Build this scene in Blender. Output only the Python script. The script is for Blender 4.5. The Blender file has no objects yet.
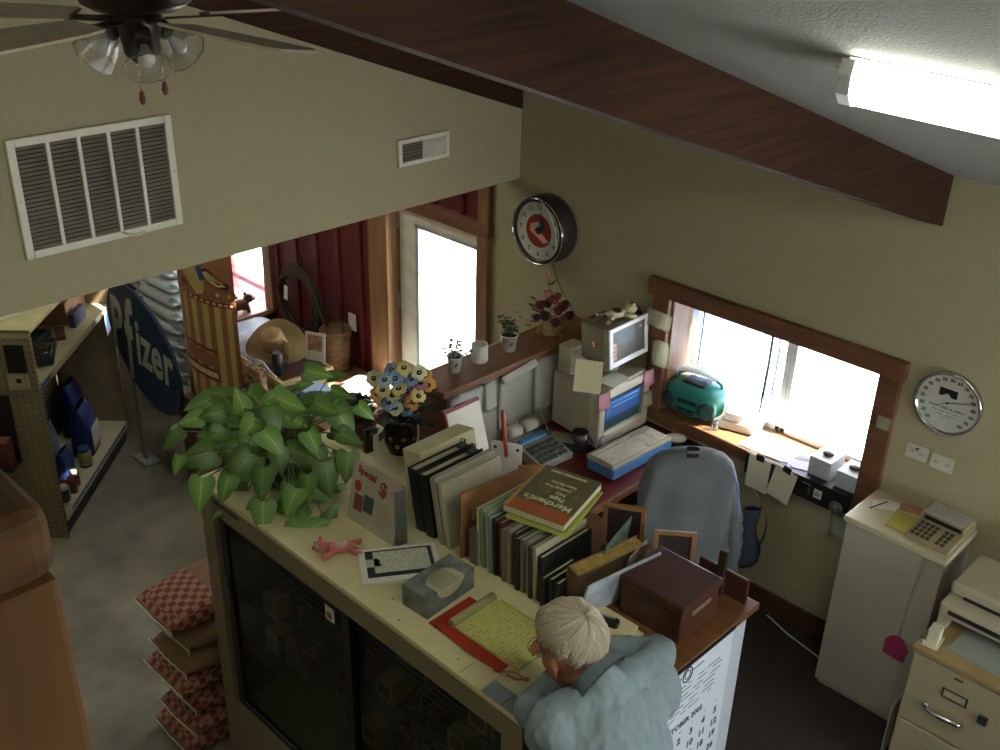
import bpy, bmesh, math, random
from mathutils import Vector, Matrix, Euler
random.seed(7)
PI = math.pi
S = bpy.context.scene
C = S.collection
# ---------------- camera ----------------
cam_d = bpy.data.cameras.new('camera'); cam = bpy.data.objects.new('camera', cam_d); C.objects.link(cam)
cam_d.sensor_width = 36; cam_d.lens = 37.69; cam_d.clip_start = 0.02; cam_d.clip_end = 200
_r = Vector((0.70983, 0.70397, 0.0238)); _u = Vector((-0.33317, 0.30579, 0.8919)); _f = Vector((-0.6206, 0.64103, -0.4516))
cam.matrix_world = Matrix(((_r.x, _u.x, -_f.x, 0), (_r.y, _u.y, -_f.y, 0), (_r.z, _u.z, -_f.z, 3.5), (0, 0, 0, 1)))
S.camera = cam
# ---------------- world, sun, exposure ----------------
W = bpy.data.worlds.new('world'); S.world = W; W.use_nodes = True
W.node_tree.nodes['Background'].inputs[0].default_value = (0.95, 0.97, 1.0, 1)
W.node_tree.nodes['Background'].inputs[1].default_value = 7.0
sd = bpy.data.lights.new('sun', 'SUN'); sd.energy = 30; sd.angle = 0.01; sd.color = (1, .93, .82)
sun = bpy.data.objects.new('sun', sd); C.objects.link(sun)
sun.rotation_euler = Vector((-.62, -.42, -0.80)).to_track_quat('-Z', 'Y').to_euler()
S.view_settings.view_transform = 'Standard'; S.view_settings.look = 'None'
S.view_settings.exposure = 1.3; S.view_settings.gamma = 1; S.view_settings.use_curve_mapping = False
LAMP = 10.0        # radiance of the fluorescent lenses

# ---------------- materials ----------------
_M = {}
def lin(c):
    return tuple((x / 12.92 if x <= .04045 else ((x + .055) / 1.055) ** 2.4) for x in c)
def hexc(h):
    return lin(tuple(int(h[i:i + 2], 16) / 255 for i in (0, 2, 4)))
def mat(name, col, rough=.6, metal=0., var=.12, scale=8., bump=0., col2=None, kind='noise', emit=0., stretch=(1, 1, 1), spec=.4, detail=4.):
    if name in _M: return _M[name]
    m = bpy.data.materials.new(name); m.use_nodes = True; _M[name] = m
    nt = m.node_tree; b = nt.nodes['Principled BSDF']
    c = hexc(col) if isinstance(col, str) else col
    c2 = (hexc(col2) if isinstance(col2, str) else col2) if col2 else tuple(x * (1 - var * 2) for x in c)
    b.inputs['Roughness'].default_value = rough; b.inputs['Metallic'].default_value = metal
    b.inputs['Specular IOR Level'].default_value = spec
    m.diffuse_color = (*c, 1)
    tc = nt.nodes.new('ShaderNodeTexCoord'); mp = nt.nodes.new('ShaderNodeMapping')
    mp.inputs['Scale'].default_value = stretch
    nt.links.new(tc.outputs['Object'], mp.inputs[0])
    if kind == 'noise':
        t = nt.nodes.new('ShaderNodeTexNoise'); t.inputs['Scale'].default_value = scale; t.inputs['Detail'].default_value = detail; out = t.outputs[0]
    elif kind == 'wood':
        t = nt.nodes.new('ShaderNodeTexWave'); t.inputs['Scale'].default_value = scale; t.inputs['Distortion'].default_value = 6
        t.inputs['Detail'].default_value = 3; t.inputs['Detail Scale'].default_value = 1.2; out = t.outputs[1]
    elif kind == 'voronoi':
        t = nt.nodes.new('ShaderNodeTexVoronoi'); t.inputs['Scale'].default_value = scale; out = t.outputs[0]
    elif kind == 'checker':
        t = nt.nodes.new('ShaderNodeTexChecker'); t.inputs['Scale'].default_value = scale; out = t.outputs[1]
    nt.links.new(mp.outputs[0], t.inputs[0])
    cr = nt.nodes.new('ShaderNodeValToRGB')
    cr.color_ramp.elements[0].position = .3; cr.color_ramp.elements[1].position = .7
    if kind == 'checker': cr.color_ramp.interpolation = 'CONSTANT'; cr.color_ramp.elements[1].position = .5; cr.color_ramp.elements[0].position = 0
    cr.color_ramp.elements[0].color = (*c2, 1); cr.color_ramp.elements[1].color = (*c, 1)
    nt.links.new(out, cr.inputs[0]); nt.links.new(cr.outputs[0], b.inputs['Base Color'])
    if bump:
        bp = nt.nodes.new('ShaderNodeBump'); bp.inputs['Strength'].default_value = bump; bp.inputs['Distance'].default_value = .01 if bump < .55 else .04
        nt.links.new(out, bp.inputs['Height']); nt.links.new(bp.outputs[0], b.inputs['Normal'])
    if emit:
        b.inputs['Emission Color'].default_value = (*c, 1); b.inputs['Emission Strength'].default_value = emit
    return m
def written(name, col, ink, pitch=.012, width=.5, word=60., thr=.45):
    """a paper with rows of small writing; rows run along the local X axis, stacked along local Y"""
    if name in _M: return _M[name]
    m = bpy.data.materials.new(name); m.use_nodes = True; _M[name] = m
    nt = m.node_tree; b = nt.nodes['Principled BSDF']; b.inputs['Roughness'].default_value = .8
    tc = nt.nodes.new('ShaderNodeTexCoord'); sp = nt.nodes.new('ShaderNodeSeparateXYZ'); nt.links.new(tc.outputs['Object'], sp.inputs[0])
    def M(op, a, bb):
        n = nt.nodes.new('ShaderNodeMath'); n.operation = op
        for i, v in enumerate((a, bb)):
            if isinstance(v, (int, float)): n.inputs[i].default_value = v
            else: nt.links.new(v, n.inputs[i])
        return n.outputs[0]
    row = M('DIVIDE', sp.outputs[1], pitch); fr = M('FRACT', row, 0); line = M('LESS_THAN', fr, width); fl = M('FLOOR', row, 0)
    cx = nt.nodes.new('ShaderNodeCombineXYZ'); nt.links.new(M('MULTIPLY', sp.outputs[0], word), cx.inputs[0]); nt.links.new(M('MULTIPLY', fl, 3.7), cx.inputs[1])
    ns = nt.nodes.new('ShaderNodeTexNoise'); ns.inputs['Scale'].default_value = 1; ns.inputs['Detail'].default_value = 1; nt.links.new(cx.outputs[0], ns.inputs[0])
    k = M('MULTIPLY', line, M('GREATER_THAN', ns.outputs[0], thr))
    mx = nt.nodes.new('ShaderNodeMix'); mx.data_type = 'RGBA'; nt.links.new(k, mx.inputs[0])
    mx.inputs[6].default_value = (*hexc(col), 1); mx.inputs[7].default_value = (*hexc(ink), 1)
    nt.links.new(mx.outputs[2], b.inputs['Base Color']); return m
def glassm(name, tint=(.9, .95, .95), gloss=.12, rough=.03):
    if name in _M: return _M[name]
    m = bpy.data.materials.new(name); m.use_nodes = True; _M[name] = m; nt = m.node_tree
    nt.nodes.remove(nt.nodes['Principled BSDF']); o = nt.nodes['Material Output']
    t = nt.nodes.new('ShaderNodeBsdfTransparent'); t.inputs[0].default_value = (*tint, 1)
    g = nt.nodes.new('ShaderNodeBsdfGlossy'); g.inputs['Roughness'].default_value = rough
    mx = nt.nodes.new('ShaderNodeMixShader'); mx.inputs[0].default_value = gloss
    nt.links.new(t.outputs[0], mx.inputs[1]); nt.links.new(g.outputs[0], mx.inputs[2]); nt.links.new(mx.outputs[0], o.inputs[0]); return m
def emis(name, col, s):
    if name in _M: return _M[name]
    m = bpy.data.materials.new(name); m.use_nodes = True; _M[name] = m; b = m.node_tree.nodes['Principled BSDF']
    b.inputs['Base Color'].default_value = (*col, 1); b.inputs['Emission Color'].default_value = (*col, 1); b.inputs['Emission Strength'].default_value = s
    return m
def sheer(name, col, alpha):
    if name in _M: return _M[name]
    m = bpy.data.materials.new(name); m.use_nodes = True; _M[name] = m; nt = m.node_tree
    nt.nodes.remove(nt.nodes['Principled BSDF']); o = nt.nodes['Material Output']
    t = nt.nodes.new('ShaderNodeBsdfTransparent'); d = nt.nodes.new('ShaderNodeBsdfTranslucent'); d.inputs[0].default_value = (*hexc(col), 1)
    mx = nt.nodes.new('ShaderNodeMixShader'); mx.inputs[0].default_value = alpha
    nt.links.new(t.outputs[0], mx.inputs[1]); nt.links.new(d.outputs[0], mx.inputs[2]); nt.links.new(mx.outputs[0], o.inputs[0]); return m

# ---------------- mesh builder ----------------
def T(x, y, z): return Matrix.Translation((x, y, z))
def RX(a): return Matrix.Rotation(a, 4, 'X')
def RY(a): return Matrix.Rotation(a, 4, 'Y')
def RZ(a): return Matrix.Rotation(a, 4, 'Z')
def SC(x, y, z): return Matrix.Diagonal((x, y, z, 1))
class MB:
    def __init__(s): s.bm = bmesh.new(); s.i = 0; s.sm = False
    def _add(s, tmp, mtx=None, smooth=None):
        if mtx is not None: bmesh.ops.transform(tmp, matrix=mtx, verts=tmp.verts)
        bmesh.ops.recalc_face_normals(tmp, faces=tmp.faces)
        vm = {}
        for v in tmp.verts: vm[v] = s.bm.verts.new(v.co)
        for f in tmp.faces:
            try: nf = s.bm.faces.new([vm[v] for v in f.verts])
            except ValueError: continue
            nf.material_index = s.i; nf.smooth = f.smooth if smooth is None else smooth
        tmp.free(); return s
    def mi(s, i): s.i = i; return s
    def box(s, x0, x1, y0, y1, z0, z1, bev=0., m=None, seg=2):
        t = bmesh.new(); bmesh.ops.create_cube(t, size=1)
        bmesh.ops.transform(t, matrix=T((x0 + x1) / 2, (y0 + y1) / 2, (z0 + z1) / 2) @ SC(abs(x1 - x0), abs(y1 - y0), abs(z1 - z0)), verts=t.verts)
        if bev: bmesh.ops.bevel(t, geom=list(t.edges), offset=bev, segments=seg, affect='EDGES', profile=.5)
        return s._add(t, m, False)
    def cyl(s, r, z0, z1, r2=None, n=20, m=None, cap=True):
        return s.lathe([(0, z0), (r, z0), (r if r2 is None else r2, z1), (0, z1)] if cap else [(r, z0), (r if r2 is None else r2, z1)], n, m, False)
    def lathe(s, prof, n=24, m=None, smooth=True):
        t = bmesh.new(); rings = []
        for (r, z) in prof:
            if r < 1e-6: rings.append([t.verts.new((0, 0, z))])
            else: rings.append([t.verts.new((r * math.cos(2 * PI * k / n), r * math.sin(2 * PI * k / n), z)) for k in range(n)])
        for a, b in zip(rings, rings[1:]):
            for k in range(n):
                q = [a[k % len(a)], a[(k + 1) % len(a)], b[(k + 1) % len(b)], b[k % len(b)]]
                u = []
                for v in q:
                    if v not in u: u.append(v)
                if len(u) > 2:
                    f = t.faces.new(u); f.smooth = smooth if len(a) > 1 and len(b) > 1 else False
        if not smooth:
            for f in t.faces:
                f.smooth = abs(f.normal.z) < .5 if f.normal.length else False
            t.normal_update()
            for f in t.faces: f.smooth = abs(f.normal.z) < .7
        return s._add(t, m)
    def tube(s, pts, r, n=8, m=None, closed=False):
        t = bmesh.new(); P = [Vector(p) for p in pts]; R = r if isinstance(r, (list, tuple)) else [r] * len(P); rings = []
        up = None
        for i, p in enumerate(P):
            if closed: d = P[(i + 1) % len(P)] - P[i - 1]
            else: d = P[min(i + 1, len(P) - 1)] - P[max(i - 1, 0)]
            if d.length < 1e-9: d = Vector((0, 0, 1))
            d.normalize()
            if up is None: up = d.orthogonal().normalized()
            a = up - d * up.dot(d)
            a = a.normalized() if a.length > 1e-6 else d.orthogonal().normalized()
            up = a; b = d.cross(a)
            rings.append([t.verts.new(p + (a * math.cos(2 * PI * k / n) + b * math.sin(2 * PI * k / n)) * R[i]) for k in range(n)])
        L = list(zip(rings, rings[1:])) + ([(rings[-1], rings[0])] if closed else [])
        for A, B in L:
            for k in range(n):
                f = t.faces.new((A[k], A[(k + 1) % n], B[(k + 1) % n], B[k])); f.smooth = True
        if not closed: t.faces.new(rings[0][::-1]); t.faces.new(rings[-1])
        return s._add(t, m)
    def ball(s, x, y, z, rx, ry=None, rz=None, n=16, m=None, rings=10):
        t = bmesh.new(); bmesh.ops.create_uvsphere(t, u_segments=n, v_segments=rings, radius=1)
        for f in t.faces: f.smooth = True
        mm = T(x, y, z) @ SC(rx, ry or rx, rz or rx)
        return s._add(t, (m @ mm) if m is not None else mm)
    def prism(s, poly, z0, z1, m=None, bev=0., smooth=False):
        t = bmesh.new(); v = [t.verts.new((p[0], p[1], z0)) for p in poly]; f = t.faces.new(v)
        g = bmesh.ops.extrude_face_region(t, geom=[f]); ev = [e for e in g['geom'] if isinstance(e, bmesh.types.BMVert)]
        bmesh.ops.translate(t, verts=ev, vec=(0, 0, z1 - z0))
        if bev: bmesh.ops.bevel(t, geom=list(t.edges), offset=bev, segments=2, affect='EDGES', profile=.5)
        if smooth:
            t.normal_update()
            for q in t.faces: q.smooth = abs(q.normal.z) < .5
        return s._add(t, m)
    def grid(s, fn, nu, nv, th=0., m=None, smooth=True, closeu=False):
        t = bmesh.new(); V = [[t.verts.new(fn(i / nu, j / nv)) for j in range(nv + 1)] for i in range(nu + (0 if closeu else 1))]
        N = len(V)
        for i in range(nu):
            for j in range(nv):
                f = t.faces.new((V[i][j], V[(i + 1) % N][j], V[(i + 1) % N][j + 1], V[i][j + 1])); f.smooth = smooth
        if th: bmesh.ops.solidify(t, geom=list(t.faces), thickness=th)
        return s._add(t, m, smooth)
    def text(s, txt, size, m, depth=.001, align='CENTER', sx=1., bold=0.):
        cu = bpy.data.curves.new('lettering', 'FONT'); cu.body = txt; cu.size = size; cu.extrude = depth / 2; cu.align_x = align; cu.align_y = 'CENTER'; cu.resolution_u = 2; cu.offset = bold
        ob = bpy.data.objects.new('lettering', cu); C.objects.link(ob)
        dg = bpy.context.evaluated_depsgraph_get(); dg.update()
        me = bpy.data.meshes.new_from_object(ob.evaluated_get(dg)); t = bmesh.new(); t.from_mesh(me)
        C.objects.unlink(ob); bpy.data.objects.remove(ob); bpy.data.curves.remove(cu); bpy.data.meshes.remove(me)
        return s._add(t, m @ SC(sx, 1, 1), False)
    def mesh(s, name):
        me = bpy.data.meshes.new(name); s.bm.normal_update(); s.bm.to_mesh(me); s.bm.free(); return me
def ob(name, mb, mats, parent=None, loc=(0, 0, 0), rot=(0, 0, 0), label=None):
    me = mb.mesh(name); o = bpy.data.objects.new(name, me); C.objects.link(o)
    for m in (mats if isinstance(mats, (list, tuple)) else [mats]): me.materials.append(m)
    if parent is not None: o.parent = parent
    o.location = loc; o.rotation_euler = rot
    if label: o['label'] = label
    return o
def thing(name, label, cat, loc=(0, 0, 0), rot=(0, 0, 0), group=None):
    o = bpy.data.objects.new(name, None); C.objects.link(o); o.empty_display_size = .05
    o.location = loc; o.rotation_euler = rot if isinstance(rot, (tuple, list)) else (0, 0, rot); tag(o, label, cat, group); return o
def tag(o, label, cat, group=None, kind=None):
    o['label'] = label; o['category'] = cat
    if group: o['group'] = group
    if kind: o['kind'] = kind
    return o
def struct(name, mb, mats, parent=None, loc=(0, 0, 0), rot=(0, 0, 0)):
    o = ob(name, mb, mats, parent, loc, rot)
    if parent is None: o['kind'] = 'structure'
    return o
def sgroup(name, loc=(0, 0, 0)):
    o = bpy.data.objects.new(name, None); C.objects.link(o); o.location = loc; o['kind'] = 'structure'; return o
def dup(o, parent=None, **kw):
    c = o.copy(); C.objects.link(c); c.parent = parent
    for ch in list(o.children): dup(ch, c)
    for k, v in kw.items():
        if k == 'loc': c.location = v
        elif k == 'rot': c.rotation_euler = v if isinstance(v, (tuple, list)) else (0, 0, v)
        elif k == 'scale': c.scale = v
        elif k == 'mats':
            c.data = c.data.copy(); c.data.materials.clear()
            for q in v: c.data.materials.append(q)
        else: c[k] = v
    return c
def skin_mesh(bones, radii, root, sub=2):
    """one continuous skinned surface from a joint graph"""
    names = list(radii); idx = {n: i for i, n in enumerate(names)}
    me = bpy.data.meshes.new('body'); me.from_pydata([radii[n][0] for n in names], [(idx[a], idx[b]) for a, b in bones], [])
    o = bpy.data.objects.new('tmp', me); C.objects.link(o)
    md = o.modifiers.new('s', 'SKIN'); md.use_smooth_shade = True
    for n in names:
        r = radii[n][1]; v = me.skin_vertices[0].data[idx[n]]; v.radius = r if isinstance(r, tuple) else (r, r); v.use_root = (n == root)
    if sub: 
        m2 = o.modifiers.new('u', 'SUBSURF'); m2.levels = sub; m2.render_levels = sub
    dg = bpy.context.evaluated_depsgraph_get(); dg.update()
    r = bpy.data.meshes.new_from_object(o.evaluated_get(dg)); bpy.data.objects.remove(o); bpy.data.meshes.remove(me)
    for p in r.polygons: p.use_smooth = True
    return r
# ================= MATERIALS =================
wallm = mat('wall_paint', 'a09675', .9, var=.03, scale=30, bump=.08)
ceilm = mat('ceiling_texture', '9a9b92', .95, var=.08, scale=160, bump=.5)
beamm = mat('dark_stained_beam', '402919', .8, scale=5, col2='2c1b10', stretch=(4, .6, 14), detail=6, spec=.15)
casing = mat('knotty_pine_stain', '764e33', .55, scale=4, col2='583722', stretch=(1, 4, 5), detail=5)
casv = mat('pine_casing', '86623f', .55, scale=4, col2='6b4b2d', stretch=(9, 9, .8), detail=5)
oak = mat('varnished_wood', '7d5636', .4, scale=4, col2='5e3c22', stretch=(1.5, 4, 4), detail=5)
concrete = mat('stained_concrete', '89826f', .8, scale=2.2, col2='5c5648', detail=8, bump=.1)
carpet = mat('dark_office_carpet', '3b322e', 1., scale=220, col2='241d1b', bump=.3)
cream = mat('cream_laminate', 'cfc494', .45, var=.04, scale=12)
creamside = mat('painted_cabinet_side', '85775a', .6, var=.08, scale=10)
whitep = mat('white_enamel', 'd8d8d0', .4, var=.02)
offw = mat('office_beige_metal', 'b3a988', .5, var=.05, scale=5)
redwall = mat('barn_red_metal', '5a1d1b', .45, var=.1, scale=3)
blk = mat('black_plastic', '1b1b1c', .45, var=.1)
steel = mat('steel', 'a9aaa8', .28, 1., var=.05)
chrome = mat('chrome', 'd5d5d0', .15, 1., var=.02)
paper = mat('plain_paper', 'd9d5c4', .85, var=.02)
bronze = mat('bronze_metal', '3a2f28', .4, .6, var=.1)
glass = glassm('window_glass', (.95, .97, 1), .05)

# ================= STRUCTURE =================
Yw = 4.09
# shop floor (concrete, lower) and office floor (raised, carpet)
struct('floor', MB().box(-10, 2.4, -2.6, 4.39, -.9, -.7), concrete)
f = MB(); f.box(-3.40, 2.4, 2.54, 4.09, -.7, 0); f.box(-1.68, 2.4, -2.6, 2.54, -.7, 0)
struct('floor_office', f, carpet)
# outside ground
struct('ground_outside', MB().box(-14, 4, 4.40, 16, -.9, -.75), mat('pale_gravel', 'e4e2da', .9, var=.05, scale=30))
def ceil_z(y): return 2.39 + .35 * (4.1 - y)
# window wall with three openings: shop window, door, office window
def wallpiece(mb, x0, x1, z0, z1): mb.box(x0, x1, Yw, Yw + .30, z0, z1)
w = MB(); WT = 2.6
w.box(-4.05, -3.4, Yw, Yw + .18, -.7, WT); wallpiece(w, -3.4, -2.79, -.7, WT); wallpiece(w, -2.79, -1.60, -.7, .84); wallpiece(w, -2.79, -1.60, 1.54, WT); wallpiece(w, -1.60, 2.4, -.7, WT)
struct('wall_window', w, wallm)
# red metal cladding part of the same wall (shop side)
w = MB()
def clad(x0, x1, z0, z1):
    w.box(x0, x1, Yw + .02, Yw + .3, z0, z1)
    x = x0 + .02
    while x < x1 - .03:
        w.box(x, min(x + .05, x1), Yw - .005, Yw + .03, z0, z1, .006); x += .25
clad(-6.36, -5.12, -.7, 1.9); clad(-10, -7.4, -.7, 1.9); clad(-7.4, -6.36, -.7, .28); clad(-7.4, -6.36, 1.25, 1.9); clad(-5.12, -4.05, 1.54, 1.9)
w.box(-10, -4.05, Yw + .02, Yw + .3, 1.9, WT)
struct('wall_red', w, redwall)
struct('wall_left', MB().box(-10.2, -10, -2.6, 4.3, -.7, 5), wallm)
wr = MB(); wr.box(2.4, 2.6, -2.8, 1.7, -.7, 5.2); wr.box(2.4, 2.6, 3.9, 4.3, -.7, 5.2); wr.box(2.4, 2.6, 1.7, 3.9, -.7, .8); wr.box(2.4, 2.6, 1.7, 3.9, 1.9, 5.2)
struct('wall_right', wr, wallm)
w3 = sgroup('added_window_3', (2.4, 2.8, .8)); m = MB(); m.box(.09, .095, -1.1, 1.1, 0, 1.1); ob('window_pane', m, glass, w3)  # unseen window, added to throw cool daylight on the calendar side
m = MB(); m.box(.07, .11, -1.1, -1.05, 0, 1.1); m.box(.07, .11, 1.05, 1.1, 0, 1.1); m.box(.07, .11, -.02, .02, 0, 1.1); m.box(.07, .11, -1.1, 1.1, 0, .05); m.box(.07, .11, -1.1, 1.1, 1.05, 1.1); ob('sash_frame', m, whitep, w3)
struct('wall_back', MB().box(-10.2, 2.6, -2.8, -2.6, -.7, 5.4), wallm)
# bulkhead wall over the opening between office and shop
t = MB()
t.prism([(-2.6, 1.87), (4.09, 1.87), (4.09, ceil_z(4.09) - .0), (-2.6, ceil_z(-2.6))], -4.0, -3.85, m=Matrix(((0, 0, 1, 0), (1, 0, 0, 0), (0, 1, 0, 0), (0, 0, 0, 1))))
struct('wall_bulkhead', t, wallm)
# low shop ceiling behind bulkhead and the sloped ceiling
struct('ceiling_shop', MB().box(-10, -4.0, -2.6, 4.09, 2.6, 2.7), ceilm)
YZX = Matrix(((0, 0, 1, 0), (1, 0, 0, 0), (0, 1, 0, 0), (0, 0, 0, 1)))
struct('ceiling', MB().prism([(-2.8, ceil_z(-2.8)), (4.5, ceil_z(4.5)), (4.5, ceil_z(4.5) + .12), (-2.8, ceil_z(-2.8) + .12)], -4.0, 2.6, m=YZX), ceilm)
# sloping rafters
def rafter(name, x0, x1, dep):
    return struct(name, MB().prism([(-2.6, ceil_z(-2.6) - dep), (4.085, ceil_z(4.085) - dep), (4.085, ceil_z(4.085) + .0), (-2.6, ceil_z(-2.6))], x0, x1, m=YZX), beamm)
rafter('trim_1', -1.66, -1.53, .205)
rafter('trim_2', -3.9, -3.84, .145)
# ---- office window ----
wn = sgroup('window_1', (-2.2, Yw, .87))
ox = 2.2
def B(mb, x0, x1, y0, y1, z0, z1, bev=.004): mb.box(x0 + ox, x1 + ox, y0 - Yw, y1 - Yw, z0 - .87, z1 - .87, bev)
m = MB(); B(m, -2.90, -1.535, 4.055, 4.092, 1.495, 1.585); ob('header_casing', m, casing, wn)
m = MB(); B(m, -1.65, -1.55, 4.062, 4.092, .80, 1.495); ob('side_casing', m, casing, wn)
m = MB(); B(m, -2.87, -2.77, 4.062, 4.092, .80, 1.495); ob('side_casing', m, casing, wn)
m = MB(); B(m, -2.77, -1.65, 4.04, 4.385, .845, .87); ob('window_sill', m, oak, wn)
m = MB(); B(m, -2.78, -1.64, 4.06, 4.092, .79, .845); ob('apron', m, casing, wn)
m = MB(); B(m, -2.79, -2.755, 4.09, 4.385, .87, 1.54); B(m, -1.655, -1.60, 4.09, 4.385, .87, 1.54); B(m, -2.755, -1.655, 4.09, 4.385, 1.50, 1.54); ob('jamb_lining', m, casv, wn)
m = MB()
for a, b_ in ((-2.755, -2.20), (-2.20, -1.655)):
    B(m, a, a + .03, 4.32, 4.35, .87, 1.50); B(m, b_ - .03, b_, 4.32, 4.35, .87, 1.50); B(m, a, b_, 4.32, 4.35, .87, .905); B(m, a, b_, 4.32, 4.35, 1.47, 1.50)
ob('sash_frame', m, mat('aluminium_sash', 'c3c6c0', .4, .3), wn)
m = MB(); m.box(-2.725 + ox, -1.685 + ox, 4.333 - Yw, 4.337 - Yw, .035, .60); ob('window_pane', m, glass, wn)
# sheer curtain drawn over the left sash
def cur(u, v):
    x = -2.745 + u * .50 + .012 * math.sin(v * 5); return Vector((x + ox, 4.27 + .016 * math.sin(u * 26) + .006 * math.sin(u * 61 + v * 4) - Yw, (.93 + .14 * u + .02 * math.sin(u * 20)) * (1 - v) + 1.485 * v - .87))
m = MB(); m.grid(cur, 60, 10); ob('sheer_curtain', m, sheer('sheer_blue_cloth', '8398b6', .93), wn)
m = MB()
for xx, ww in ((-2.69, .004), (-2.29, .006), (-2.245, .003)):
    m.grid(lambda u, v, xx=xx, ww=ww: Vector((xx + ox + (u - .5) * ww * 2 + .012 * math.sin(v * 2.2), 4.252 - Yw + .004 * u, .97 * (1 - v) + 1.485 * v - .87)), 2, 8)
ob('curtain_fold', m, mat('grey_curtain_seam', '5f6672', .9), wn)

# ---- shop window far left ----
w2 = sgroup('window_2', (-6.9, Yw, .28))
m = MB(); m.box(-.52, .50, -.30, .2, -.04, 0.0, .006); ob('window_sill', m, mat('pink_brown_sill', '9a6a50', .5), w2)
m = MB(); m.box(.44, .54, -.03, .02, 0, .97, .004); m.box(-.54, -.44, -.03, .02, 0, .97, .004); ob('side_casing', m, casv, w2)
m = MB(); m.box(-.46, .46, .14, .145, 0, .97); ob('window_pane', m, glass, w2)
m = MB(); m.box(-.5, .5, -.32, -.30, -.16, 0.0, .004); ob('apron', m, casv, w2)

# ---- entrance door ----
dr = sgroup('door_1', (-4.53, Yw, -.7))
def D(mb, x0, x1, y0, y1, z0, z1, bev=.003): mb.box(x0 + 4.53, x1 + 4.53, y0 - Yw, y1 - Yw, z0 + .7, z1 + .7, bev)
m = MB()
D(m, -4.93, -4.745, 4.13, 4.17, -.68, 1.45); D(m, -4.205, -4.14, 4.13, 4.17, -.68, 1.45); D(m, -4.745, -4.205, 4.13, 4.17, 1.35, 1.45); D(m, -4.745, -4.205, 4.13, 4.17, -.68, .15)
ob('door_leaf', m, mat('pale_door_paint', 'c9c6b4', .5), dr)
m = MB()
for q in ((-4.765, -4.735, .13, 1.37), (-4.215, -4.185, .13, 1.37)): D(m, q[0], q[1], 4.118, 4.132, q[2], q[3])
D(m, -4.765, -4.185, 4.118, 4.132, 1.345, 1.372); D(m, -4.765, -4.185, 4.118, 4.132, .128, .155)
ob('glass_bead', m, mat('grey_bead', '9c9f9c', .5), dr)
m = MB(); D(m, -4.745, -4.205, 4.148, 4.152, .15, 1.35, 0); ob('door_pane', m, glass, dr)
m = MB(); m.tube([(.335, .04, 1.0), (.335, -.02, 1.0)], .009); m.ball(.335, -.03, 1.0, .028, .02, .028); ob('door_handle', m, chrome, dr)
m = MB(); D(m, -4.14, -4.05, 4.05, 4.12, -.7, 1.475); ob('side_casing', m, casv, dr)
m = MB(); D(m, -5.12, -4.93, 4.02, 4.14, -.7, 1.75); ob('post_casing', m, casv, dr)
m = MB(); D(m, -4.93, -4.04, 4.04, 4.12, 1.475, 1.55); ob('header_casing', m, casing, dr)
m = MB(); D(m, -4.14, -4.05, 4.055, 4.10, 1.55, 1.86); ob('upper_stud', m, casv, dr)
m = MB()
for z in (.1, .75, 1.3): D(m, -4.945, -4.925, 4.11, 4.14, z, z + .1)
ob('hinge', m, steel, dr)

# ---- half wall with wooden ledge ----
hw = sgroup('partition_half_wall', (-3.31, 3.5, 0))
m = MB(); m.box(-.088, .09, -.52, .59, .0, 1.165); ob('partition_wall', m, mat('partition_paint', '938e7c', .9, var=.03), hw)
m = MB(); m.box(-.13, .11, -.57, .59, 1.165, 1.20, .006); ob('ledge_board', m, mat('ledge_wood', '7f5838', .45, scale=5, col2='654227', stretch=(6, .7, 1), detail=5), hw)
m = MB(); m.box(-.10, .10, -.545, -.52, .0, 1.165, .004); ob('end_board', m, mat('end_board_wood', '5f3a24', .5, scale=5, col2='4d2d1b', stretch=(6, 1, .7)), hw)
# baseboards
struct('baseboard_right', MB().box(-3.2, 2.4, 4.07, 4.09, 0, .11, .004), mat('dark_baseboard', '5a3826', .5))

# ---- wooden railing post near the camera (rounded cap on top) ----
ps = sgroup('railing_post', (-.72, .10, 2.6))
m = MB(); m.box(-.20, .10, -.25, .112, .437, .50, .018, seg=3); ob('post_cap', m, mat('orange_pine', '5c3d18', .85, scale=5, col2='462d10', stretch=(1, 4, 8), detail=5), ps)
m = MB(); m.box(-.20, .095, -.25, .109, -.1, .437, .006); ob('post_shaft', m, mat('orange_pine_shaft', '64421a', .85, scale=5, col2='4f3312', stretch=(8, 5, .7), detail=5), ps)
def WT_(t): return (T(*t.location) @ Euler(t.rotation_euler).to_matrix().to_4x4()).inverted()
def pob(name, mb, mats, t, label=None):
    """part built in world coordinates, stored in its thing's frame"""
    me = mb.mesh(name); me.transform(WT_(t)); o = bpy.data.objects.new(name, me); C.objects.link(o)
    for m in (mats if isinstance(mats, (list, tuple)) else [mats]): me.materials.append(m)
    o.parent = t
    if label: o['label'] = label
    return o
def sub(name, mb, mats, t, parent, label=None):
    o = pob(name, mb, mats, t, label); o.parent = parent; return o
MW = lambda px, py, pz, rx=0, ry=0, rz=0: T(px, py, pz) @ Euler((rx, ry, rz)).to_matrix().to_4x4()
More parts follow.
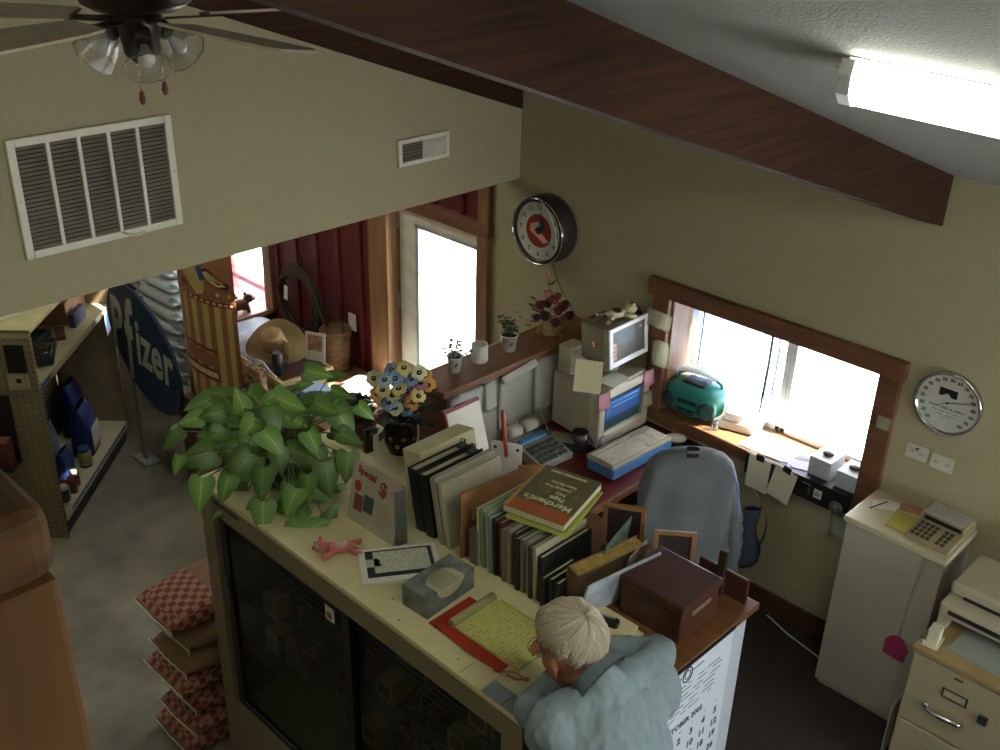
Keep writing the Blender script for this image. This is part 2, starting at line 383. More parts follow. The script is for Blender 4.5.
# ================= LIGHT FIXTURES =================
def ceiling_fluor(label, x, y, L, ang, s=1.):
    sl = math.atan(.35)
    t = thing('fluorescent_light', label, 'light', (x, y, ceil_z(y) - .002), (0, 0, 0), 'wraparound fluorescent ceiling lights')
    t.rotation_euler = (Matrix.Rotation(-sl, 4, 'X') @ RZ(ang)).to_euler()
    m = MB(); m.box(-L / 2, L / 2, -.06, .06, -.03, 0, .004); ob('mounting_tray', m, whitep, t)
    prof = [(-.105, -.012), (-.098, -.040), (-.065, -.068), (0, -.078), (.065, -.068), (.098, -.040), (.105, -.012)]
    m = MB(); m.prism(prof, -L / 2 + .02, L / 2 - .02, m=YZX, smooth=True); ob('lens', m, emis('lit_lens', (.96, 1.0, .90), LAMP * s), t)
    for sg in (-1, 1):
        m = MB(); m.prism([(p[0] * 1.03, p[1] * 1.03) for p in prof], -.012, .012, m=T(sg * (L / 2 - .01), 0, 0) @ YZX); m.cyl(.006, -.014, .014, m=T(sg * (L / 2 + .0), -.075, -.025) @ RY(PI / 2), n=8)
        ob('end_cap', m, whitep, t)
    return t
ceiling_fluor('wraparound fluorescent light on the sloping ceiling right of the rafter', -.37, 2.09, 1.22, .30)
# two more fittings out of view, added to fill the room with light
ceiling_fluor('unseen wraparound fluorescent light added as fill, left of the camera', -2.5, -.7, 1.22, 0, 1.3)
ceiling_fluor('unseen wraparound fluorescent light added as fill, behind the camera', .9, -.4, 1.22, 0, 1.3)
for (x, y, lb) in ((-6.4, 1.2, 'left unseen ceiling light added to brighten the shop'), (-5.2, 2.6, 'right unseen ceiling light added to brighten the shop')):  # hidden lights added above the shop to lift its dark goods
    t = thing('shop_fill_light', lb, 'light', (x, y, 2.6)); m = MB(); m.box(-.6, .6, -.09, .09, -.03, 0, .003); ob('tray', m, whitep, t); m = MB(); m.box(-.57, .57, -.08, .08, -.07, -.03, .01); ob('diffuser', m, emis('shop_fill_lens', (.98, 1.0, .90), LAMP * .9), t)

# ---- ceiling fan ----
fx, fy, fz = -2.596, 1.33, 3.087
t = thing('ceiling_fan', 'dark bronze ceiling fan with pale blades and three glass shades', 'ceiling fan', (fx, fy, fz))
m = MB(); m.lathe([(0, .02), (.10, .02), (.135, .04), (.145, .09), (.135, .13), (.09, .16), (.03, .17), (.03, .20), (0, .20)], 32); m.cyl(.012, .2, .23); m.lathe([(0, .215), (.06, .215), (.075, .28), (0, .28)], 24); ob('motor_housing', m, bronze, t)
bm_ = mat('fan_blade_wood', 'b5a68c', .5, scale=5, col2='9c8d74', stretch=(3, 3, 1))
for k in range(5):
    a = math.radians(3 + 72 * k); M0 = RZ(a)
    m = MB(); m.prism([(.17, -.05), (.25, -.062), (.60, -.07), (.645, -.05), (.655, 0), (.645, .05), (.60, .07), (.25, .062), (.17, .05)], 0, .007, m=M0 @ RX(-.14)); bl = ob('blade', m, bm_, t)
    m = MB(); m.prism([(.07, -.02), (.2, -.014), (.25, -.03), (.26, 0), (.25, .03), (.2, .014), (.07, .02)], -.006, 0, m=M0 @ RX(-.14)); ob('blade_bracket', m, bronze, bl)
m = MB(); m.lathe([(0, .03), (.055, .03), (.06, .0), (.05, -.04), (.045, -.085), (.02, -.11), (0, -.115)], 24); ob('light_kit_hub', m, bronze, t)
shm = glassm('frosted_shade_glass', (.85, .85, .8), .22, .35)
vx = math.degrees(math.atan2(-fy, -fx))
for k in range(3):
    a = math.radians(vx + 4 + 120 * k); M0 = RZ(a)
    m = MB(); m.tube([(.03, 0, -.02), (.05, 0, -.01), (.062, 0, -.028)], .011, m=M0); m.lathe([(0, 0), (.026, 0), (.03, -.03), (.024, -.045), (0, -.045)], 16, M0 @ T(.058, 0, -.022) @ RY(-.80) @ SC(.8, .8, .8)); ar = ob('shade_arm', m, bronze, t)
    Ms = M0 @ T(.066, 0, -.035) @ RY(-.80) @ SC(.80, .80, .80)
    m = MB(); n = 30
    pr = [(.026, .0), (.034, -.02), (.05, -.05), (.062, -.09), (.073, -.118)]
    def sh(u, v, pr=pr):
        q = v * (len(pr) - 1); i = min(int(q), len(pr) - 2); fr = q - i; r = pr[i][0] * (1 - fr) + pr[i + 1][0] * fr; z = pr[i][1] * (1 - fr) + pr[i + 1][1] * fr
        an = u * 2 * PI; r *= 1 + .03 * v * math.cos(an * 10); return Vector((r * math.cos(an), r * math.sin(an), z))
    m.grid(sh, 40, 8, closeu=True, m=Ms); m.tube([tuple(sh(i / 40, 1)) for i in range(40)], .0022, 5, m=Ms, closed=True)
    sd_ = ob('glass_shade', m, shm, ar)
    m = MB(); m.lathe([(0, -.03), (.012, -.035), (.014, -.05), (.026, -.075), (.026, -.09), (.015, -.105), (0, -.108)], 14, Ms); ob('bulb', m, mat('unlit_bulb', 'd8d4c8', .3), ar)
for px_, L in ((-.014, .085), (.022, .065)):
    a = math.radians(vx); dx, dy = -math.sin(a) * px_ + .02, math.cos(a) * px_ * 1.8
    m = MB(); m.tube([(dx, dy, -.09), (dx, dy, -.09 - L)], .0015, 5); pc = ob('pull_chain', m, chrome, t)
    m = MB(); m.lathe([(0, 0), (.005, -.003), (.009, -.022), (.005, -.036), (0, -.038)], 10, T(dx, dy, -.09 - L)); ob('chain_pull', m, mat('wood_pull', '6a3020', .4), pc)

# ---- return air grille on the bulkhead ----
def vent(name, label, y0, y1, z0, z1, nbar, nslat, fw=.03, shut=None):
    X = -3.85; t = thing(name, label, 'vent', (X, (y0 + y1) / 2, z0))
    m = MB(); m.box(X, X + .018, y0, y0 + fw, z0, z1, .003); m.box(X, X + .018, y1 - fw, y1, z0, z1, .003); m.box(X, X + .018, y0 + fw, y1 - fw, z0, z0 + fw, .003); m.box(X, X + .018, y0 + fw, y1 - fw, z1 - fw, z1, .003)
    m.mi(1).cyl(.004, .017, .020, n=8, m=T(X, y0 + fw / 2, (z0 + z1) / 2) @ RY(PI / 2)); m.cyl(.004, .017, .020, n=8, m=T(X, y1 - fw / 2, (z0 + z1) / 2) @ RY(PI / 2))
    pob('frame', m, [mat('cream_vent_metal', 'd2cdb6', .45, var=.03), steel], t)
    m = MB(); m.box(X + .001, X + .003, y0 + fw, y1 - fw, z0 + fw, z1 - fw); pob('dark_backing', m, mat('dark_duct', '26201e', .9), t)
    m = MB(); y = y0 + fw; 
    if shut is None:
        for k in range(1, nbar):
            yy = y0 + fw + (y1 - y0 - 2 * fw) * k / nbar; m.box(X + .003, X + .016, yy - .007, yy + .007, z0 + fw, z1 - fw)
        pob('divider_bars', m, mat('cream_vent_metal', 'd2cdb6'), t)
    m = MB(); ye = y1 - fw if shut is None else shut
    for k in range(nslat):
        z = z0 + fw + (z1 - z0 - 2 * fw) * (k + .5) / nslat; h = (z1 - z0 - 2 * fw) / nslat
        m.box(-.001, .001, y0 + fw, ye, -h * .42, h * .42, m=T(X + .009, 0, z) @ RY(-.9))
    pob('louvres', m, mat('vent_slats', '8d8474', .5), t)
    return t
gv = vent('return_air_grille', 'large cream return air grille with five louvred bays, high on the wall', 1.40, 2.05, 2.068, 2.52, 5, 24)
m = MB(); m.tube([(-3.828, 1.78, 2.095), (-3.815, 1.81, 2.08), (-3.825, 1.85, 2.07), (-3.835, 1.88, 2.075)], .005, 6); pob('latch_cord', m, mat('pale_cord', 'c9c2a8', .7), gv)
t = vent('air_register', 'small white supply register with one louvre half closed', 3.22, 3.55, 2.089, 2.222, 1, 5, .022, shut=3.37)
m = MB(); m.box(-3.85, -3.836, 3.375, 3.53, 2.105, 2.205, .003); m.box(-3.838, -3.832, 3.39, 3.515, 2.118, 2.192, .002); pob('damper_plate', m, mat('damper_white', 'b9b5a4', .5), t)

# ---- clocks ----
def clock_round(): pass
cx, cz, R = -1.345, 1.465, .142
YF = Matrix(((1, 0, 0, 0), (0, 0, -1, 0), (0, 1, 0, 0), (0, 0, 0, 1)))   # local xy -> wall x z, out of wall = -y
t = thing('wall_clock', 'round white advertising dial clock with silver rim, above the outlet plates', 'clock', (cx, Yw, cz))
def on_wall(x, z, off=0): return T(x, Yw - off, z) @ YF
m = MB(); m.lathe([(0, 0), (R, 0), (R, .02), (R - .004, .026), (R - .012, .022), (R - .014, .012), (0, .012)], 48, on_wall(cx, cz)); pob('rim', m, chrome, t)
m = MB(); m.lathe([(0, .0125), (R - .014, .0125), (R - .014, .0135), (0, .0135)], 48, on_wall(cx, cz)); 
m.mi(1)
nums = ['12', '1', '2', '3', '4', '5', '6', '7', '8', '9', '10', '11']
for k in range(17):
    a = PI / 2 - math.radians(-140 + k * 280 / 16); 
    m.text(str(20 + 5 * k if k % 1 == 0 else k)[-2:], .021, on_wall(cx + .108 * math.cos(a), cz + .108 * math.sin(a), .0137), .001, bold=.0008)
m.text('HUNT, FEED & SUPPLY', .0155, on_wall(cx + .002, cz - .022, .0137), bold=.0003); m.text('FEED - SEED - FARM SUPPLY', .0095, on_wall(cx, cz - .040, .0137)); m.text('PHONE  •  DELIVERY', .009, on_wall(cx, cz - .055, .0137)); m.text('SINCE 1948', .0075, on_wall(cx, cz - .068, .0137))
m.box(-.038, .038, -.018, .018, 0, .001, m=on_wall(cx - .006, cz + .048, .0137)); m.mi(0); m.prism([(-.02, -.018), (-.005, -.006), (.006, -.004), (.02, -.018)], .001, .0018, m=on_wall(cx - .01, cz + .048, .0137))
pob('dial', m, [mat('dial_white', 'cfcdbf', .5, var=.02), mat('clock_ink', '1d1b1a', .6)], t)
m = MB(); m.box(-.004, .105, -.0012, .0012, 0, .001, m=on_wall(cx - .002, cz + .004, .016) @ RZ(math.radians(17))); m.box(-.045, .004, -.0016, .0016, 0, .001, m=on_wall(cx, cz + .004, .016) @ RZ(math.radians(28))); m.cyl(.005, 0, .003, m=on_wall(cx, cz + .004, .016)); pob('pointer', m, blk, t)
m = MB(); m.lathe([(0, .026), (R - .006, .024), (R - .006, .0245), (0, .0265)], 40, on_wall(cx, cz)); pob('cover_glass', m, glassm('clock_glass', (.97, .97, .97), .05, .05), t)
# deep neon clock turned on its mount
t = thing('wall_clock', 'large deep-bodied clock with dark case and red centre, in the corner beside the door', 'clock', (-3.60, Yw, 1.66))
Mc = T(-3.60, Yw, 1.655) @ YF
Rr = .185
m = MB(); m.lathe([(0, 0), (Rr, 0), (Rr + .004, .03), (Rr, .10), (Rr - .008, .115), (Rr - .022, .118), (Rr - .024, .10), (0, .10)], 48, Mc); pob('case', m, mat('dark_clock_case', '3d3430', .35, .3), t)
m = MB(); m.lathe([(0, .1005), (Rr - .024, .1005), (Rr - .024, .102), (0, .102)], 48, Mc)
m.mi(1)
for k in range(12):
    a = PI / 2 - k * PI / 6; m.text(nums[k], .036, Mc @ T(.130 * math.cos(a), .130 * math.sin(a), .1028), .001, bold=.0008)
m.mi(2); m.lathe([(0, .102), (.092, .102), (.092, .1032), (0, .1032)], 32, Mc)
m.mi(3); m.prism([(-.06, .03), (-.02, .045), (.0, .01), (.05, -.03), (.075, -.045), (.04, -.06), (-.02, -.03), (-.06, -.01)], .1032, .1042, m=Mc); m.mi(4); m.prism([(-.03, .0), (.01, .05), (.035, .07), (.05, .03), (.02, -.01), (-.005, -.02)], .1042, .105, m=Mc); m.mi(0); m.ball(.0, .035, .104, .018, .018, .003, m=Mc)
pob('dial', m, [mat('neon_dial', 'c2c4b4', .5), mat('dial_green', '3d5346', .6), mat('dial_red', '8e2a22', .5), mat('dial_pink', 'd9a597', .5), mat('dial_dark', '2a3438', .5)], t)
m = MB(); m.box(-.004, .004, -.01, .075, 0, .001, m=Mc @ T(0, 0, .107) @ RZ(-.5)); m.box(-.003, .003, -.01, .11, 0, .001, m=Mc @ T(0, 0, .1085) @ RZ(-.15)); m.cyl(.008, .106, .110, m=Mc); pob('hands', m, blk, t)
m = MB(); m.tube([tuple(Mc @ Vector((Rr * .985 * math.cos(a), Rr * .985 * math.sin(a), .118))) for a in [i * 2 * PI / 40 for i in range(40)]], .004, 6, closed=True); pob('chrome_ring', m, chrome, t)
m = MB(); m.tube([(-3.56, 4.07, 1.46), (-3.55, 4.08, 1.40), (-3.50, 4.083, 1.32), (-3.42, 4.083, 1.24), (-3.40, 4.08, 1.22)], .003, 6); pob('power_cord', m, mat('grey_cord', '77736a', .6), t)
m = MB(); m.tube([(-3.59, 3.965, 1.845), (-3.53, 3.966, 1.80), (-3.46, 3.966, 1.70), (-3.455, 3.968, 1.60), (-3.475, 3.968, 1.555)], .003, 6); pob('loose_wire', m, mat('pale_cord', 'c9c2a8'), t)

# ---- electrical plates ----
def plate(label, x0, x1, z0, z1, kind, skew=0.):
    t = thing('outlet_plate', label, 'outlet', ((x0 + x1) / 2, Yw, (z0 + z1) / 2))
    cx_, cz_ = (x0 + x1) / 2, (z0 + z1) / 2; w, h = x1 - x0, z1 - z0
    m = MB(); m.box(-w / 2, w / 2, -h / 2, h / 2, 0, .005, .002, m=on_wall(cx_, cz_)); pob('cover', m, mat('plate_white', 'c8c4b0', .4), t)
    m = MB()
    for s in (-1, 1): m.lathe([(0, 0), (.015, 0), (.015, .003), (0, .003)], 16, on_wall(cx_ + s * w * .22, cz_, .005)); m.mi(1); [m.box(-.0015, .0015, -.004, .004, 0, .001, m=on_wall(cx_ + s * w * .22 + d, cz_, .008)) for d in (-.005, .005)]; m.mi(0)
    if kind: m.mi(2); m.cyl(.006, 0, .006, m=on_wall(cx_ + .0, cz_ + .018, .005), n=10)
    pob('receptacles', m, [mat('plate_white', 'c8c4b0'), blk, mat('red_button', 'a2261f', .4)], t); return t
plate('outlet plate with a red button, just right of the office window', -1.475, -1.375, 1.155, 1.225, 1)
plate('plain outlet plate below the white dial clock', -1.362, -1.262, 1.15, 1.22, 0)

# ================= OFFICE DESK =================
deskm = mat('dark_red_desk', '5c1d1a', .35, var=.15, scale=4)
t = thing('desk', 'dark red topped desk against the papered half wall', 'desk', (-2.85, 3.4, 0))
m = MB(); m.box(-3.198, -2.50, 2.82, 4.085, .735, .765, .004); pob('desktop', m, deskm, t)
m = MB(); m.box(-2.505, -2.488, 2.82, 4.085, .728, .766, .004); pob('edge_trim', m, oak, t)
for y in (2.84, 3.45, 4.03): 
    m = MB(); m.box(-3.19, -2.54, y, y + .03, 0, .735); pob('side_panel', m, mat('desk_panel', '4a2a1c', .5), t)
ZD = .765
# ---- big beige monitor ----
beige = mat('aged_beige_plastic', 'b5ad95', .5, var=.04, scale=5); beiged = mat('beige_plastic_dark', '978f79', .55)
t = thing('crt_monitor', 'big beige tube monitor on the desk showing a blue screen', 'monitor', (-3.02, 3.86, ZD))
m = MB(); m.box(-2.90, -2.845, 3.635, 4.045, ZD + .01, 1.085, .014)
m.prism([(-2.90, 3.645), (-2.90, 4.035), (-3.17, 3.99), (-3.21, 3.93), (-3.21, 3.72), (-3.17, 3.675)], ZD + .02, 1.07, bev=.01)
pob('housing', m, beige, t)
m = MB()
def bezel(u, v):  # slightly bulged bezel ring
    return None
m.box(-2.848, -2.822, 3.635, 3.685, ZD + .01, 1.085, .008); m.box(-2.848, -2.822, 3.995, 4.045, ZD + .01, 1.085, .008); m.box(-2.848, -2.822, 3.68, 4.0, 1.035, 1.085, .008); m.box(-2.848, -2.815, 3.68, 4.0, ZD + .01, ZD + .085, .012); pob('bezel', m, beige, t)
m = MB(); y0, y1, z0, z1 = 3.683, 3.997, ZD + .08, 1.037
m.grid(lambda u, v: Vector((-2.842 + .012 * (1 - (2 * u - 1) ** 2) * (1 - (2 * v - 1) ** 2), y0 + (y1 - y0) * u, z0 + (z1 - z0) * v)), 12, 10)
def sbox(m, a, b, c, d, off): m.box(-2.832 + off, -2.830 + off, y0 + (y1 - y0) * a, y0 + (y1 - y0) * b, z0 + (z1 - z0) * c, z0 + (z1 - z0) * d)
m.mi(1); sbox(m, .04, .93, .36, .88, 0); m.mi(2); sbox(m, .08, .9, .76, .86, .001); sbox(m, .06, .16, .45, .70, .001); m.mi(3); sbox(m, .2, .85, .66, .69, .001); sbox(m, .5, .85, .80, .83, .002)
pob('screen', m, [emis('screen_dark_teal', (.010, .035, .04), .18), emis('screen_blue', (.018, .055, .17), .25), emis('screen_blue_light', (.03, .10, .25), .3), emis('screen_cyan', (.10, .28, .45), .22)], t)
m = MB(); m.lathe([(0, 0), (.13, 0), (.13, .012), (0, .02)], 24, T(-3.02, 3.84, ZD - .002)); pob('stand_foot', m, beiged, t)
# ---- small monitor on top ----
ZT = 1.087
t = thing('small_monitor', 'small square display with grey screen standing on the big beige monitor', 'monitor', (-2.97, 3.86, ZT))
Mt = T(-2.885, 3.885, ZT + .200) @ RZ(.03) @ RY(-.10)
m = MB(); m.box(-.02, .018, -.160, .160, -.105, .105, .006, m=Mt)
m.prism([(-.02, -.15), (-.02, .15), (-.19, .12), (-.21, .08), (-.21, -.08), (-.19, -.12)], -.095, .095, m=Mt, bev=.006); pob('housing', m, beiged, t)
m = MB(); m.box(.014, .024, -.160, .160, .082, .105, .003, m=Mt); m.box(.014, .024, -.160, .160, -.105, -.076, .003, m=Mt); m.box(.014, .024, -.160, -.132, -.09, .09, .003, m=Mt); m.box(.014, .024, .132, .160, -.09, .09, .003, m=Mt); pob('bezel', m, mat('light_bezel', 'd6d8d6', .4), t)
m = MB(); m.box(.014, .018, -.134, .134, -.078, .084, m=Mt); m.mi(1)
for k in range(4): m.box(.018, .0187, -.125, -.10, -.068 + k * .024, -.052 + k * .024, m=Mt)
m.box(.018, .0187, .09, .108, .045, .06, m=Mt); m.mi(2); m.box(.018, .0185, -.09, .05, -.01, .07, m=Mt)
pob('screen', m, [emis('screen_slate', (.04, .05, .05), .2), emis('screen_icons', (.4, .2, .13), .25), emis('screen_slate_light', (.05, .06, .06), .25)], t)
m = MB(); m.box(-.09, .10, -.11, .13, 0, .018, .006, m=T(-2.93, 3.86, ZT)); m.cyl(.05, .018, .085, m=T(-2.96, 3.86, ZT)); pob('stand', m, beiged, t)
m = MB(); m.box(-.0005, .0005, -.003, .003, -.006, .006, m=T(-2.955, 3.712, ZT + .215)); m.cyl(.004, 0, .004, m=T(-2.95, 3.715, ZT + .20) @ RX(PI / 2), n=10); pob('red_light', m, emis('red_led', (.8, .15, .05), .3), t)
# ---- plush cat on top ----
def plush(name, label, cat, loc, rz, bodyc, spotc, s=1., lay=True, nosec=None):
    t = thing(name, label, cat, loc, rz)
    m = MB()
    m.ball(0, 0, .022 * s, .055 * s, .028 * s, .022 * s)
    for sx, sy in ((1, 1), (1, -1), (-1, 1), (-1, -1)): m.tube([(sx * .03 * s, sy * .015 * s, .018 * s), (sx * .055 * s, sy * .035 * s, .012 * s), (sx * .075 * s, sy * .045 * s, .010 * s)], [.013 * s, .011 * s, .011 * s])
    m.mi(1); m.ball(.0, .0, .032 * s, .03 * s, .024 * s, .015 * s); m.ball(-.06 * s, -.04 * s, .012 * s, .014 * s, .012 * s, .010 * s)
    b = ob('body', m, [bodyc, spotc], t)
    m = MB(); m.ball(.078 * s, 0, .032 * s, .028 * s, .027 * s, .024 * s); 
    for sy in (1, -1): m.lathe([(0, 0), (.010 * s, 0), (0, .02 * s)], 8, T(.078 * s, sy * .017 * s, .05 * s) @ RX(-sy * .3))
    m.mi(1); m.ball(.09 * s, .012 * s, .045 * s, .014 * s, .012 * s, .010 * s); m.mi(2); m.ball(.104 * s, 0, .028 * s, .008 * s, .011 * s, .008 * s); m.mi(3); m.ball(.10 * s, .011 * s, .042 * s, .004 * s); m.ball(.10 * s, -.011 * s, .042 * s, .004 * s)
    ob('head', m, [bodyc, spotc, nosec or bodyc, blk], t)
    m = MB(); m.tube([(-.05 * s, 0, .02 * s), (-.09 * s, .015 * s, .012 * s), (-.11 * s, .04 * s, .010 * s)], [.008 * s, .007 * s, .006 * s]); ob('tail', m, spotc, t)
    return t
plush('plush_cat', 'brown, black and white toy cat lying on top of the small display', 'toy', (-2.955, 3.88, ZT + .30), 1.3, mat('cat_cream', 'c9bd9c', .95), mat('cat_brown', '6b4328', .95), 1.15)
m = MB(); m.box(-.05, .05, -.03, .035, .0, .018, .01); m.ball(.01, .045, .02, .03, .022, .018)
tag(ob('dark_toy', m, mat('dark_plush', '2c2620', .95), None, (-2.93, 3.99, ZT + .292), (0, 0, .8)), 'small dark bundle beside the toy cat on the small display', 'toy')
# ---- speaker ----
t = thing('computer_speaker', 'slim beige box speaker at the left rear corner of the big monitor', 'speaker', (-3.11, 3.74, ZT))
m = MB(); m.box(-.045, .045, -.055, .055, 0, .15, .006); ob('cabinet', m, beige, t)
m = MB(); m.box(.045, .048, -.047, .047, .015, .14, .002); ob('speaker_grille', m, beiged, t)
# ---- card leaning ----
cardm = written('card_print', 'c3bb96', 'aaa280', .012, .25, 90, .58)
m = MB(); m.box(-.068, .068, -.080, .080, -.001, .001); tag(ob('note_card', m, cardm, None, (-2.91, 3.635, ZT + .072), (math.radians(62), 0, math.radians(35))), 'cream card propped against the small display', 'paper')
m = MB(); m.prism([(-.06, -.08), (.05, -.09), (.07, .05), (-.04, .08)], 0, .003); tag(ob('loose_papers', m, paper, None, (-2.865, 3.79, ZT + .021), (0, 0, .2)), 'crumpled white paper under the tilt foot of the small display', 'paper')
# sticky notes on the monitor
pink = mat('pink_sticky', 'd7a0a5', .8, var=.02); cream_s = mat('cream_sticky', 'c9c3a5', .8)
for (y, z, c, lb) in ((3.66, 1.045, pink, 'pink sticky note on the top left corner of the big monitor'), (4.02, 1.055, pink, 'pink sticky note on the top right corner of the big monitor'), (4.03, .93, cream_s, 'pale yellow note stuck on the right bezel of the big monitor'), (3.69, .80, mat('lilac_sticky', 'cfc6cd', .8), 'pale note stuck on the lower left of the big monitor')):
    m = MB(); m.grid(lambda u, v: Vector((.012 * (1 - v) ** 2, (u - .5) * .088, (v - .5) * .088)), 4, 4, th=.001); tag(ob('sticky_note', m, c, None, (-2.818, y, z), (0, 0, 0)), lb, 'note')
# ---- keyboard ----
t = thing('keyboard', 'beige computer keyboard tilted on a blue box in front of the monitor', 'keyboard', (-2.66, 3.69, ZD + .062))
t.rotation_euler = (0, math.radians(2), math.radians(90))
m = MB(); m.box(-.235, .235, -.085, .085, 0, .022, .006); ob('case', m, mat('keyboard_case', '9f967b', .5), t)
m = MB()
for r_ in range(5):
    n = 15 if r_ else 14
    for k in range(n): m.box(-.222 + k * .0195, -.205 + k * .0195, -.068 + r_ * .0215, -.050 + r_ * .0215, .022, .029, .002, seg=1)
    for k in range(3): m.box(.078 + k * .0195, .095 + k * .0195, -.068 + r_ * .0215, -.050 + r_ * .0215, .022, .029, .002, seg=1)
    for k in range(4): m.box(.145 + k * .0195, .162 + k * .0195, -.068 + r_ * .0215, -.050 + r_ * .0215, .022, .029, .002, seg=1)
for k in range(12): m.box(-.222 + k * .024, -.204 + k * .024, .05, .064, .022, .028, .002, seg=1)
o = ob('keys', m, mat('key_plastic', 'c3bca4', .5), t); o['kind'] = 'stuff'
m = MB(); m.box(-.235, .235, -.09, .075, -.05, 0, .004); tag(ob('blue_box', m, mat('blue_plastic_box', '3d6a96', .5), None, (-2.66, 3.69, ZD + .061), (0, math.radians(2), math.radians(90))), 'flat blue box under the beige keyboard', 'box')
t = thing('computer_mouse', 'cream computer mouse on a dark pad at the right of the keyboard', 'mouse', (-2.61, 4.02, ZD + .006), .6)
m = MB(); m.ball(0, 0, .012, .055, .034, .024); ob('body', m, cream_s, t); m = MB(); m.box(.02, .052, -.001, .001, .02, .028); ob('button_split', m, blk, t)
m = MB(); m.box(-.10, .08, -.09, .05, 0, .004, .002); tag(ob('mouse_pad', m, blk, None, (-2.61, 4.02, ZD)), 'dark mouse pad in the desk corner below the window', 'mouse pad')
# ---- dark mug on desk ----
def mug(label, loc, r, h, mt, rz=0., deco=None):
    t = thing('mug', label, 'mug', loc, rz)
    m = MB(); m.lathe([(0, 0), (r * .92, 0), (r, .006), (r, h), (r - .004, h), (r - .005, .008), (0, .008)], 28); b = ob('cup', m, mt, t)
    m = MB(); m.tube([(r - .002, 0, h * .8), (r + .02, 0, h * .78), (r + .028, 0, h * .5), (r + .018, 0, h * .25), (r - .002, 0, h * .2)], .005, 8); ob('handle', m, mt, t)
    return t
mug('dark purple mug on the red desk beside the big monitor', (-2.90, 3.59, ZD), .042, .10, mat('dark_mug', '35262f', .3), .3)
# white cable
m = MB(); m.tube([(-3.185, 3.64, ZD + .16), (-3.18, 3.60, ZD + .10), (-3.05, 3.52, ZD + .062), (-2.98, 3.52, ZD + .004), (-2.94, 3.54, ZD + .004)], .003, 6); tag(ob('cable', m, mat('pale_cord', 'c9c2a8'), None), 'thin pale cable looping down onto the red desk', 'cable')
# ---- adding machine ----
t = thing('adding_machine', 'printing calculator with blue display and two paper rolls behind the binders', 'calculator', (-3.02, 3.40, ZD), math.radians(86))
am = mat('calc_grey', '8f8b7c', .5)
m = MB(); m.prism([(-.14, 0), (.15, 0), (.15, .03), (.0, .065), (-.14, .07)], -.11, .11, m=Matrix(((0, 0, -1, 0), (-1, 0, 0, 0), (0, 1, 0, 0), (0, 0, 0, 1))), bev=.004); ob('case', m, am, t)
m = MB()
for r_ in range(4):
    for k in range(6): m.box(-.095 + k * .032, -.070 + k * .032, -.135 + r_ * .032, -.112 + r_ * .032, .030 + r_ * .008, .047 + r_ * .008, .003, seg=1)
ob('keys', m, mat('dark_keys', '3d4038', .5), t)
m = MB(); m.box(-.085, .085, .015, .055, .065, .080, .004); ob('display', m, mat('blue_lens', '4b86c0', .2), t)
m = MB()
for x in (-.055, .055): m.lathe([(.008, -.035), (.032, -.035), (.032, .035), (.008, .035), (.008, -.035)], 24, T(x, .115, .095) @ RY(PI / 2))
ob('paper_rolls', m, mat('roll_paper', 'c9c4b0', .9), t)
m = MB(); m.box(-.13, .13, -.05, .05, 0, .05, .006); m.mi(1); m.box(-.12, .12, -.045, .045, .05, .056, .002); m.mi(2); m.box(-.11, -.01, -.03, .03, .056, .07, .004)
tag(ob('office_stapler_tray', m, [blk, am, mat('grey_green', '5c6a58', .5)], None, (-3.02, 3.52, ZD), (0, 0, .5)), 'dark desk tray of small tools behind the adding machine', 'tray')
m = MB(); m.box(-.06, .06, -.045, .045, 0, .004); tag(ob('pink_note_pad', m, mat('coral_paper', 'd0605a', .8), None, (-2.63, 3.30, ZD), (0, 0, .5)), 'coral pink paper slip on the red desk near the keyboard', 'paper')

# ---- papers on the half wall ----
hp = written('form_print', 'd8d6c8', 'c2c0b3', .014, .28, 70, .5)
XW = -3.218
for (ya, yb, za, zb, tilt, lb) in ((2.97, 3.21, .87, 1.155, .03, 'printed form pinned at the left end of the half wall'), (3.215, 3.30, .99, 1.15, .0, 'small slip between two printed forms on the half wall'), (3.31, 3.56, .845, 1.15, .02, 'printed form in the middle of the half wall under a curled strip'), (3.57, 3.83, .86, 1.155, .0, 'printed form at the right end of the half wall beside the monitor')):
    h = zb - za; w = yb - ya; m = MB()
    m.grid(lambda u, v: Vector(((u - .5) * w, (v - .5) * h, .012 * (1 - v) ** 3 + .003 * math.sin(u * 5))), 8, 10, th=.001)
    tag(ob('posted_form', m, hp, None, (XW + .004, (ya + yb) / 2, (za + zb) / 2), (PI / 2, tilt, PI / 2)), lb, 'paper')
m = MB(); m.grid(lambda u, v: Vector(((u - .5) * .24, (v - .5) * .05, .03 * math.sin(v * 3))), 6, 6, th=.001); tag(ob('curled_strip', m, paper, None, (XW + .022, 3.43, 1.145), (PI / 2, -.12, PI / 2)), 'curled blank paper strip taped under the ledge', 'paper')

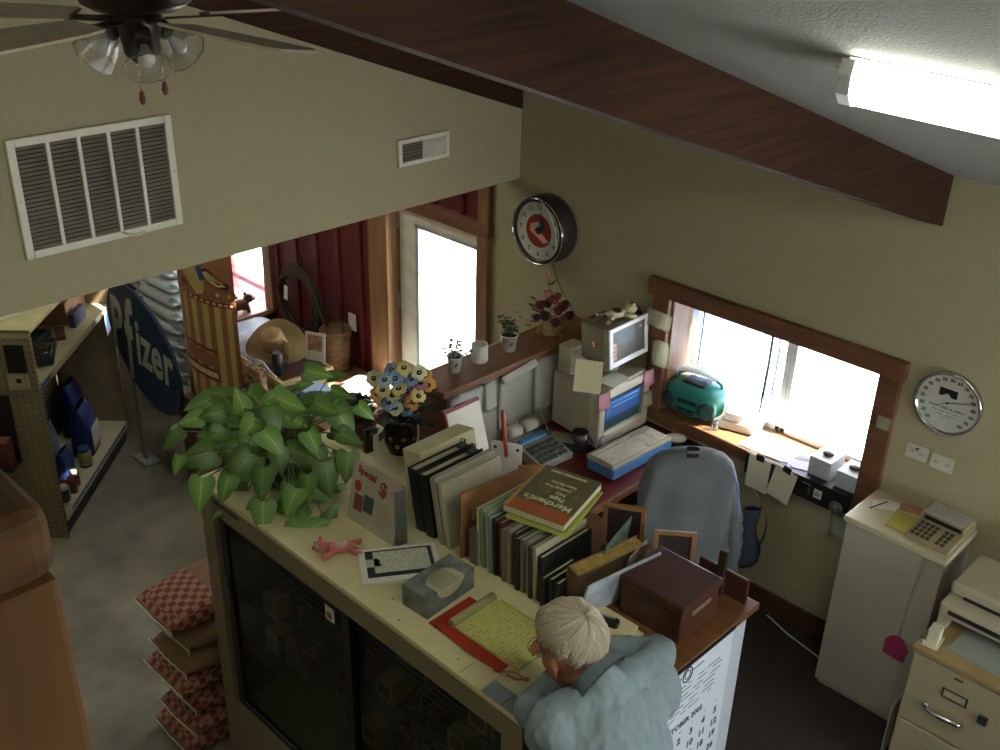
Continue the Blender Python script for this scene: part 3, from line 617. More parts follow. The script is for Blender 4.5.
# ---- things on the ledge ----
ZL = 1.20
mug('cream mug on the wooden ledge in front of the door', (-3.34, 3.30, ZL), .042, .095, mat('cream_mug', 'c6c2b2', .3), 2.6)
def small_pot(label, loc, r, h, leafm, n, spread, flower=None, seed=1):
    random.seed(seed)
    t = thing('potted_plant', label, 'plant', loc)
    m = MB(); m.lathe([(0, 0), (r * .72, 0), (r, h), (r * 1.06, h), (r * 1.06, h - .006), (r * .98, h - .008), (r * .93, h - .006), (r * .9, h - .02), (0, h - .02)], 24); m.mi(1); m.prism([(-.008, .0), (0, .018), (.01, .028), (.008, .01)], r * .90, r * .92, m=RZ(-.6) @ T(0, 0, h * .4) @ RY(PI / 2) @ RZ(PI / 2)); pt = ob('pot', m, [mat('white_pot', 'c9c6b6', .35), mat('pot_leaf_motif', '3f5a3a', .5)], t)
    m = MB(); m.cyl(r * .9, h - .021, h - .014); ob('soil', m, mat('potting_soil', '2d2119', 1.), t)
    m = MB(); lf = MB()
    for k in range(n):
        a = random.random() * 2 * PI; rr = spread * (.3 + .7 * random.random()); hh = .03 + .08 * random.random()
        tip = (rr * math.cos(a), rr * math.sin(a), h + hh * (1 if flower else .7)); m.tube([(rr * .2 * math.cos(a), rr * .2 * math.sin(a), h - .015), (rr * .6 * math.cos(a), rr * .6 * math.sin(a), h + hh * .7), tip], .0016, 5)
        for q in range(5):
            b_ = random.random() * 6.28; s_ = .012 + .008 * random.random(); fr = .4 + .6 * random.random()
            lf.prism([(0, 0), (s_ * .6, s_ * .5), (s_ * 1.5, 0), (s_ * .6, -s_ * .5)], 0, .0008, m=T(tip[0] * fr, tip[1] * fr, h + (tip[2] - h) * fr) @ RZ(b_) @ RY(random.uniform(-.6, .4)))
    ob('stems', m, mat('stem_green', '4c5a35', .7), t); ob('leaves', lf, leafm, t)
    if flower:
        m = MB()
        for k in range(7): a = random.random() * 6.28; m.ball(spread * .8 * math.cos(a), spread * .8 * math.sin(a), h + .06 + .05 * random.random(), .006)
        ob('flower_buds', m, flower, t)
    return t
gl = mat('grey_green_leaf', '5d7357', .6, var=.2)
small_pot('white pot of trailing grey green ivy at the near end of the ledge', (-3.34, 3.13, ZL), .038, .085, gl, 16, .11, seed=3)
small_pot('white pot with sprigs of tiny pink buds, mid ledge', (-3.33, 3.50, ZL), .045, .09, mat('sprig_leaf', '44553a', .7), 14, .07, mat('pink_bud', 'a4585a', .6), seed=5)
# dried rose bouquet in raffia
t = thing('dried_rose_bouquet', 'bunch of dried dark roses tied with raffia, standing in the ledge corner', 'flowers', (-3.32, 3.80, ZL))
random.seed(11)
m = MB(); m.lathe([(0, 0), (.035, .0), (.045, .03), (.03, .06), (.05, .09), (0, .09)], 16)
for k in range(40):
    a = random.random() * 6.28; m.tube([(.03 * math.cos(a), .03 * math.sin(a), .045), (.055 * math.cos(a), .055 * math.sin(a), .03 + .02 * random.random()), (.075 * math.cos(a + .3), .075 * math.sin(a + .3), .005 + .05 * random.random())], .0022, 4)
ob('raffia_wrap', m, mat('raffia', 'a98b5d', .9), t)
def rose(m, x, y, z, r, i0, i1):
    m.mi(i0); m.ball(x, y, z, r * .55, r * .55, r * .6, n=8, rings=6)
    for k in range(9):
        a = k * 2.4; q = r * (.45 + .06 * k); m.mi(i0 if k % 2 else i1)
        m.prism([(-q * .5, 0), (0, q * .65), (q * .5, 0), (0, -q * .15)], 0, .0015, m=T(x + q * .5 * math.cos(a), y + q * .5 * math.sin(a), z + r * .25 - .03 * k * r) @ RZ(a - PI / 2) @ RX(.5))
rm = [mat('dried_crimson', '5d1f20', .8), mat('dried_rose_red', '8d4038', .8), mat('dried_peach', 'b97a62', .8), mat('dried_maroon', '3b1a1c', .8), mat('dried_green', '4a5238', .8)]
m = MB()
for (x, y, z, r, i) in ((-.03, -.05, .17, .045, 0), (.02, -.07, .13, .045, 3), (.05, .0, .15, .045, 0), (-.05, .03, .15, .04, 3), (.03, .06, .15, .045, 0), (.0, .0, .20, .04, 1), (.07, .07, .11, .04, 3), (.0, -.03, .24, .034, 2), (-.02, .07, .19, .036, 1), (.07, -.04, .10, .04, 3), (-.01, -.1, .12, .035, 3), (.0, .11, .14, .038, 0), (-.01, -.02, .335, .022, 2), (.05, -.03, .21, .03, 1)):
    rose(m, x, y, z, r, i, (i + 1) % 4 if i != 2 else 1)
m.mi(4)
for k in range(26):
    a = random.random() * 6.28; r = .05 + .07 * random.random(); z = .07 + .12 * random.random(); m.prism([(0, 0), (.02, .012), (.045, 0), (.02, -.012)], 0, .001, m=T(r * math.cos(a) * .8, r * math.sin(a), z) @ RZ(a) @ RY(-.3))
m.tube([(0, 0, .08), (0, -.01, .2), (-.01, -.02, .32)], .002, 5)
for q in (-1, 1): m.prism([(0, 0), (.015, .012), (.05, 0), (.015, -.012)], 0, .001, m=T(-.005, -.015, .28) @ RZ(q) @ RY(-.6))
ob('blooms', m, rm, t)

# ---- notes taped to window casing ----
def wallnote(name, lb, x0, x1, z0, z1, y, tilt, mt, curl=.012):
    w, h = x1 - x0, z1 - z0; m = MB(); m.grid(lambda u, v: Vector(((u - .5) * w, (v - .5) * h, curl * (1 - v) ** 2)), 5, 6, th=.001)
    return tag(ob(name, m, mt, None, ((x0 + x1) / 2, y, (z0 + z1) / 2), (PI / 2, tilt, 0)), lb, 'paper')
np_ = written('note_print', 'cfc8ab', 'b6af95', .010, .3, 90, .55)
wallnote('taped_note', 'cream note taped on the upper left window casing', -2.90, -2.73, 1.335, 1.425, 4.045, .05, np_)
wallnote('taped_note', 'cream note taped lower on the left window casing above the radio', -2.83, -2.72, 1.13, 1.27, 4.045, -.06, np_)
wallnote('taped_note', 'small square note stuck on the right window casing', -1.615, -1.55, 1.25, 1.315, 4.055, .02, mat('pale_note', 'c6c2a4', .8), .004)
wallnote('wall_paper_sheet', 'white sheets hanging on the wall just left of the white cabinet', -1.735, -1.62, .62, .80, 4.066, -.08, mat('hung_sheet', 'c4c2b4', .8))
# ---- black cloth board below the sill ----
m = MB(); m.box(-2.20, -1.645, 4.022, 4.036, .765, .875, .002); m.box(-2.03, -1.645, 4.022, 4.20, .872, .878, .001); tag(ob('black_board', m, mat('black_board', '17181c', .6), None), 'black board hung over the right half of the window sill', 'board')
for (x, lb, tl) in ((-2.115, 'written slip hanging from a black clip at the left end of the black board', .02), (-1.965, 'written slip hanging askew from a black clip, right of the first slip', .18)):
    t = thing('clipped_slip', lb, 'paper', (x, 4.013, .90), (0, tl, 0), 'slips in clips under the window')
    m = MB(); m.box(-.060, .060, -.090, .090, -.0008, .0008, m=T(0, 0, -.108) @ RX(PI / 2)); ob('slip', m, np_, t)
    m = MB(); m.box(-.022, .022, -.004, .004, -.035, 0, .002); m.tube([(-.012, -.003, -.004), (-.012, -.003, .018), (.012, -.003, .018), (.012, -.003, -.004)], .0015, 5); ob('binder_clip', m, blk, t)
m = MB(); m.tube([(-.02, 0, .02), (.02, 0, .02), (.02, 0, -.03)], .004, 6); m.ball(.02, 0, -.032, .005); tag(ob('hook', m, mat('pewter', '77746c', .4, .5), None, (-1.865, 4.015, .835)), 'small metal hook on the black board', 'hook')
m = MB(); m.box(-.02, .02, -.004, .004, -.022, .022, .002); m.mi(1); m.box(-.011, .011, -.005, -.0035, -.01, .01); tag(ob('switch_tag', m, [mat('plate_white', 'c8c4b0'), mat('grey_print', '8a8a84')], None, (-1.80, 4.016, .825)), 'tiny white square plate on the black board', 'plate')
t = thing('metal_rosette', 'round grey metal ornament at the right end of the black board', 'ornament', (-1.70, 4.018, .80))
m = MB(); m.lathe([(0, 0), (.03, 0), (.034, .006), (.02, .012), (.012, .01), (0, .018)], 20, YF); 
for k in range(6): m.ball(.026 * math.cos(k * 1.047), -.006, .026 * math.sin(k * 1.047), .009, .005, .009, n=8, rings=5)
ob('rosette', m, mat('pewter', '77746c'), t); m = MB(); m.tube([(.02, -.006, -.02), (.045, -.008, -.012), (.04, -.008, -.03)], .004, 6); ob('tail_loop', m, mat('pewter', '77746c'), t)
# ---- sill items ----
ZS = .872
t = thing('boombox', 'teal green portable radio with round speakers on the window sill', 'radio', (-2.615, 4.17, ZS + .001), .12)
teal = mat('teal_plastic', '1b6c5d', .35, var=.05)
m = MB()
def bb(u, v):
    a = u * 2 * PI; ph = (v - .5) * PI; ca, sa = math.cos(a), math.sin(a)
    sx = abs(ca) ** .55 * (1 if ca > 0 else -1); sz = abs(sa) ** .8 * (1 if sa > 0 else -1); k = abs(math.cos(ph)) ** .5
    return Vector((.165 * sx * k, .105 * math.sin(ph), .095 + .092 * sz * k))
m.grid(bb, 40, 14, closeu=True); ob('body', m, teal, t)
for sx in (-1, 1):
    m = MB(); m.lathe([(0, .0), (.050, 0), (.046, .008), (.03, .010), (0, .008)], 24, T(sx * .108, -.088, .078) @ RZ(sx * .35) @ YF); ob('speaker', m, mat('speaker_mesh', '1c4238', .7, scale=80), t)
m = MB(); m.box(-.05, .05, -.115, -.09, .03, .065, .008); ob('tape_deck', m, mat('deck_dark', '15302a', .4), t); m = MB(); m.box(-.055, .055, -.113, -.095, .095, .115, .006); ob('control_slot', m, mat('deck_slot', '0d1a18', .4), t); m = MB(); m.box(-.06, .06, -.05, .05, .182, .19, .004); ob('disc_lid', m, mat('deck_slot', '0d1a18', .4), t)
m = MB(); m.tube([(-.13, .03, .14), (-.12, .03, .19), (-.07, .03, .212), (.07, .03, .212), (.12, .03, .19), (.13, .03, .14)], .009, 8); ob('carry_handle', m, teal, t)
m = MB(); m.grid(lambda u, v: Vector(((u - .5) * .23, (v - .5) * .12, .012 * math.sin(u * 3) + .006 * math.sin(v * 6))), 8, 6, th=.01); tag(ob('folded_papers', m, mat('sunlit_paper', 'cfc9b4', .8), None, (-2.62, 4.20, ZS + .224), (0, 0, .12)), 'folded papers lying on top of the green radio', 'paper')
t = thing('card_file_box', 'open white index card box with cards, on the sill right of the radio', 'box', (-2.36, 4.22, ZS), .25)
m = MB(); m.box(-.10, .10, -.06, .09, 0, .045, .003); ob('base', m, mat('box_cream', 'c9c2ac', .7), t); m = MB(); m.box(-.08, .02, -.04, .04, .045, .10, .006, m=RX(.15)); m.box(.03, .09, -.05, .06, .045, .06, .002); ob('cards', m, mat('card_white', 'd8d6cc', .7), t)
m = MB(); m.box(-.002, .002, -.05, .06, 0, .07, m=T(.03, .05, .05) @ RY(.3)); ob('lid', m, mat('card_white', 'd8d6cc'), t)
m = MB(); m.lathe([(0, 0), (.018, 0), (.02, .035), (.016, .05), (0, .05)], 14); tag(ob('small_jar', m, glassm('jar_glass', (.7, .8, .95), .25, .1), None, (-2.44, 4.10, ZS)), 'little clear jar between the radio and the card box', 'jar')
m = MB(); m.box(-.13, .13, -.10, .10, 0, .006, .001); m.box(-.12, .13, -.09, .095, .006, .009); m.mi(1); m.prism([(-.02, 0), (-.005, .03), (.0, 0)], .009, .012); m.prism([(.01, 0), (.025, .03), (.03, 0)], .009, .012); tag(ob('desk_calendar_sheet', m, [mat('sheet_white', 'dfe3e2', .7, var=.01), mat('grey_print', '8a8a84')], None, (-2.14, 4.165, ZS), (0, 0, .03)), 'bright white sheet lying on the sill over the black board', 'paper')
m = MB(); m.box(-.05, .05, -.04, .04, 0, .003); tag(ob('lilac_slip', m, mat('lilac_paper', '8d87a8', .8), None, (-1.96, 4.10, ZS + .007), (0, 0, .3)), 'lilac slip on the sill beside the paper cubes', 'paper')
stone = mat('dark_stone', '3a3c40', .6)
for (x, y, h, w, lb1, lb2) in ((-1.84, 4.14, .095, .055, 'left cube of memo paper on the window sill', 'oval black stone on the left memo cube'), (-1.70, 4.13, .085, .05, 'right cube of memo paper against the window casing', 'oval black stone on the right memo cube')):
    t = thing('memo_cube', lb1, 'paper', (x, y, ZS + .006), 0.)
    m = MB(); m.box(-w, w, -.07, .07, 0, h, .002); m.mi(1)
    for k in range(8): m.box(-w - .0004, w + .0004, -.0704, .0704, h * (k + .5) / 8, h * (k + .5) / 8 + .0006)
    ob('sheets', m, [mat('memo_grey', 'a9adb0', .8, var=.03), mat('memo_edge', '84888c', .8)], t)
    m = MB(); m.ball(0, 0, .011, .027, .019, .012); tag(ob('stone', m, stone, None, (x + .005, y - .01, ZS + .006 + h), (0, 0, .2)), lb2, 'stone')
# ================= REFRIGERATED CABINET (COUNTER) =================
FL = -.70
ZC = .95
t = thing('display_refrigerator', 'long cream topped glass door cabinet that serves as the shop counter', 'cabinet', (-2.70, 2.2, FL))
blackf = mat('black_door_frame', '1a1816', .4)
m = MB()
m.box(-3.70, -3.60, 1.90, 2.53, FL, .925, .003); m.box(-1.79, -1.69, 1.90, 2.53, FL, .925, .003); m.box(-3.60, -1.79, 1.90, 2.53, .82, .925, .002); m.box(-3.60, -1.79, 1.90, 2.53, FL, -.31, .003); m.box(-3.60, -1.79, 2.47, 2.53, -.31, .82)
m.mi(1); m.box(-3.58, -3.38, 1.896, 1.905, .886, .898); m.box(-3.705, -3.70, 1.905, 2.5, FL, .92); m.mi(1); m.box(-1.692, -1.685, 1.90, 2.5, FL, .925)
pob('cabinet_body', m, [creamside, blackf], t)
m = MB(); m.box(-3.71, -1.68, 1.893, 2.53, .925, ZC, .004); m.mi(1); 
for (x, y) in ((-2.46, 1.99), (-2.35, 1.93), (-2.05, 1.945)): m.cyl(.004, ZC - .001, ZC + .0006, m=T(x, y, 0), n=8)
m.box(-2.0, -1.998, 1.90, 1.97, ZC - .001, ZC + .0005)
pob('counter_top', m, [cream, mat('counter_scuff', '5f5233', .7)], t)
inside = mat('cabinet_inside', '4a4a44', .6)
m = MB(); m.box(-3.60, -1.79, 2.46, 2.47, -.31, .82); m.box(-3.60, -3.595, 1.97, 2.47, -.31, .82); m.box(-1.795, -1.79, 1.97, 2.47, -.31, .82); pob('liner', m, inside, t)
for z in (.58, .28, -.02):
    m = MB()
    for k in range(18): m.tube([(-3.59, 2.0 + k * .026, z), (-1.80, 2.0 + k * .026, z)], .002, 4)
    for x in (-3.5, -3.1, -2.7, -2.3, -1.9): m.tube([(x, 1.99, z - .004), (x, 2.45, z - .004)], .003, 4)
    pob('wire_shelf', m, mat('shelf_wire', '8a8a80', .4, .7), t)
for (x0, x1, y, lb) in ((-3.58, -2.64, 1.915, None), (-2.70, -1.81, 1.94, None)):
    m = MB(); w_ = .05
    m.box(x0, x0 + w_, y, y + .02, -.30, .81, .003); m.box(x1 - w_, x1, y, y + .02, -.30, .81, .003); m.box(x0, x1, y, y + .02, -.30, -.26, .003); m.box(x0, x1, y, y + .02, .785, .81, .003)
    m.mi(1); m.box(x0 + w_, x1 - w_, y - .001, y + .002, -.262, -.256)
    d = pob('sliding_door', m, [blackf, steel], t)
    m = MB(); m.box(x0 + w_ - .004, x1 - w_ + .004, y + .008, y + .011, -.265, .79); sub('door_glass', m, glassm('tinted_glass', (.70, .74, .72), .05, .06), t, d)
    m = MB(); hx = x0 + .012 if x0 < -3 else x1 - .035; m.box(hx, hx + .022, y - .012, y + .001, .30, .48, .004); sub('finger_pull', m, mat('smoked_plastic', '4c4c48', .3), t, d)
m = MB(); m.box(-.03, .03, -.001, .001, -.035, .035); m.mi(1); m.box(-.018, .012, -.0016, -.001, -.025, .005)
pr = ob('price_sticker', m, [mat('sticker_white', 'c9c4b4', .7), mat('sticker_red', '9c3c2c', .7)], None, (-2.76, 1.910, .745)); pr.parent = t; pr.location = (-2.76 + 2.70, 1.910 - 2.2, .745 - FL)
# stock behind the glass
random.seed(21)
bcol = [mat('carton_tan', '9a8458', .8), mat('carton_white', 'a8a698', .8), mat('carton_green', '5f7766', .8)]
def carton(loc, w, d, h, c):
    t_ = thing('medicine_carton', 'small carton on a wire shelf behind the cabinet glass', 'carton', loc, 0, 'cartons behind the cabinet glass')
    m = MB(); m.box(-w / 2, w / 2, -d / 2, d / 2, 0, h, .002); ob('carton_body', m, c, t_); m = MB(); m.box(-w * .35, w * .35, -d / 2 - .001, -d / 2, h * .25, h * .75); ob('carton_label', m, mat('carton_print', '6f5540', .8), t_); return t_
def bottle(loc, r, h, c):
    t_ = thing('medicine_bottle', 'small medicine bottle on a wire shelf behind the cabinet glass', 'bottle', loc, 0, 'bottles behind the cabinet glass')
    m = MB(); m.lathe([(0, 0), (r, 0), (r, h * .68), (r * .5, h * .82), (r * .5, h * .88), (0, h * .88)], 16); ob('bottle_body', m, c, t_); m = MB(); m.cyl(r * .58, h * .88, h, n=12); ob('cap', m, mat('bottle_cap', '8e3c2c', .5), t_)
    return t_
b0 = bottle((-3.4, 2.08, .283), .035, .15, mat('amber_bottle', '6b4a30', .3)); c0 = carton((-2.02, 2.06, .583), .10, .09, .11, bcol[0])
for k, x in enumerate((-1.90,)): dup(c0, None, loc=(x, 2.06, .583))
k = 0
for z in (.583, .283, -.017):
    x = -3.5
    while x < -1.9:
        if random.random() < .3 or (z > .5 and x > -2.15): x += .1; k += 1; continue
        if k % 3: q = dup(b0, None, loc=(x, 2.06 + random.random() * .08, z)); s_ = random.uniform(.8, 1.15); q.scale = (s_, s_, s_); 
        else:
            q = dup(c0, None, loc=(x, 2.06 + random.random() * .06, z))
        x += random.uniform(.11, .17); k += 1
# low back cabinet (cream end and wooden end)
t = thing('back_counter', 'cream topped strip behind the cabinet, under the flowers and binders', 'counter', (-3.0, 2.65, 0))
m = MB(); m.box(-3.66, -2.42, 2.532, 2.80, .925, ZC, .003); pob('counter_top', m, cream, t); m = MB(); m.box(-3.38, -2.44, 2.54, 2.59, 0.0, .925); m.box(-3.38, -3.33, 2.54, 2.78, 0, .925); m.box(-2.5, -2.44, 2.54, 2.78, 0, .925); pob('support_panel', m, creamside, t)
t = thing('wooden_top_cabinet', 'white end cabinet with a brown wooden top and a calendar on its side', 'cabinet', (-1.6, 2.6, 0))
wt = mat('worn_wood_top', '785030', .4, scale=4, col2='5a3920', stretch=(1, 5, 1), detail=5)
m = MB(); m.box(-2.41, -1.478, 2.535, 2.98, .925, ZC + .005, .004); m.box(-1.676, -1.478, 1.95, 2.534, .925, ZC + .005, .004); pob('wooden_top', m, wt, t)
m = MB(); m.box(-1.676, -1.482, 1.96, 2.90, 0.002, .925); m.box(-2.38, -1.676, 2.55, 2.90, 0.002, .925); pob('cabinet_body', m, mat('cabinet_white', 'b7bec2', .5, var=.02), t)
t = thing('wall_calendar', 'white October 2002 wall calendar hanging on the end of the counter', 'calendar', (-1.478, 2.51, .3))
m = MB(); m.box(-1.480, -1.476, 2.22, 2.805, .30, .935); pob('page', m, mat('calendar_page', 'ccd6dc', .7, var=.01), t)
m = MB(); m.box(-1.481, -1.472, 2.215, 2.81, .932, .945, .001); pob('top_binding', m, blk, t)
XF = Matrix(((0, 0, 1, 0), (1, 0, 0, 0), (0, 1, 0, 0), (0, 0, 0, 1)))    # local xy -> y z facing +x
m = MB(); CX = 2.52
def ct(s, y, z, sz, b=.0): m.text(s, sz, T(-1.4755, y, z) @ XF, .0006, bold=b)
ct('OCTOBER 2002', CX + .01, .655, .036, .0014)
hd = ['S', 'M', 'T', 'W', 'T', 'F', 'S']
for k in range(7): ct(hd[k], CX + (k - 3) * .078, .615, .014)
for d in range(1, 32):
    c = (d + 1) % 7; r_ = (d + 1) // 7; ct(str(d), CX + (c - 3) * .078, .570 - r_ * .0625, .044, .002)
m.tube([(-1.4755, CX + .028 * math.cos(a), .895 + .032 * math.sin(a)) for a in [i * 2 * PI / 24 for i in range(24)]], .003, 5, closed=True); m.tube([(-1.4755, CX + .016 * math.cos(a), .895 + .019 * math.sin(a)) for a in [i * 2 * PI / 24 for i in range(24)]], .002, 5, closed=True)
for k, (w, z) in enumerate(((.20, .897),)):
    m.box(-1.4757, -1.4752, CX - .10, CX - .035, z - .003, z + .003); m.box(-1.4757, -1.4752, CX + .035, CX + .10, z - .003, z + .003)
random.seed(3)
for z in (.845, .825, .80, .78, .755, .735, .715):
    y = CX - .2
    while y < CX + .2: w = random.uniform(.02, .08); m.box(-1.4757, -1.4752, y, y + w, z - .002, z + .002); y += w + random.uniform(.01, .05)
pob('print', m, mat('calendar_ink', '3d4652', .7), t)

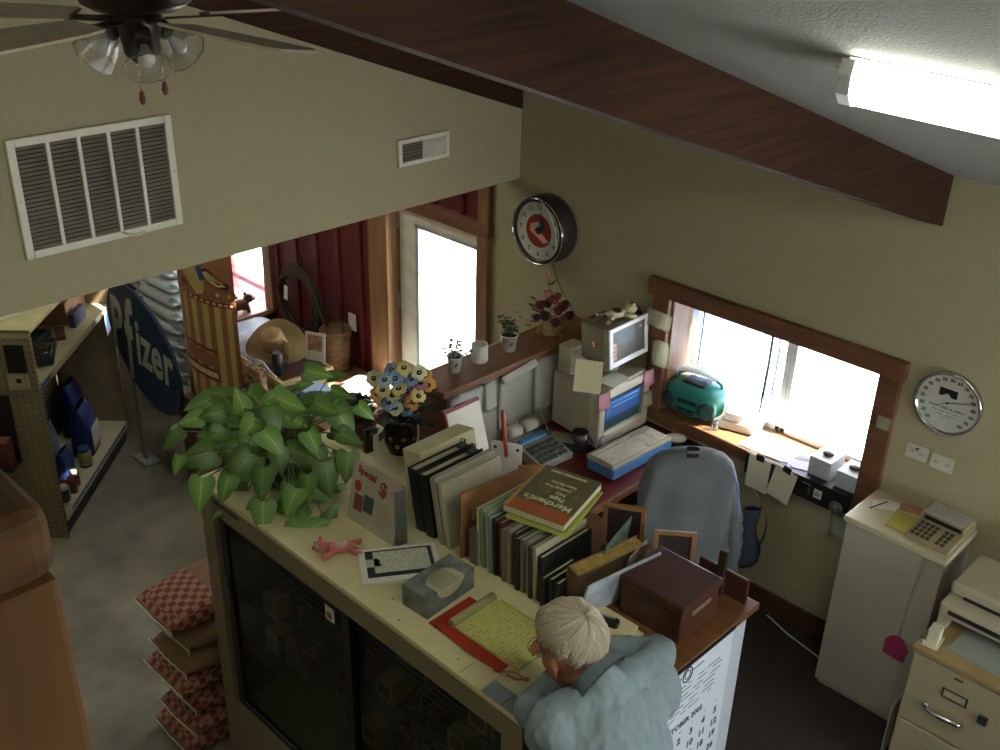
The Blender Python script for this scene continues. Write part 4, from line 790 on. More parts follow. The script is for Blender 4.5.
# ================= THINGS ON THE COUNTER =================
# -- potted climbing plant --
t = thing('potted_arrowhead_plant', 'large leafy green arrowhead plant spilling over the left end of the counter', 'plant', (-3.42, 2.20, ZC))
m = MB(); m.lathe([(0, 0), (.10, 0), (.125, .14), (.13, .15), (.118, .15), (.112, .12), (0, .12)], 28); ob('pot', m, mat('dark_terracotta', '4a3528', .7), t)
m = MB(); m.cyl(.113, .118, .128); ob('soil', m, mat('potting_soil', '2d2119'), t)
LEAVES = [(-3.733,1.962,1.294,0.117,-0.471,-0.852,-0.229,0.642,-0.347,0.835),(-3.586,1.941,1.204,0.109,-0.204,-0.819,-0.537,0.533,-0.137,0.594),(-3.398,1.931,1.119,0.177,-0.14,-0.796,-0.589,0.513,-0.212,0.766),(-3.487,1.795,1.017,0.133,0.361,-0.473,-0.804,0.599,-0.369,1.28),(-3.287,1.973,1.086,0.132,0.361,-0.473,-0.804,0.603,-0.851,0.855),(-3.206,1.915,0.979,0.13,0.431,-0.407,-0.806,0.643,-0.53,0.359),(-3.356,2.091,1.21,0.134,0.816,0.152,-0.557,0.722,-0.325,0.665),(-3.278,2.181,1.148,0.141,0.852,0.51,-0.116,0.235,-0.575,0.804),(-3.146,2.018,1.04,0.118,0.143,-0.644,-0.751,0.649,-0.688,0.639),(-3.045,2.032,0.951,0.155,0.657,0.659,0.365,0.923,-0.165,0.501),(-3.702,1.803,1.196,0.109,-0.204,-0.819,-0.537,0.21,-0.328,0.67),(-3.531,2.156,1.303,0.15,0.854,0.274,-0.443,0.52,-0.456,0.728),(-3.552,2.097,1.25,0.124,0.869,0.381,-0.317,0.34,-0.608,0.546),(-3.224,2.368,1.256,0.149,0.754,0.019,-0.656,0.412,-0.336,0.786),(-3.255,2.23,1.191,0.115,0.754,0.019,-0.656,0.557,-0.183,0.755),(-3.563,1.831,1.153,0.158,-0.471,-0.852,-0.229,0.669,-0.602,1.043),(-3.069,2.256,1.144,0.12,0.361,-0.473,-0.804,0.529,-0.434,0.838),(-3.114,2.19,1.098,0.139,0.559,-0.268,-0.785,0.837,-0.465,0.985),(-3.446,2.4,1.402,0.112,0.837,0.545,-0.048,0.403,-0.464,0.637),(-3.409,2.212,1.331,0.135,0.869,0.381,-0.317,0.023,-0.534,0.233),(-3.622,2.005,1.23,0.124,-0.376,-0.854,-0.359,0.327,0.074,0.824),(-3.585,1.753,1.136,0.082,0.143,-0.644,-0.751,0.242,-0.776,0.51),(-3.312,2.425,1.345,0.092,0.852,0.51,-0.116,0.551,-0.258,0.93),(-3.151,2.429,1.315,0.083,0.854,0.274,-0.443,0.629,-0.496,0.815),(-3.044,2.143,0.966,0.094,0.201,0.527,0.826,0.652,-0.144,0.67),(-3.705,2.054,1.324,0.118,-0.676,-0.663,0.32,0.604,-0.251,0.762),(-3.617,2.061,1.284,0.104,-0.556,-0.224,0.801,0.535,-0.454,0.95),(-3.399,2.226,1.251,0.123,0.863,0.471,-0.184,0.754,-0.234,0.854),(-3.447,2.019,1.153,0.115,0.143,-0.644,-0.751,0.578,-0.482,0.416),(-3.312,2.087,1.131,0.108,0.559,-0.268,-0.785,0.396,-0.231,0.769),(-3.512,1.954,1.151,0.115,-0.323,-0.848,-0.421,0.414,-0.449,0.642),(-3.621,1.959,1.288,0.103,-0.549,-0.83,-0.094,0.544,-0.355,0.563),(-3.405,2.32,1.306,0.098,0.657,0.659,0.365,0.461,-0.317,0.83),(-3.481,2.181,1.347,0.09,0.201,0.527,0.826,0.62,-0.436,0.844),(-3.282,2.315,1.318,0.116,0.869,0.381,-0.317,-0.151,-0.749,0.401),(-3.479,2.047,1.234,0.115,-0.002,-0.732,-0.682,0.736,-0.388,0.437),(-3.697,1.897,1.254,0.11,-0.512,-0.843,-0.162,0.592,-0.397,1.12),(-3.446,2.242,1.371,0.091,0.398,0.619,0.677,0.129,-0.647,1.064),(-3.14,2.097,1.074,0.113,0.431,-0.407,-0.806,0.213,-0.796,0.473),(-3.393,1.857,1.06,0.119,0.143,-0.644,-0.751,0.409,-0.538,1.283),(-3.407,2.139,1.281,0.115,0.668,-0.123,-0.734,0.988,-0.217,1.106),(-3.219,2.227,1.128,0.109,0.668,-0.123,-0.734,0.388,-0.388,0.721),(-3.566,2.074,1.339,0.097,-0.467,-0.085,0.88,0.427,-0.548,0.944),(-3.154,2.34,1.217,0.102,0.869,0.381,-0.317,0.737,-0.492,0.285),(-3.543,1.864,1.108,0.108,-0.14,-0.796,-0.589,0.963,-0.471,1.237),(-3.561,2.216,0.906,0.125,0.683,0.309,-0.5,-0.373,-0.545,0.982),(-3.477,2.49,1.186,0.109,0.005,0.48,0.675,0.23,-0.334,1.285),(-3.604,2.3,1.2,0.096,0.153,0.583,0.616,-0.078,0.134,0.775),(-3.448,2.107,1.059,0.112,-0.34,-0.683,-0.502,-0.142,0.098,0.73),(-3.42,2.268,1.244,0.095,0.549,0.744,0.301,-0.218,-0.822,0.454),(-3.448,2.092,1.051,0.125,-0.301,-0.665,-0.53,0.409,-0.041,1.015),(-3.789,2.119,1.021,0.097,-0.69,-0.719,-0.073,0.552,0.009,0.595),(-3.266,2.234,1.043,0.102,0.496,0.015,-0.661,-0.078,-0.433,0.739),(-3.795,2.064,0.969,0.104,-0.379,-0.699,-0.471,0.417,-1.336,0.458),(-3.861,2.132,1.113,0.109,-0.755,-0.525,0.292,0.564,-0.478,1.24),(-3.714,2.004,1.243,0.121,-0.741,-0.461,0.365,-0.024,0.072,0.923),(-3.416,2.161,1.03,0.126,0.747,0.482,-0.342,-0.008,0.01,0.538),(-3.476,2.398,0.945,0.097,0.757,0.598,-0.192,0.134,-0.577,0.802),(-3.52,2.186,0.776,0.122,0.448,-0.046,-0.681,0.615,-1.132,1.078),(-3.571,2.481,1.194,0.12,0.491,0.734,0.368,0.481,-0.355,0.521),(-3.836,2.075,1.052,0.102,-0.747,-0.481,0.343,0.631,-0.477,0.22),(-3.704,2.002,1.166,0.103,-0.758,-0.574,0.227,-0.512,-1.161,1.111),(-3.666,2.137,1.271,0.106,-0.749,-0.642,0.118,0.533,-0.302,0.305),(-3.77,2.24,1.116,0.115,-0.672,-0.288,0.515,0.383,-0.212,1.851),(-3.556,2.065,0.998,0.094,-0.32,-0.674,-0.516,0.298,-0.073,1.491),(-3.646,2.036,1.128,0.102,-0.704,-0.709,-0.038,0.508,-0.388,0.959),(-3.764,1.996,1.219,0.111,-0.745,-0.476,0.349,0.397,-0.189,1.125),(-3.655,2.29,1.0,0.102,0.597,0.158,-0.597,0.73,-0.667,0.766),(-3.757,1.949,0.839,0.112,-0.505,-0.737,-0.352,0.116,-0.847,0.434),(-3.585,2.106,0.982,0.093,0.519,0.045,-0.65,0.662,0.3,0.813),(-3.433,2.353,1.226,0.105,0.732,0.429,-0.397,0.236,-0.282,0.875),(-3.497,2.117,1.094,0.124,0.039,-0.446,-0.687,0.423,-0.548,0.45),(-3.714,2.201,1.067,0.13,-0.695,-0.716,-0.061,0.097,-1.08,1.141),(-3.607,2.121,0.965,0.094,-0.55,-0.744,-0.3,-0.254,-0.846,0.654),(-3.24,2.288,1.063,0.115,0.612,0.181,-0.584,0.286,0.371,0.668),(-3.6,2.037,1.001,0.123,-0.512,-0.738,-0.344,0.885,-0.787,1.207),(-3.745,2.085,1.144,0.129,-0.716,-0.385,0.438,0.223,-0.205,0.732),(-3.738,2.059,1.28,0.098,-0.724,-0.404,0.42,0.86,-0.056,1.279),(-3.689,2.048,0.813,0.11,0.532,0.062,-0.642,0.985,-0.317,0.477),(-3.544,1.944,0.994,0.109,-0.165,-0.59,-0.61,0.513,-0.059,1.274),(-3.691,2.027,1.078,0.114,-0.709,-0.705,-0.026,0.663,-0.244,1.405),(-3.638,2.173,1.011,0.122,-0.294,-0.661,-0.535,0.205,-0.681,0.856),(-3.431,2.131,0.944,0.12,-0.201,-0.611,-0.592,-0.1,-0.049,0.994),(-3.712,2.123,1.162,0.091,-0.756,-0.536,0.278,0.286,-0.034,0.986),(-3.729,2.232,1.026,0.097,-0.495,-0.735,-0.363,0.512,-0.188,1.301),(-3.385,2.313,1.247,0.064,0.74,0.662,-0.077,-0.714,-0.027,0.957),(-3.497,2.545,1.161,0.062,0.693,0.717,0.065,-0.159,-0.532,0.942),(-3.502,2.443,1.19,0.056,0.688,0.72,0.076,0.333,-0.541,0.851),(-3.542,2.533,1.197,0.07,0.285,0.657,0.541,-0.389,0.48,0.941),(-3.393,2.457,1.083,0.079,0.753,0.513,-0.307,1.018,-0.053,0.679),(-3.474,2.283,1.268,0.058,0.523,0.74,0.332,-0.126,-0.262,0.505),(-3.522,2.456,1.209,0.056,0.749,0.49,-0.333,0.451,-0.119,0.859),(-3.312,2.488,1.241,0.064,0.271,0.65,0.55,0.091,-1.133,0.944),(-3.27,2.404,1.275,0.06,0.668,0.73,0.119,0.569,-0.825,1.206),(-3.508,2.418,1.163,0.065,0.577,0.745,0.265,0.528,-0.059,0.506),(-3.339,2.383,1.338,0.075,0.469,0.729,0.39,0.27,-0.683,1.046),(-3.445,2.505,1.358,0.079,0.621,0.743,0.202,0.092,-0.358,0.47),(-3.43,2.321,1.38,0.066,0.567,0.745,0.278,0.37,-0.502,1.04),(-3.399,2.419,1.283,0.071,0.211,0.617,0.586,0.465,-0.038,0.628),(-3.547,1.884,0.843,0.087,-0.369,-0.722,-0.518,-0.299,-0.467,0.163),(-3.254,2.273,1.066,0.114,0.701,0.712,0.047,-0.913,-1.16,1.316),(-3.432,2.346,1.042,0.114,0.758,0.439,-0.418,1.353,0.257,0.974),(-3.651,1.942,1.175,0.094,-0.697,-0.714,-0.056,0.538,-0.576,0.424),(-3.618,2.23,1.098,0.084,-0.663,-0.735,-0.132,0.279,-0.302,-0.138),(-3.558,2.074,1.034,0.074,-0.247,-0.673,-0.616,-0.672,0.184,0.624),(-3.162,2.286,0.914,0.116,0.584,0.066,-0.709,1.913,-1.164,0.868),(-3.528,2.139,1.091,0.075,0.575,0.053,-0.715,-0.161,-0.894,0.418),(-3.62,2.026,1.247,0.092,-0.769,-0.507,0.337,0.465,-0.144,0.859),(-3.681,2.044,1.079,0.076,-0.264,-0.681,-0.604,0.19,-0.469,1.107),(-3.533,2.101,1.043,0.085,-0.504,-0.753,-0.376,-0.224,0.332,0.213),(-3.495,2.074,1.088,0.094,0.557,0.027,-0.727,-0.054,-0.831,0.258),(-3.615,2.041,0.932,0.106,0.734,0.356,-0.504,0.837,-0.473,0.614),(-3.413,2.224,1.11,0.08,0.76,0.62,-0.165,-0.103,-0.279,0.326),(-3.469,2.342,1.1,0.086,0.231,0.666,0.627,0.468,-0.589,2.163),(-3.344,2.419,1.0,0.07,0.77,0.532,-0.304,-0.047,-0.848,0.89),(-3.349,2.169,0.985,0.092,0.497,-0.054,-0.759,0.264,-0.732,1.575),(-3.309,2.192,1.088,0.12,0.73,0.345,-0.514,-0.438,0.008,-0.443),(-3.713,2.046,1.075,0.07,-0.273,-0.685,-0.597,-0.242,0.317,0.305),(-3.603,2.058,0.915,0.09,-0.233,-0.667,-0.626,0.734,-0.065,0.855),(-3.497,2.165,1.068,0.107,0.571,0.048,-0.718,0.362,-1.356,0.519),(-3.391,2.336,0.922,0.075,0.557,0.027,-0.727,1.217,-0.813,1.761),(-3.612,2.137,1.048,0.114,-0.565,-0.756,-0.296,-0.309,-0.64,1.19),(-3.655,2.132,1.014,0.101,-0.115,-0.602,-0.697,0.138,-0.647,1.054),(-3.352,2.241,0.995,0.091,0.486,-0.068,-0.764,0.454,-0.534,0.877),(-3.561,2.136,1.107,0.107,-0.706,-0.707,-0.034,0.258,-0.05,0.576),(-3.489,2.243,1.059,0.119,0.259,-0.315,-0.803,0.439,-1.197,1.955),(-3.591,2.082,1.051,0.108,-0.58,-0.755,-0.274,0.555,-1.365,0.79),(-3.669,1.91,1.086,0.102,0.051,-0.49,-0.766,0.353,-0.236,1.796),(-3.668,2.1,1.017,0.109,-0.192,-0.646,-0.653,0.829,0.441,1.171),(-3.597,1.947,1.104,0.092,-0.349,-0.715,-0.536,0.183,-1.022,0.967),(-3.192,2.285,0.969,0.07,0.77,0.527,-0.311,0.62,0.515,0.842),(-3.558,2.198,1.136,0.099,0.444,-0.119,-0.779,0.019,-1.393,0.452),(-3.279,2.228,1.049,0.113,0.768,0.5,-0.346,-0.102,0.35,1.179),(-3.612,2.037,1.026,0.089,0.044,-0.496,-0.764,1.192,0.095,0.176),(-3.764,1.93,0.906,0.105,-0.747,-0.654,0.099,-0.521,0.083,1.033),(-3.539,2.087,1.015,0.113,0.234,-0.338,-0.802,-0.659,-0.485,0.394),(-3.362,2.235,1.08,0.07,0.666,0.733,0.126,-0.207,0.064,1.127),(-3.479,1.969,0.924,0.109,-0.351,-0.716,-0.534,1.485,-0.825,0.648),(-3.73,2.075,1.176,0.079,-0.77,-0.554,0.272,0.777,-0.734,1.211),(-3.372,2.105,1.003,0.096,0.601,0.092,-0.695,0.142,0.601,0.864),(-3.554,2.01,1.024,0.116,-0.643,-0.742,-0.17,0.814,-0.3,0.583),(-3.627,2.146,1.28,0.105,-0.711,-0.297,0.556,0.809,0.947,1.118),(-3.46,2.064,1.099,0.081,-0.36,-0.719,-0.526,0.236,-0.875,0.569),(-3.529,2.109,1.0,0.111,0.477,-0.079,-0.768,-0.113,-0.181,1.481),(-3.63,2.028,1.041,0.083,-0.771,-0.539,0.294,0.868,0.153,0.816),(-3.314,1.934,0.933,0.119,-0.198,-0.649,-0.649,0.684,-0.3,0.376),(-3.238,2.069,1.015,0.087,0.286,-0.288,-0.803,0.294,-0.323,0.587),(-3.136,2.167,1.022,0.107,0.74,0.374,-0.487,0.359,-0.222,0.34),(-3.108,2.072,0.942,0.116,0.616,0.115,-0.682,0.637,0.073,1.108),(-3.211,2.112,0.981,0.085,0.769,0.574,-0.243,0.895,-0.294,0.513),(-3.193,2.125,1.018,0.096,0.739,0.369,-0.491,0.668,-0.203,1.277),(-3.218,2.081,1.019,0.094,-0.337,-0.711,-0.547,0.472,-0.583,0.784),(-3.276,2.077,1.021,0.083,0.069,-0.477,-0.772,0.168,-0.944,1.208),(-3.223,2.133,0.982,0.08,0.769,0.578,-0.236,0.14,-0.254,1.443),(-3.204,2.053,0.968,0.112,0.446,-0.117,-0.779,0.529,-0.819,1.255),(-3.22,2.001,0.95,0.109,-0.089,-0.586,-0.71,0.29,-1.121,0.796),(-3.194,2.096,1.021,0.082,0.688,0.246,-0.596,0.191,-0.651,0.753)]
lm = bpy.data.materials.new('arrowhead_leaf'); lm.use_nodes = True; nt = lm.node_tree; b = nt.nodes['Principled BSDF']; b.inputs['Roughness'].default_value = .38
at = nt.nodes.new('ShaderNodeAttribute'); at.attribute_name = 'leafuv'; sp = nt.nodes.new('ShaderNodeSeparateXYZ'); nt.links.new(at.outputs['Vector'], sp.inputs[0])
wv = nt.nodes.new('ShaderNodeMath'); wv.operation = 'ABSOLUTE'; nt.links.new(sp.outputs[0], wv.inputs[0])
cr = nt.nodes.new('ShaderNodeValToRGB'); e = cr.color_ramp.elements; e[0].position = 0; e[0].color = (*hexc('a3bd70'), 1); e[1].position = .09; e[1].color = (*hexc('789a48'), 1); q = e.new(.75); q.color = (*hexc('5c8436'), 1)
nt.links.new(wv.outputs[0], cr.inputs[0])
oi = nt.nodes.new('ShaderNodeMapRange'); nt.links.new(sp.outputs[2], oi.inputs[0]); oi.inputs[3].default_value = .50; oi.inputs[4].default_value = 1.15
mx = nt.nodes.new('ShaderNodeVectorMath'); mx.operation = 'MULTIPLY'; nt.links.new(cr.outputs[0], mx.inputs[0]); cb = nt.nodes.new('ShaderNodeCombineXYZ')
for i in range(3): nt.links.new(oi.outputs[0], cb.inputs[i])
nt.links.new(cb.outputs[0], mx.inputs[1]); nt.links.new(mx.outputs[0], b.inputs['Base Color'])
verts = []; faces = []; uvs = []
half = [(0, .0), (.10, -.15), (.25, -.24), (.38, -.18), (.43, -.02), (.41, .18), (.34, .40), (.24, .62), (.11, .84), (0, 1.0)]
random.seed(9)
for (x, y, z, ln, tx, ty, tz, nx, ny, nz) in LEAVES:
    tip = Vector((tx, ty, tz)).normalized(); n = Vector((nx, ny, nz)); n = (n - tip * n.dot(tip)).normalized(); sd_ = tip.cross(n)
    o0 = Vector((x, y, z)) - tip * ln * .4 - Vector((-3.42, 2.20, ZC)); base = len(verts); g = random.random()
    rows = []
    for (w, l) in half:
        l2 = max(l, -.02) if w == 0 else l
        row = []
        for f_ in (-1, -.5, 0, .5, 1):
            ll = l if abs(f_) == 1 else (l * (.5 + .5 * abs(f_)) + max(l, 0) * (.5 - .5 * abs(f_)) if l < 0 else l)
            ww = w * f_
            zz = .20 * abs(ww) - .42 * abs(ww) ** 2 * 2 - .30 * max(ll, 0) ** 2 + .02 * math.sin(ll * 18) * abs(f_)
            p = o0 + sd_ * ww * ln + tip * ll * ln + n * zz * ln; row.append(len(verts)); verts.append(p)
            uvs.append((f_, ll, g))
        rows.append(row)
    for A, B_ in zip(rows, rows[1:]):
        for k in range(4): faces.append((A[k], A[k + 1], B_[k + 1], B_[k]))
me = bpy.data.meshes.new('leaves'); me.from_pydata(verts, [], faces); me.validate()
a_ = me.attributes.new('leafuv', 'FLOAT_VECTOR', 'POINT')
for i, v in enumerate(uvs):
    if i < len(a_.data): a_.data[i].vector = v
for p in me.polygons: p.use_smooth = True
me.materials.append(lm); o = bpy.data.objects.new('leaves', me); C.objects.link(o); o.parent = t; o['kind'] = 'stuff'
m = MB()
for i, (x, y, z, ln, tx, ty, tz, nx, ny, nz) in enumerate(LEAVES):
    e_ = Vector((x, y, z)) - Vector((tx, ty, tz)) * ln * .42; a = random.random() * 6.28; s_ = Vector((-3.42 + .06 * math.cos(a), 2.20 + .06 * math.sin(a), ZC + .12)); mid = (s_ + e_) / 2 + Vector((0, 0, .06)); m.tube([tuple(s_), tuple(mid), tuple(e_)], .0028, 5, m=T(3.42, -2.20, -ZC))
ob('stems', m, mat('leaf_stalk', '5f6d3c', .6), t)
# -- artificial pansies in a dark vase --
t = thing('pansy_bouquet', 'bouquet of multicoloured artificial pansies in a dark flowered vase', 'flowers', (-3.27, 2.72, ZC))
m = MB(); m.lathe([(0, 0), (.055, 0), (.075, .05), (.08, .11), (.06, .16), (.065, .18), (.055, .18), (0, .16)], 24)
m.mi(1)
for k, (a, z) in enumerate(((-.9, .06), (-.5, .10), (-.2, .05), (.2, .09), (-1.3, .10))): m.ball(.074 * math.cos(a), .074 * math.sin(a), z, .012, .012, .012, n=8, rings=6)
ob('vase', m, [mat('dark_vase', '1d1a1c', .25), mat('vase_flower', 'a0503c', .5)], t)
pc = {'y': 'cdbd7c', 'b': '7d93b4', 'p': 'b9708f', 'o': 'cf9a44', 'w': 'c6c59a', 'lb': '9db0bd'}
PANS = [((-3.236,2.722,1.393),(0.7,-0.67,1.16),'y'),((-3.259,2.687,1.346),(0.86,-0.74,0.56),'b'),((-3.208,2.744,1.341),(0.36,-0.85,0.9),'b'),((-3.158,2.795,1.316),(0.84,-0.78,-0.05),'o'),((-3.27,2.625,1.303),(0.36,-0.72,0.74),'y'),((-3.23,2.731,1.275),(0.69,-0.85,0.8),'p'),((-3.289,2.627,1.254),(0.86,-0.83,0.58),'o'),((-3.233,2.697,1.23),(0.55,-0.7,0.87),'lb'),((-3.174,2.719,1.245),(1.0,-0.64,0.97),'o'),((-3.189,2.769,1.375),(1.1,-0.69,0.21),'w'),((-3.24,2.632,1.246),(0.68,-0.87,1.39),'b'),((-3.35,2.639,1.328),(0.54,-0.63,0.36),'w'),((-3.179,2.772,1.321),(0.34,-0.7,1.01),'p'),((-3.284,2.649,1.34),(0.49,-0.96,1.16),'lb'),((-3.223,2.679,1.307),(0.31,-0.56,1.1),'y'),((-3.249,2.664,1.267),(0.43,-0.6,0.97),'w'),((-3.16,2.736,1.275),(0.9,-0.17,0.69),'y'),((-3.242,2.756,1.364),(1.17,-0.26,0.65),'w'),((-3.29,2.696,1.372),(0.26,-0.68,0.57),'b'),((-3.187,2.803,1.343),(0.51,-1.22,0.71),'o'),((-3.297,2.611,1.277),(1.03,-0.43,0.67),'o'),((-3.193,2.704,1.207),(0.08,-0.64,0.66),'b'),((-3.217,2.648,1.223),(0.59,-0.46,0.84),'w')]
def pansy(loc, nrm, col, s=.037):
    q = Vector(nrm).to_track_quat('Z', 'Y').to_matrix().to_4x4(); M0 = T(*loc) @ q; m = MB()
    for k, (a, rr) in enumerate(((90, 1.0), (35, .95), (145, .95), (-25, 1.0), (205, 1.0), (-90, 1.15))):
        c_, s_ = math.cos(math.radians(a)), math.sin(math.radians(a)); m.ball(s * .55 * c_, s * .55 * s_, .001 * k, s * .5 * rr, s * .5 * rr, .004, n=12, m=M0, rings=6)
    m.mi(1); m.ball(0, -s * .05, .007, s * .36, s * .34, .004, m=M0, n=10, rings=6); m.mi(2); m.ball(0, 0, .011, s * .12, s * .12, .003, m=M0, n=8, rings=5)
    return m
for (loc, n, c) in PANS:
    m = pansy([a - b for a, b in zip(loc, (-3.27, 2.72, ZC))], n, c); ob('pansy', m, [mat('petal_' + c, pc[c], .7), mat('pansy_eye', '2c1f26', .7), mat('pansy_centre', 'c8b040', .6)], t)
m = MB()
for (loc, n, c) in PANS: m.tube([(0, 0, .13), ((loc[0] + 3.27) * .5, (loc[1] - 2.72) * .5, .17), (loc[0] + 3.27, loc[1] - 2.72, loc[2] - ZC - .01)], .002, 5)
random.seed(5)
for k in range(60):
    a = random.random() * 6.28; rr = .04 + .10 * random.random(); z = .17 + .14 * random.random(); s_ = .03
    m.prism([(0, 0), (s_, s_ * .6), (s_ * 2.2, 0), (s_, -s_ * .6)], 0, .001, m=T(rr * math.cos(a), rr * math.sin(a), z) @ RZ(a) @ RY(random.uniform(-.8, .8)))
ob('foliage', m, mat('dark_foliage', '1f2f2a', .7), t)
# round dark basket with dark green leaves left of the pansies
t = thing('wicker_basket', 'small round wicker basket behind the big plant, holding dark leaves', 'basket', (-3.52, 2.66, ZC))
m = MB(); m.lathe([(0, 0), (.07, 0), (.09, .05), (.095, .09), (.085, .09), (.08, .05), (0, .01)], 24)
for k in range(6): m.tube([(.072 + k * .004 + .0 * a, 0, 0) if 0 else ((.073 + k * .0042) * math.cos(a), (.073 + k * .0042) * math.sin(a), .008 + k * .015) for a in [i * 2 * PI / 24 for i in range(24)]], .006, 5, closed=True)
ob('basket_weave', m, mat('red_brown_wicker', '6b4232', .8, scale=60), t)
m = MB()
for k in range(26):
    a = random.random() * 6.28; s_ = .03; m.prism([(0, 0), (s_, s_ * .7), (s_ * 2, 0), (s_, -s_ * .7)], 0, .001, m=T(.04 * math.cos(a), .04 * math.sin(a), .09 + .07 * random.random()) @ RZ(a) @ RY(random.uniform(-.9, .2)))
ob('leaves', m, mat('dark_foliage', '1f2f2a'), t)
m = MB(); m.box(-.012, .012, -.02, .02, 0, .20, .002); tag(ob('dark_post_box', m, mat('dark_wood_stand', '35261c', .5), None, (-3.36, 2.60, ZC)), 'narrow dark upright wooden stand left of the pansies', 'stand')
# -- tent sign with dollar mark --
t = thing('countertop_sign', 'white folded card sign with a red dollar mark standing beside the plant', 'sign', (-2.88, 2.24, ZC))
pw = .345; hh = .27
Ms = T(-3.01, 2.200, ZC) @ RZ(.02) @ RX(math.radians(90 - 12))
m = MB(); m.box(0, pw - .05, 0, hh, -.003, 0, m=Ms); m.mi(1)
m.text('$', .085, Ms @ T(.195, .205, .001), .001, bold=.003); m.text('Special', .042, Ms @ T(.09, .235, .001) @ RZ(-.08), .001, bold=.002); m.ball(.045, .165, .001, .022, .026, .001, m=Ms); m.mi(3); m.box(.03, .085, .055, .13, 0, .001, m=Ms); m.mi(2); m.box(.09, .15, .07, .145, 0, .001, m=Ms); m.mi(3); m.prism([(.04, .06), (.09, .10), (.06, .12)], .001, .0015, m=Ms)
m.mi(4)
for k in range(9): m.box(.165, .165 + random.uniform(.06, .11), .03 + k * .013, .033 + k * .013, 0, .0008, m=Ms)
pob('front_card', m, [mat('sign_card', 'b7b09c', .7), mat('sign_red', '9e3a34', .7), mat('sign_green', '3f5a4c', .7), mat('sign_photo', '8a5048', .7), mat('sign_text_grey', '8f8878', .7)], t)
Mb = T(-2.70, 2.21, ZC) @ RZ(math.radians(35)) @ RX(math.radians(90 + 0))
m = MB(); m.box(0, .055, 0, hh - .01, -.003, 0, m=T(-2.70, 2.21, ZC) @ RZ(math.radians(82)) @ RX(math.radians(90))); m.mi(1); m.box(.01, .05, .10, .14, 0, .001, m=T(-2.70, 2.21, ZC) @ RZ(math.radians(82)) @ RX(math.radians(90)))
pob('side_flap', m, [mat('sign_flap', '5a574c', .7), mat('sign_green', '3f5a4c')], t)
# -- row of binders and files, standing in planes of constant x, leaning a little --
def slab(name, label, cat, xb, y0, y1, h, th, lean, mats, z0=ZC, yaw=0., spine=None, group=None, sheets=False):
    """upright book or file: local x = thickness, y = width, z = height"""
    t = thing(name, label, cat, (xb, (y0 + y1) / 2, z0), 0, group); t.rotation_euler = Euler((0, lean, yaw), 'XYZ'); w = y1 - y0
    m = MB()
    if sheets:
        m.box(-th / 2, -th / 2 + .003, -w / 2, w / 2, 0, h, .001); m.box(th / 2 - .003, th / 2, -w / 2, w / 2, 0, h, .001); m.box(-th / 2, th / 2, -w / 2 - .003, -w / 2 + .002, 0, h, .002)
        ob('cover', m, mats[0], t); m = MB(); m.box(-th / 2 + .003, th / 2 - .003, -w / 2 + .004, w / 2 - .006, .004, h - .008); ob('pages', m, mats[1], t)
    else:
        m.box(-th / 2, th / 2, -w / 2, w / 2, 0, h, .002); ob('cover', m, mats[0], t)
    if spine:
        m = MB(); m.box(-th * .3, th * .3, -w / 2 - .0045, -w / 2 - .003, h * .45, h * .8); ob('spine_label', m, spine, t)
    return t
pg = mat('page_edges', 'b9b08a', .9, var=.06, scale=60); bk = mat('black_binder', '1e1e20', .45); bg = mat('beige_binder', 'a09a82', .6, var=.03)
LN = -.19
t = thing('cream_box_file', 'cream flat box file at the left end of the binder row', 'box file', (-2.815, 2.60, ZC), 0); t.rotation_euler = (0, LN, 0)
m = MB(); m.box(-.055, .055, -.16, .16, 0, .29, .004); ob('case', m, mat('cream_card_box', 'c6bd92', .7), t); m = MB(); m.box(-.056, .056, -.162, -.158, .05, .2); ob('label', m, paper, t)
slab('ring_binder', 'first black ring binder, beside the cream box file', 'binder', -2.715, 2.36, 2.68, .285, .055, LN, [bk, pg], sheets=True)
slab('ring_binder', 'second black ring binder, with an open clip on top', 'binder', -2.655, 2.36, 2.68, .285, .05, LN, [bk, pg], sheets=True)
for x, lb in ((-2.715, 'black lever clip on the first ring binder'), (-2.655, 'black lever clip on the second ring binder')):
    m = MB(); m.box(-.02, .02, -.02, .02, 0, .012, .003); m.tube([(-.012, 0, .01), (-.012, .01, .035), (.012, .01, .035), (.012, 0, .01)], .003, 5); tag(ob('lever_clip', m, blk, None, (x - .028, 2.62, ZC + .287), (0, LN, 0)), lb, 'clip')
slab('file_folder', 'thin cream folder standing between the black and beige binders', 'folder', -2.615, 2.37, 2.68, .28, .012, LN, [pg])
slab('beige_binder', 'left of the two large beige binders', 'binder', -2.585, 2.36, 2.69, .30, .03, LN, [bg, pg], sheets=True)
slab('beige_binder', 'right beige binder, its broad plain cover facing the desk end', 'binder', -2.548, 2.36, 2.69, .29, .025, LN, [mat('beige_binder_pale', 'bdb69a', .6), pg], sheets=True)
slab('paper_sheaf', 'sheaf of loose forms standing between the beige binder and the brown envelope', 'papers', -2.50, 2.42, 2.68, .235, .035, -.06, [mat('sheaf', 'b7b08e', .9, scale=60, var=.08)])
slab('brown_envelope', 'tall brown card envelope standing at an angle after the binders', 'envelope', -2.452, 2.35, 2.73, .30, .008, -.02, [mat('manila_brown', '8b5f35', .8)], spine=None, yaw=-.08)
m = MB(); m.box(-.0005, .0005, -.025, .025, -.03, .03); tag(ob('envelope_label', m, mat('tan_label', 'a38560', .8), None, (-2.450, 2.42, ZC + .20), (0, -.02, -.08)), 'small tan label stuck on the brown envelope', 'label')
m = MB(); m.prism([(0, 0), (.16, 0), (.16, .03), (0, .10)], -.004, .004, m=RZ(PI / 2) @ RX(PI / 2)); tag(ob('orange_card', m, mat('orange_card', '9c5530', .8), None, (-2.50, 2.71, ZC + .17)), 'orange brown card corner showing behind the envelope', 'card')
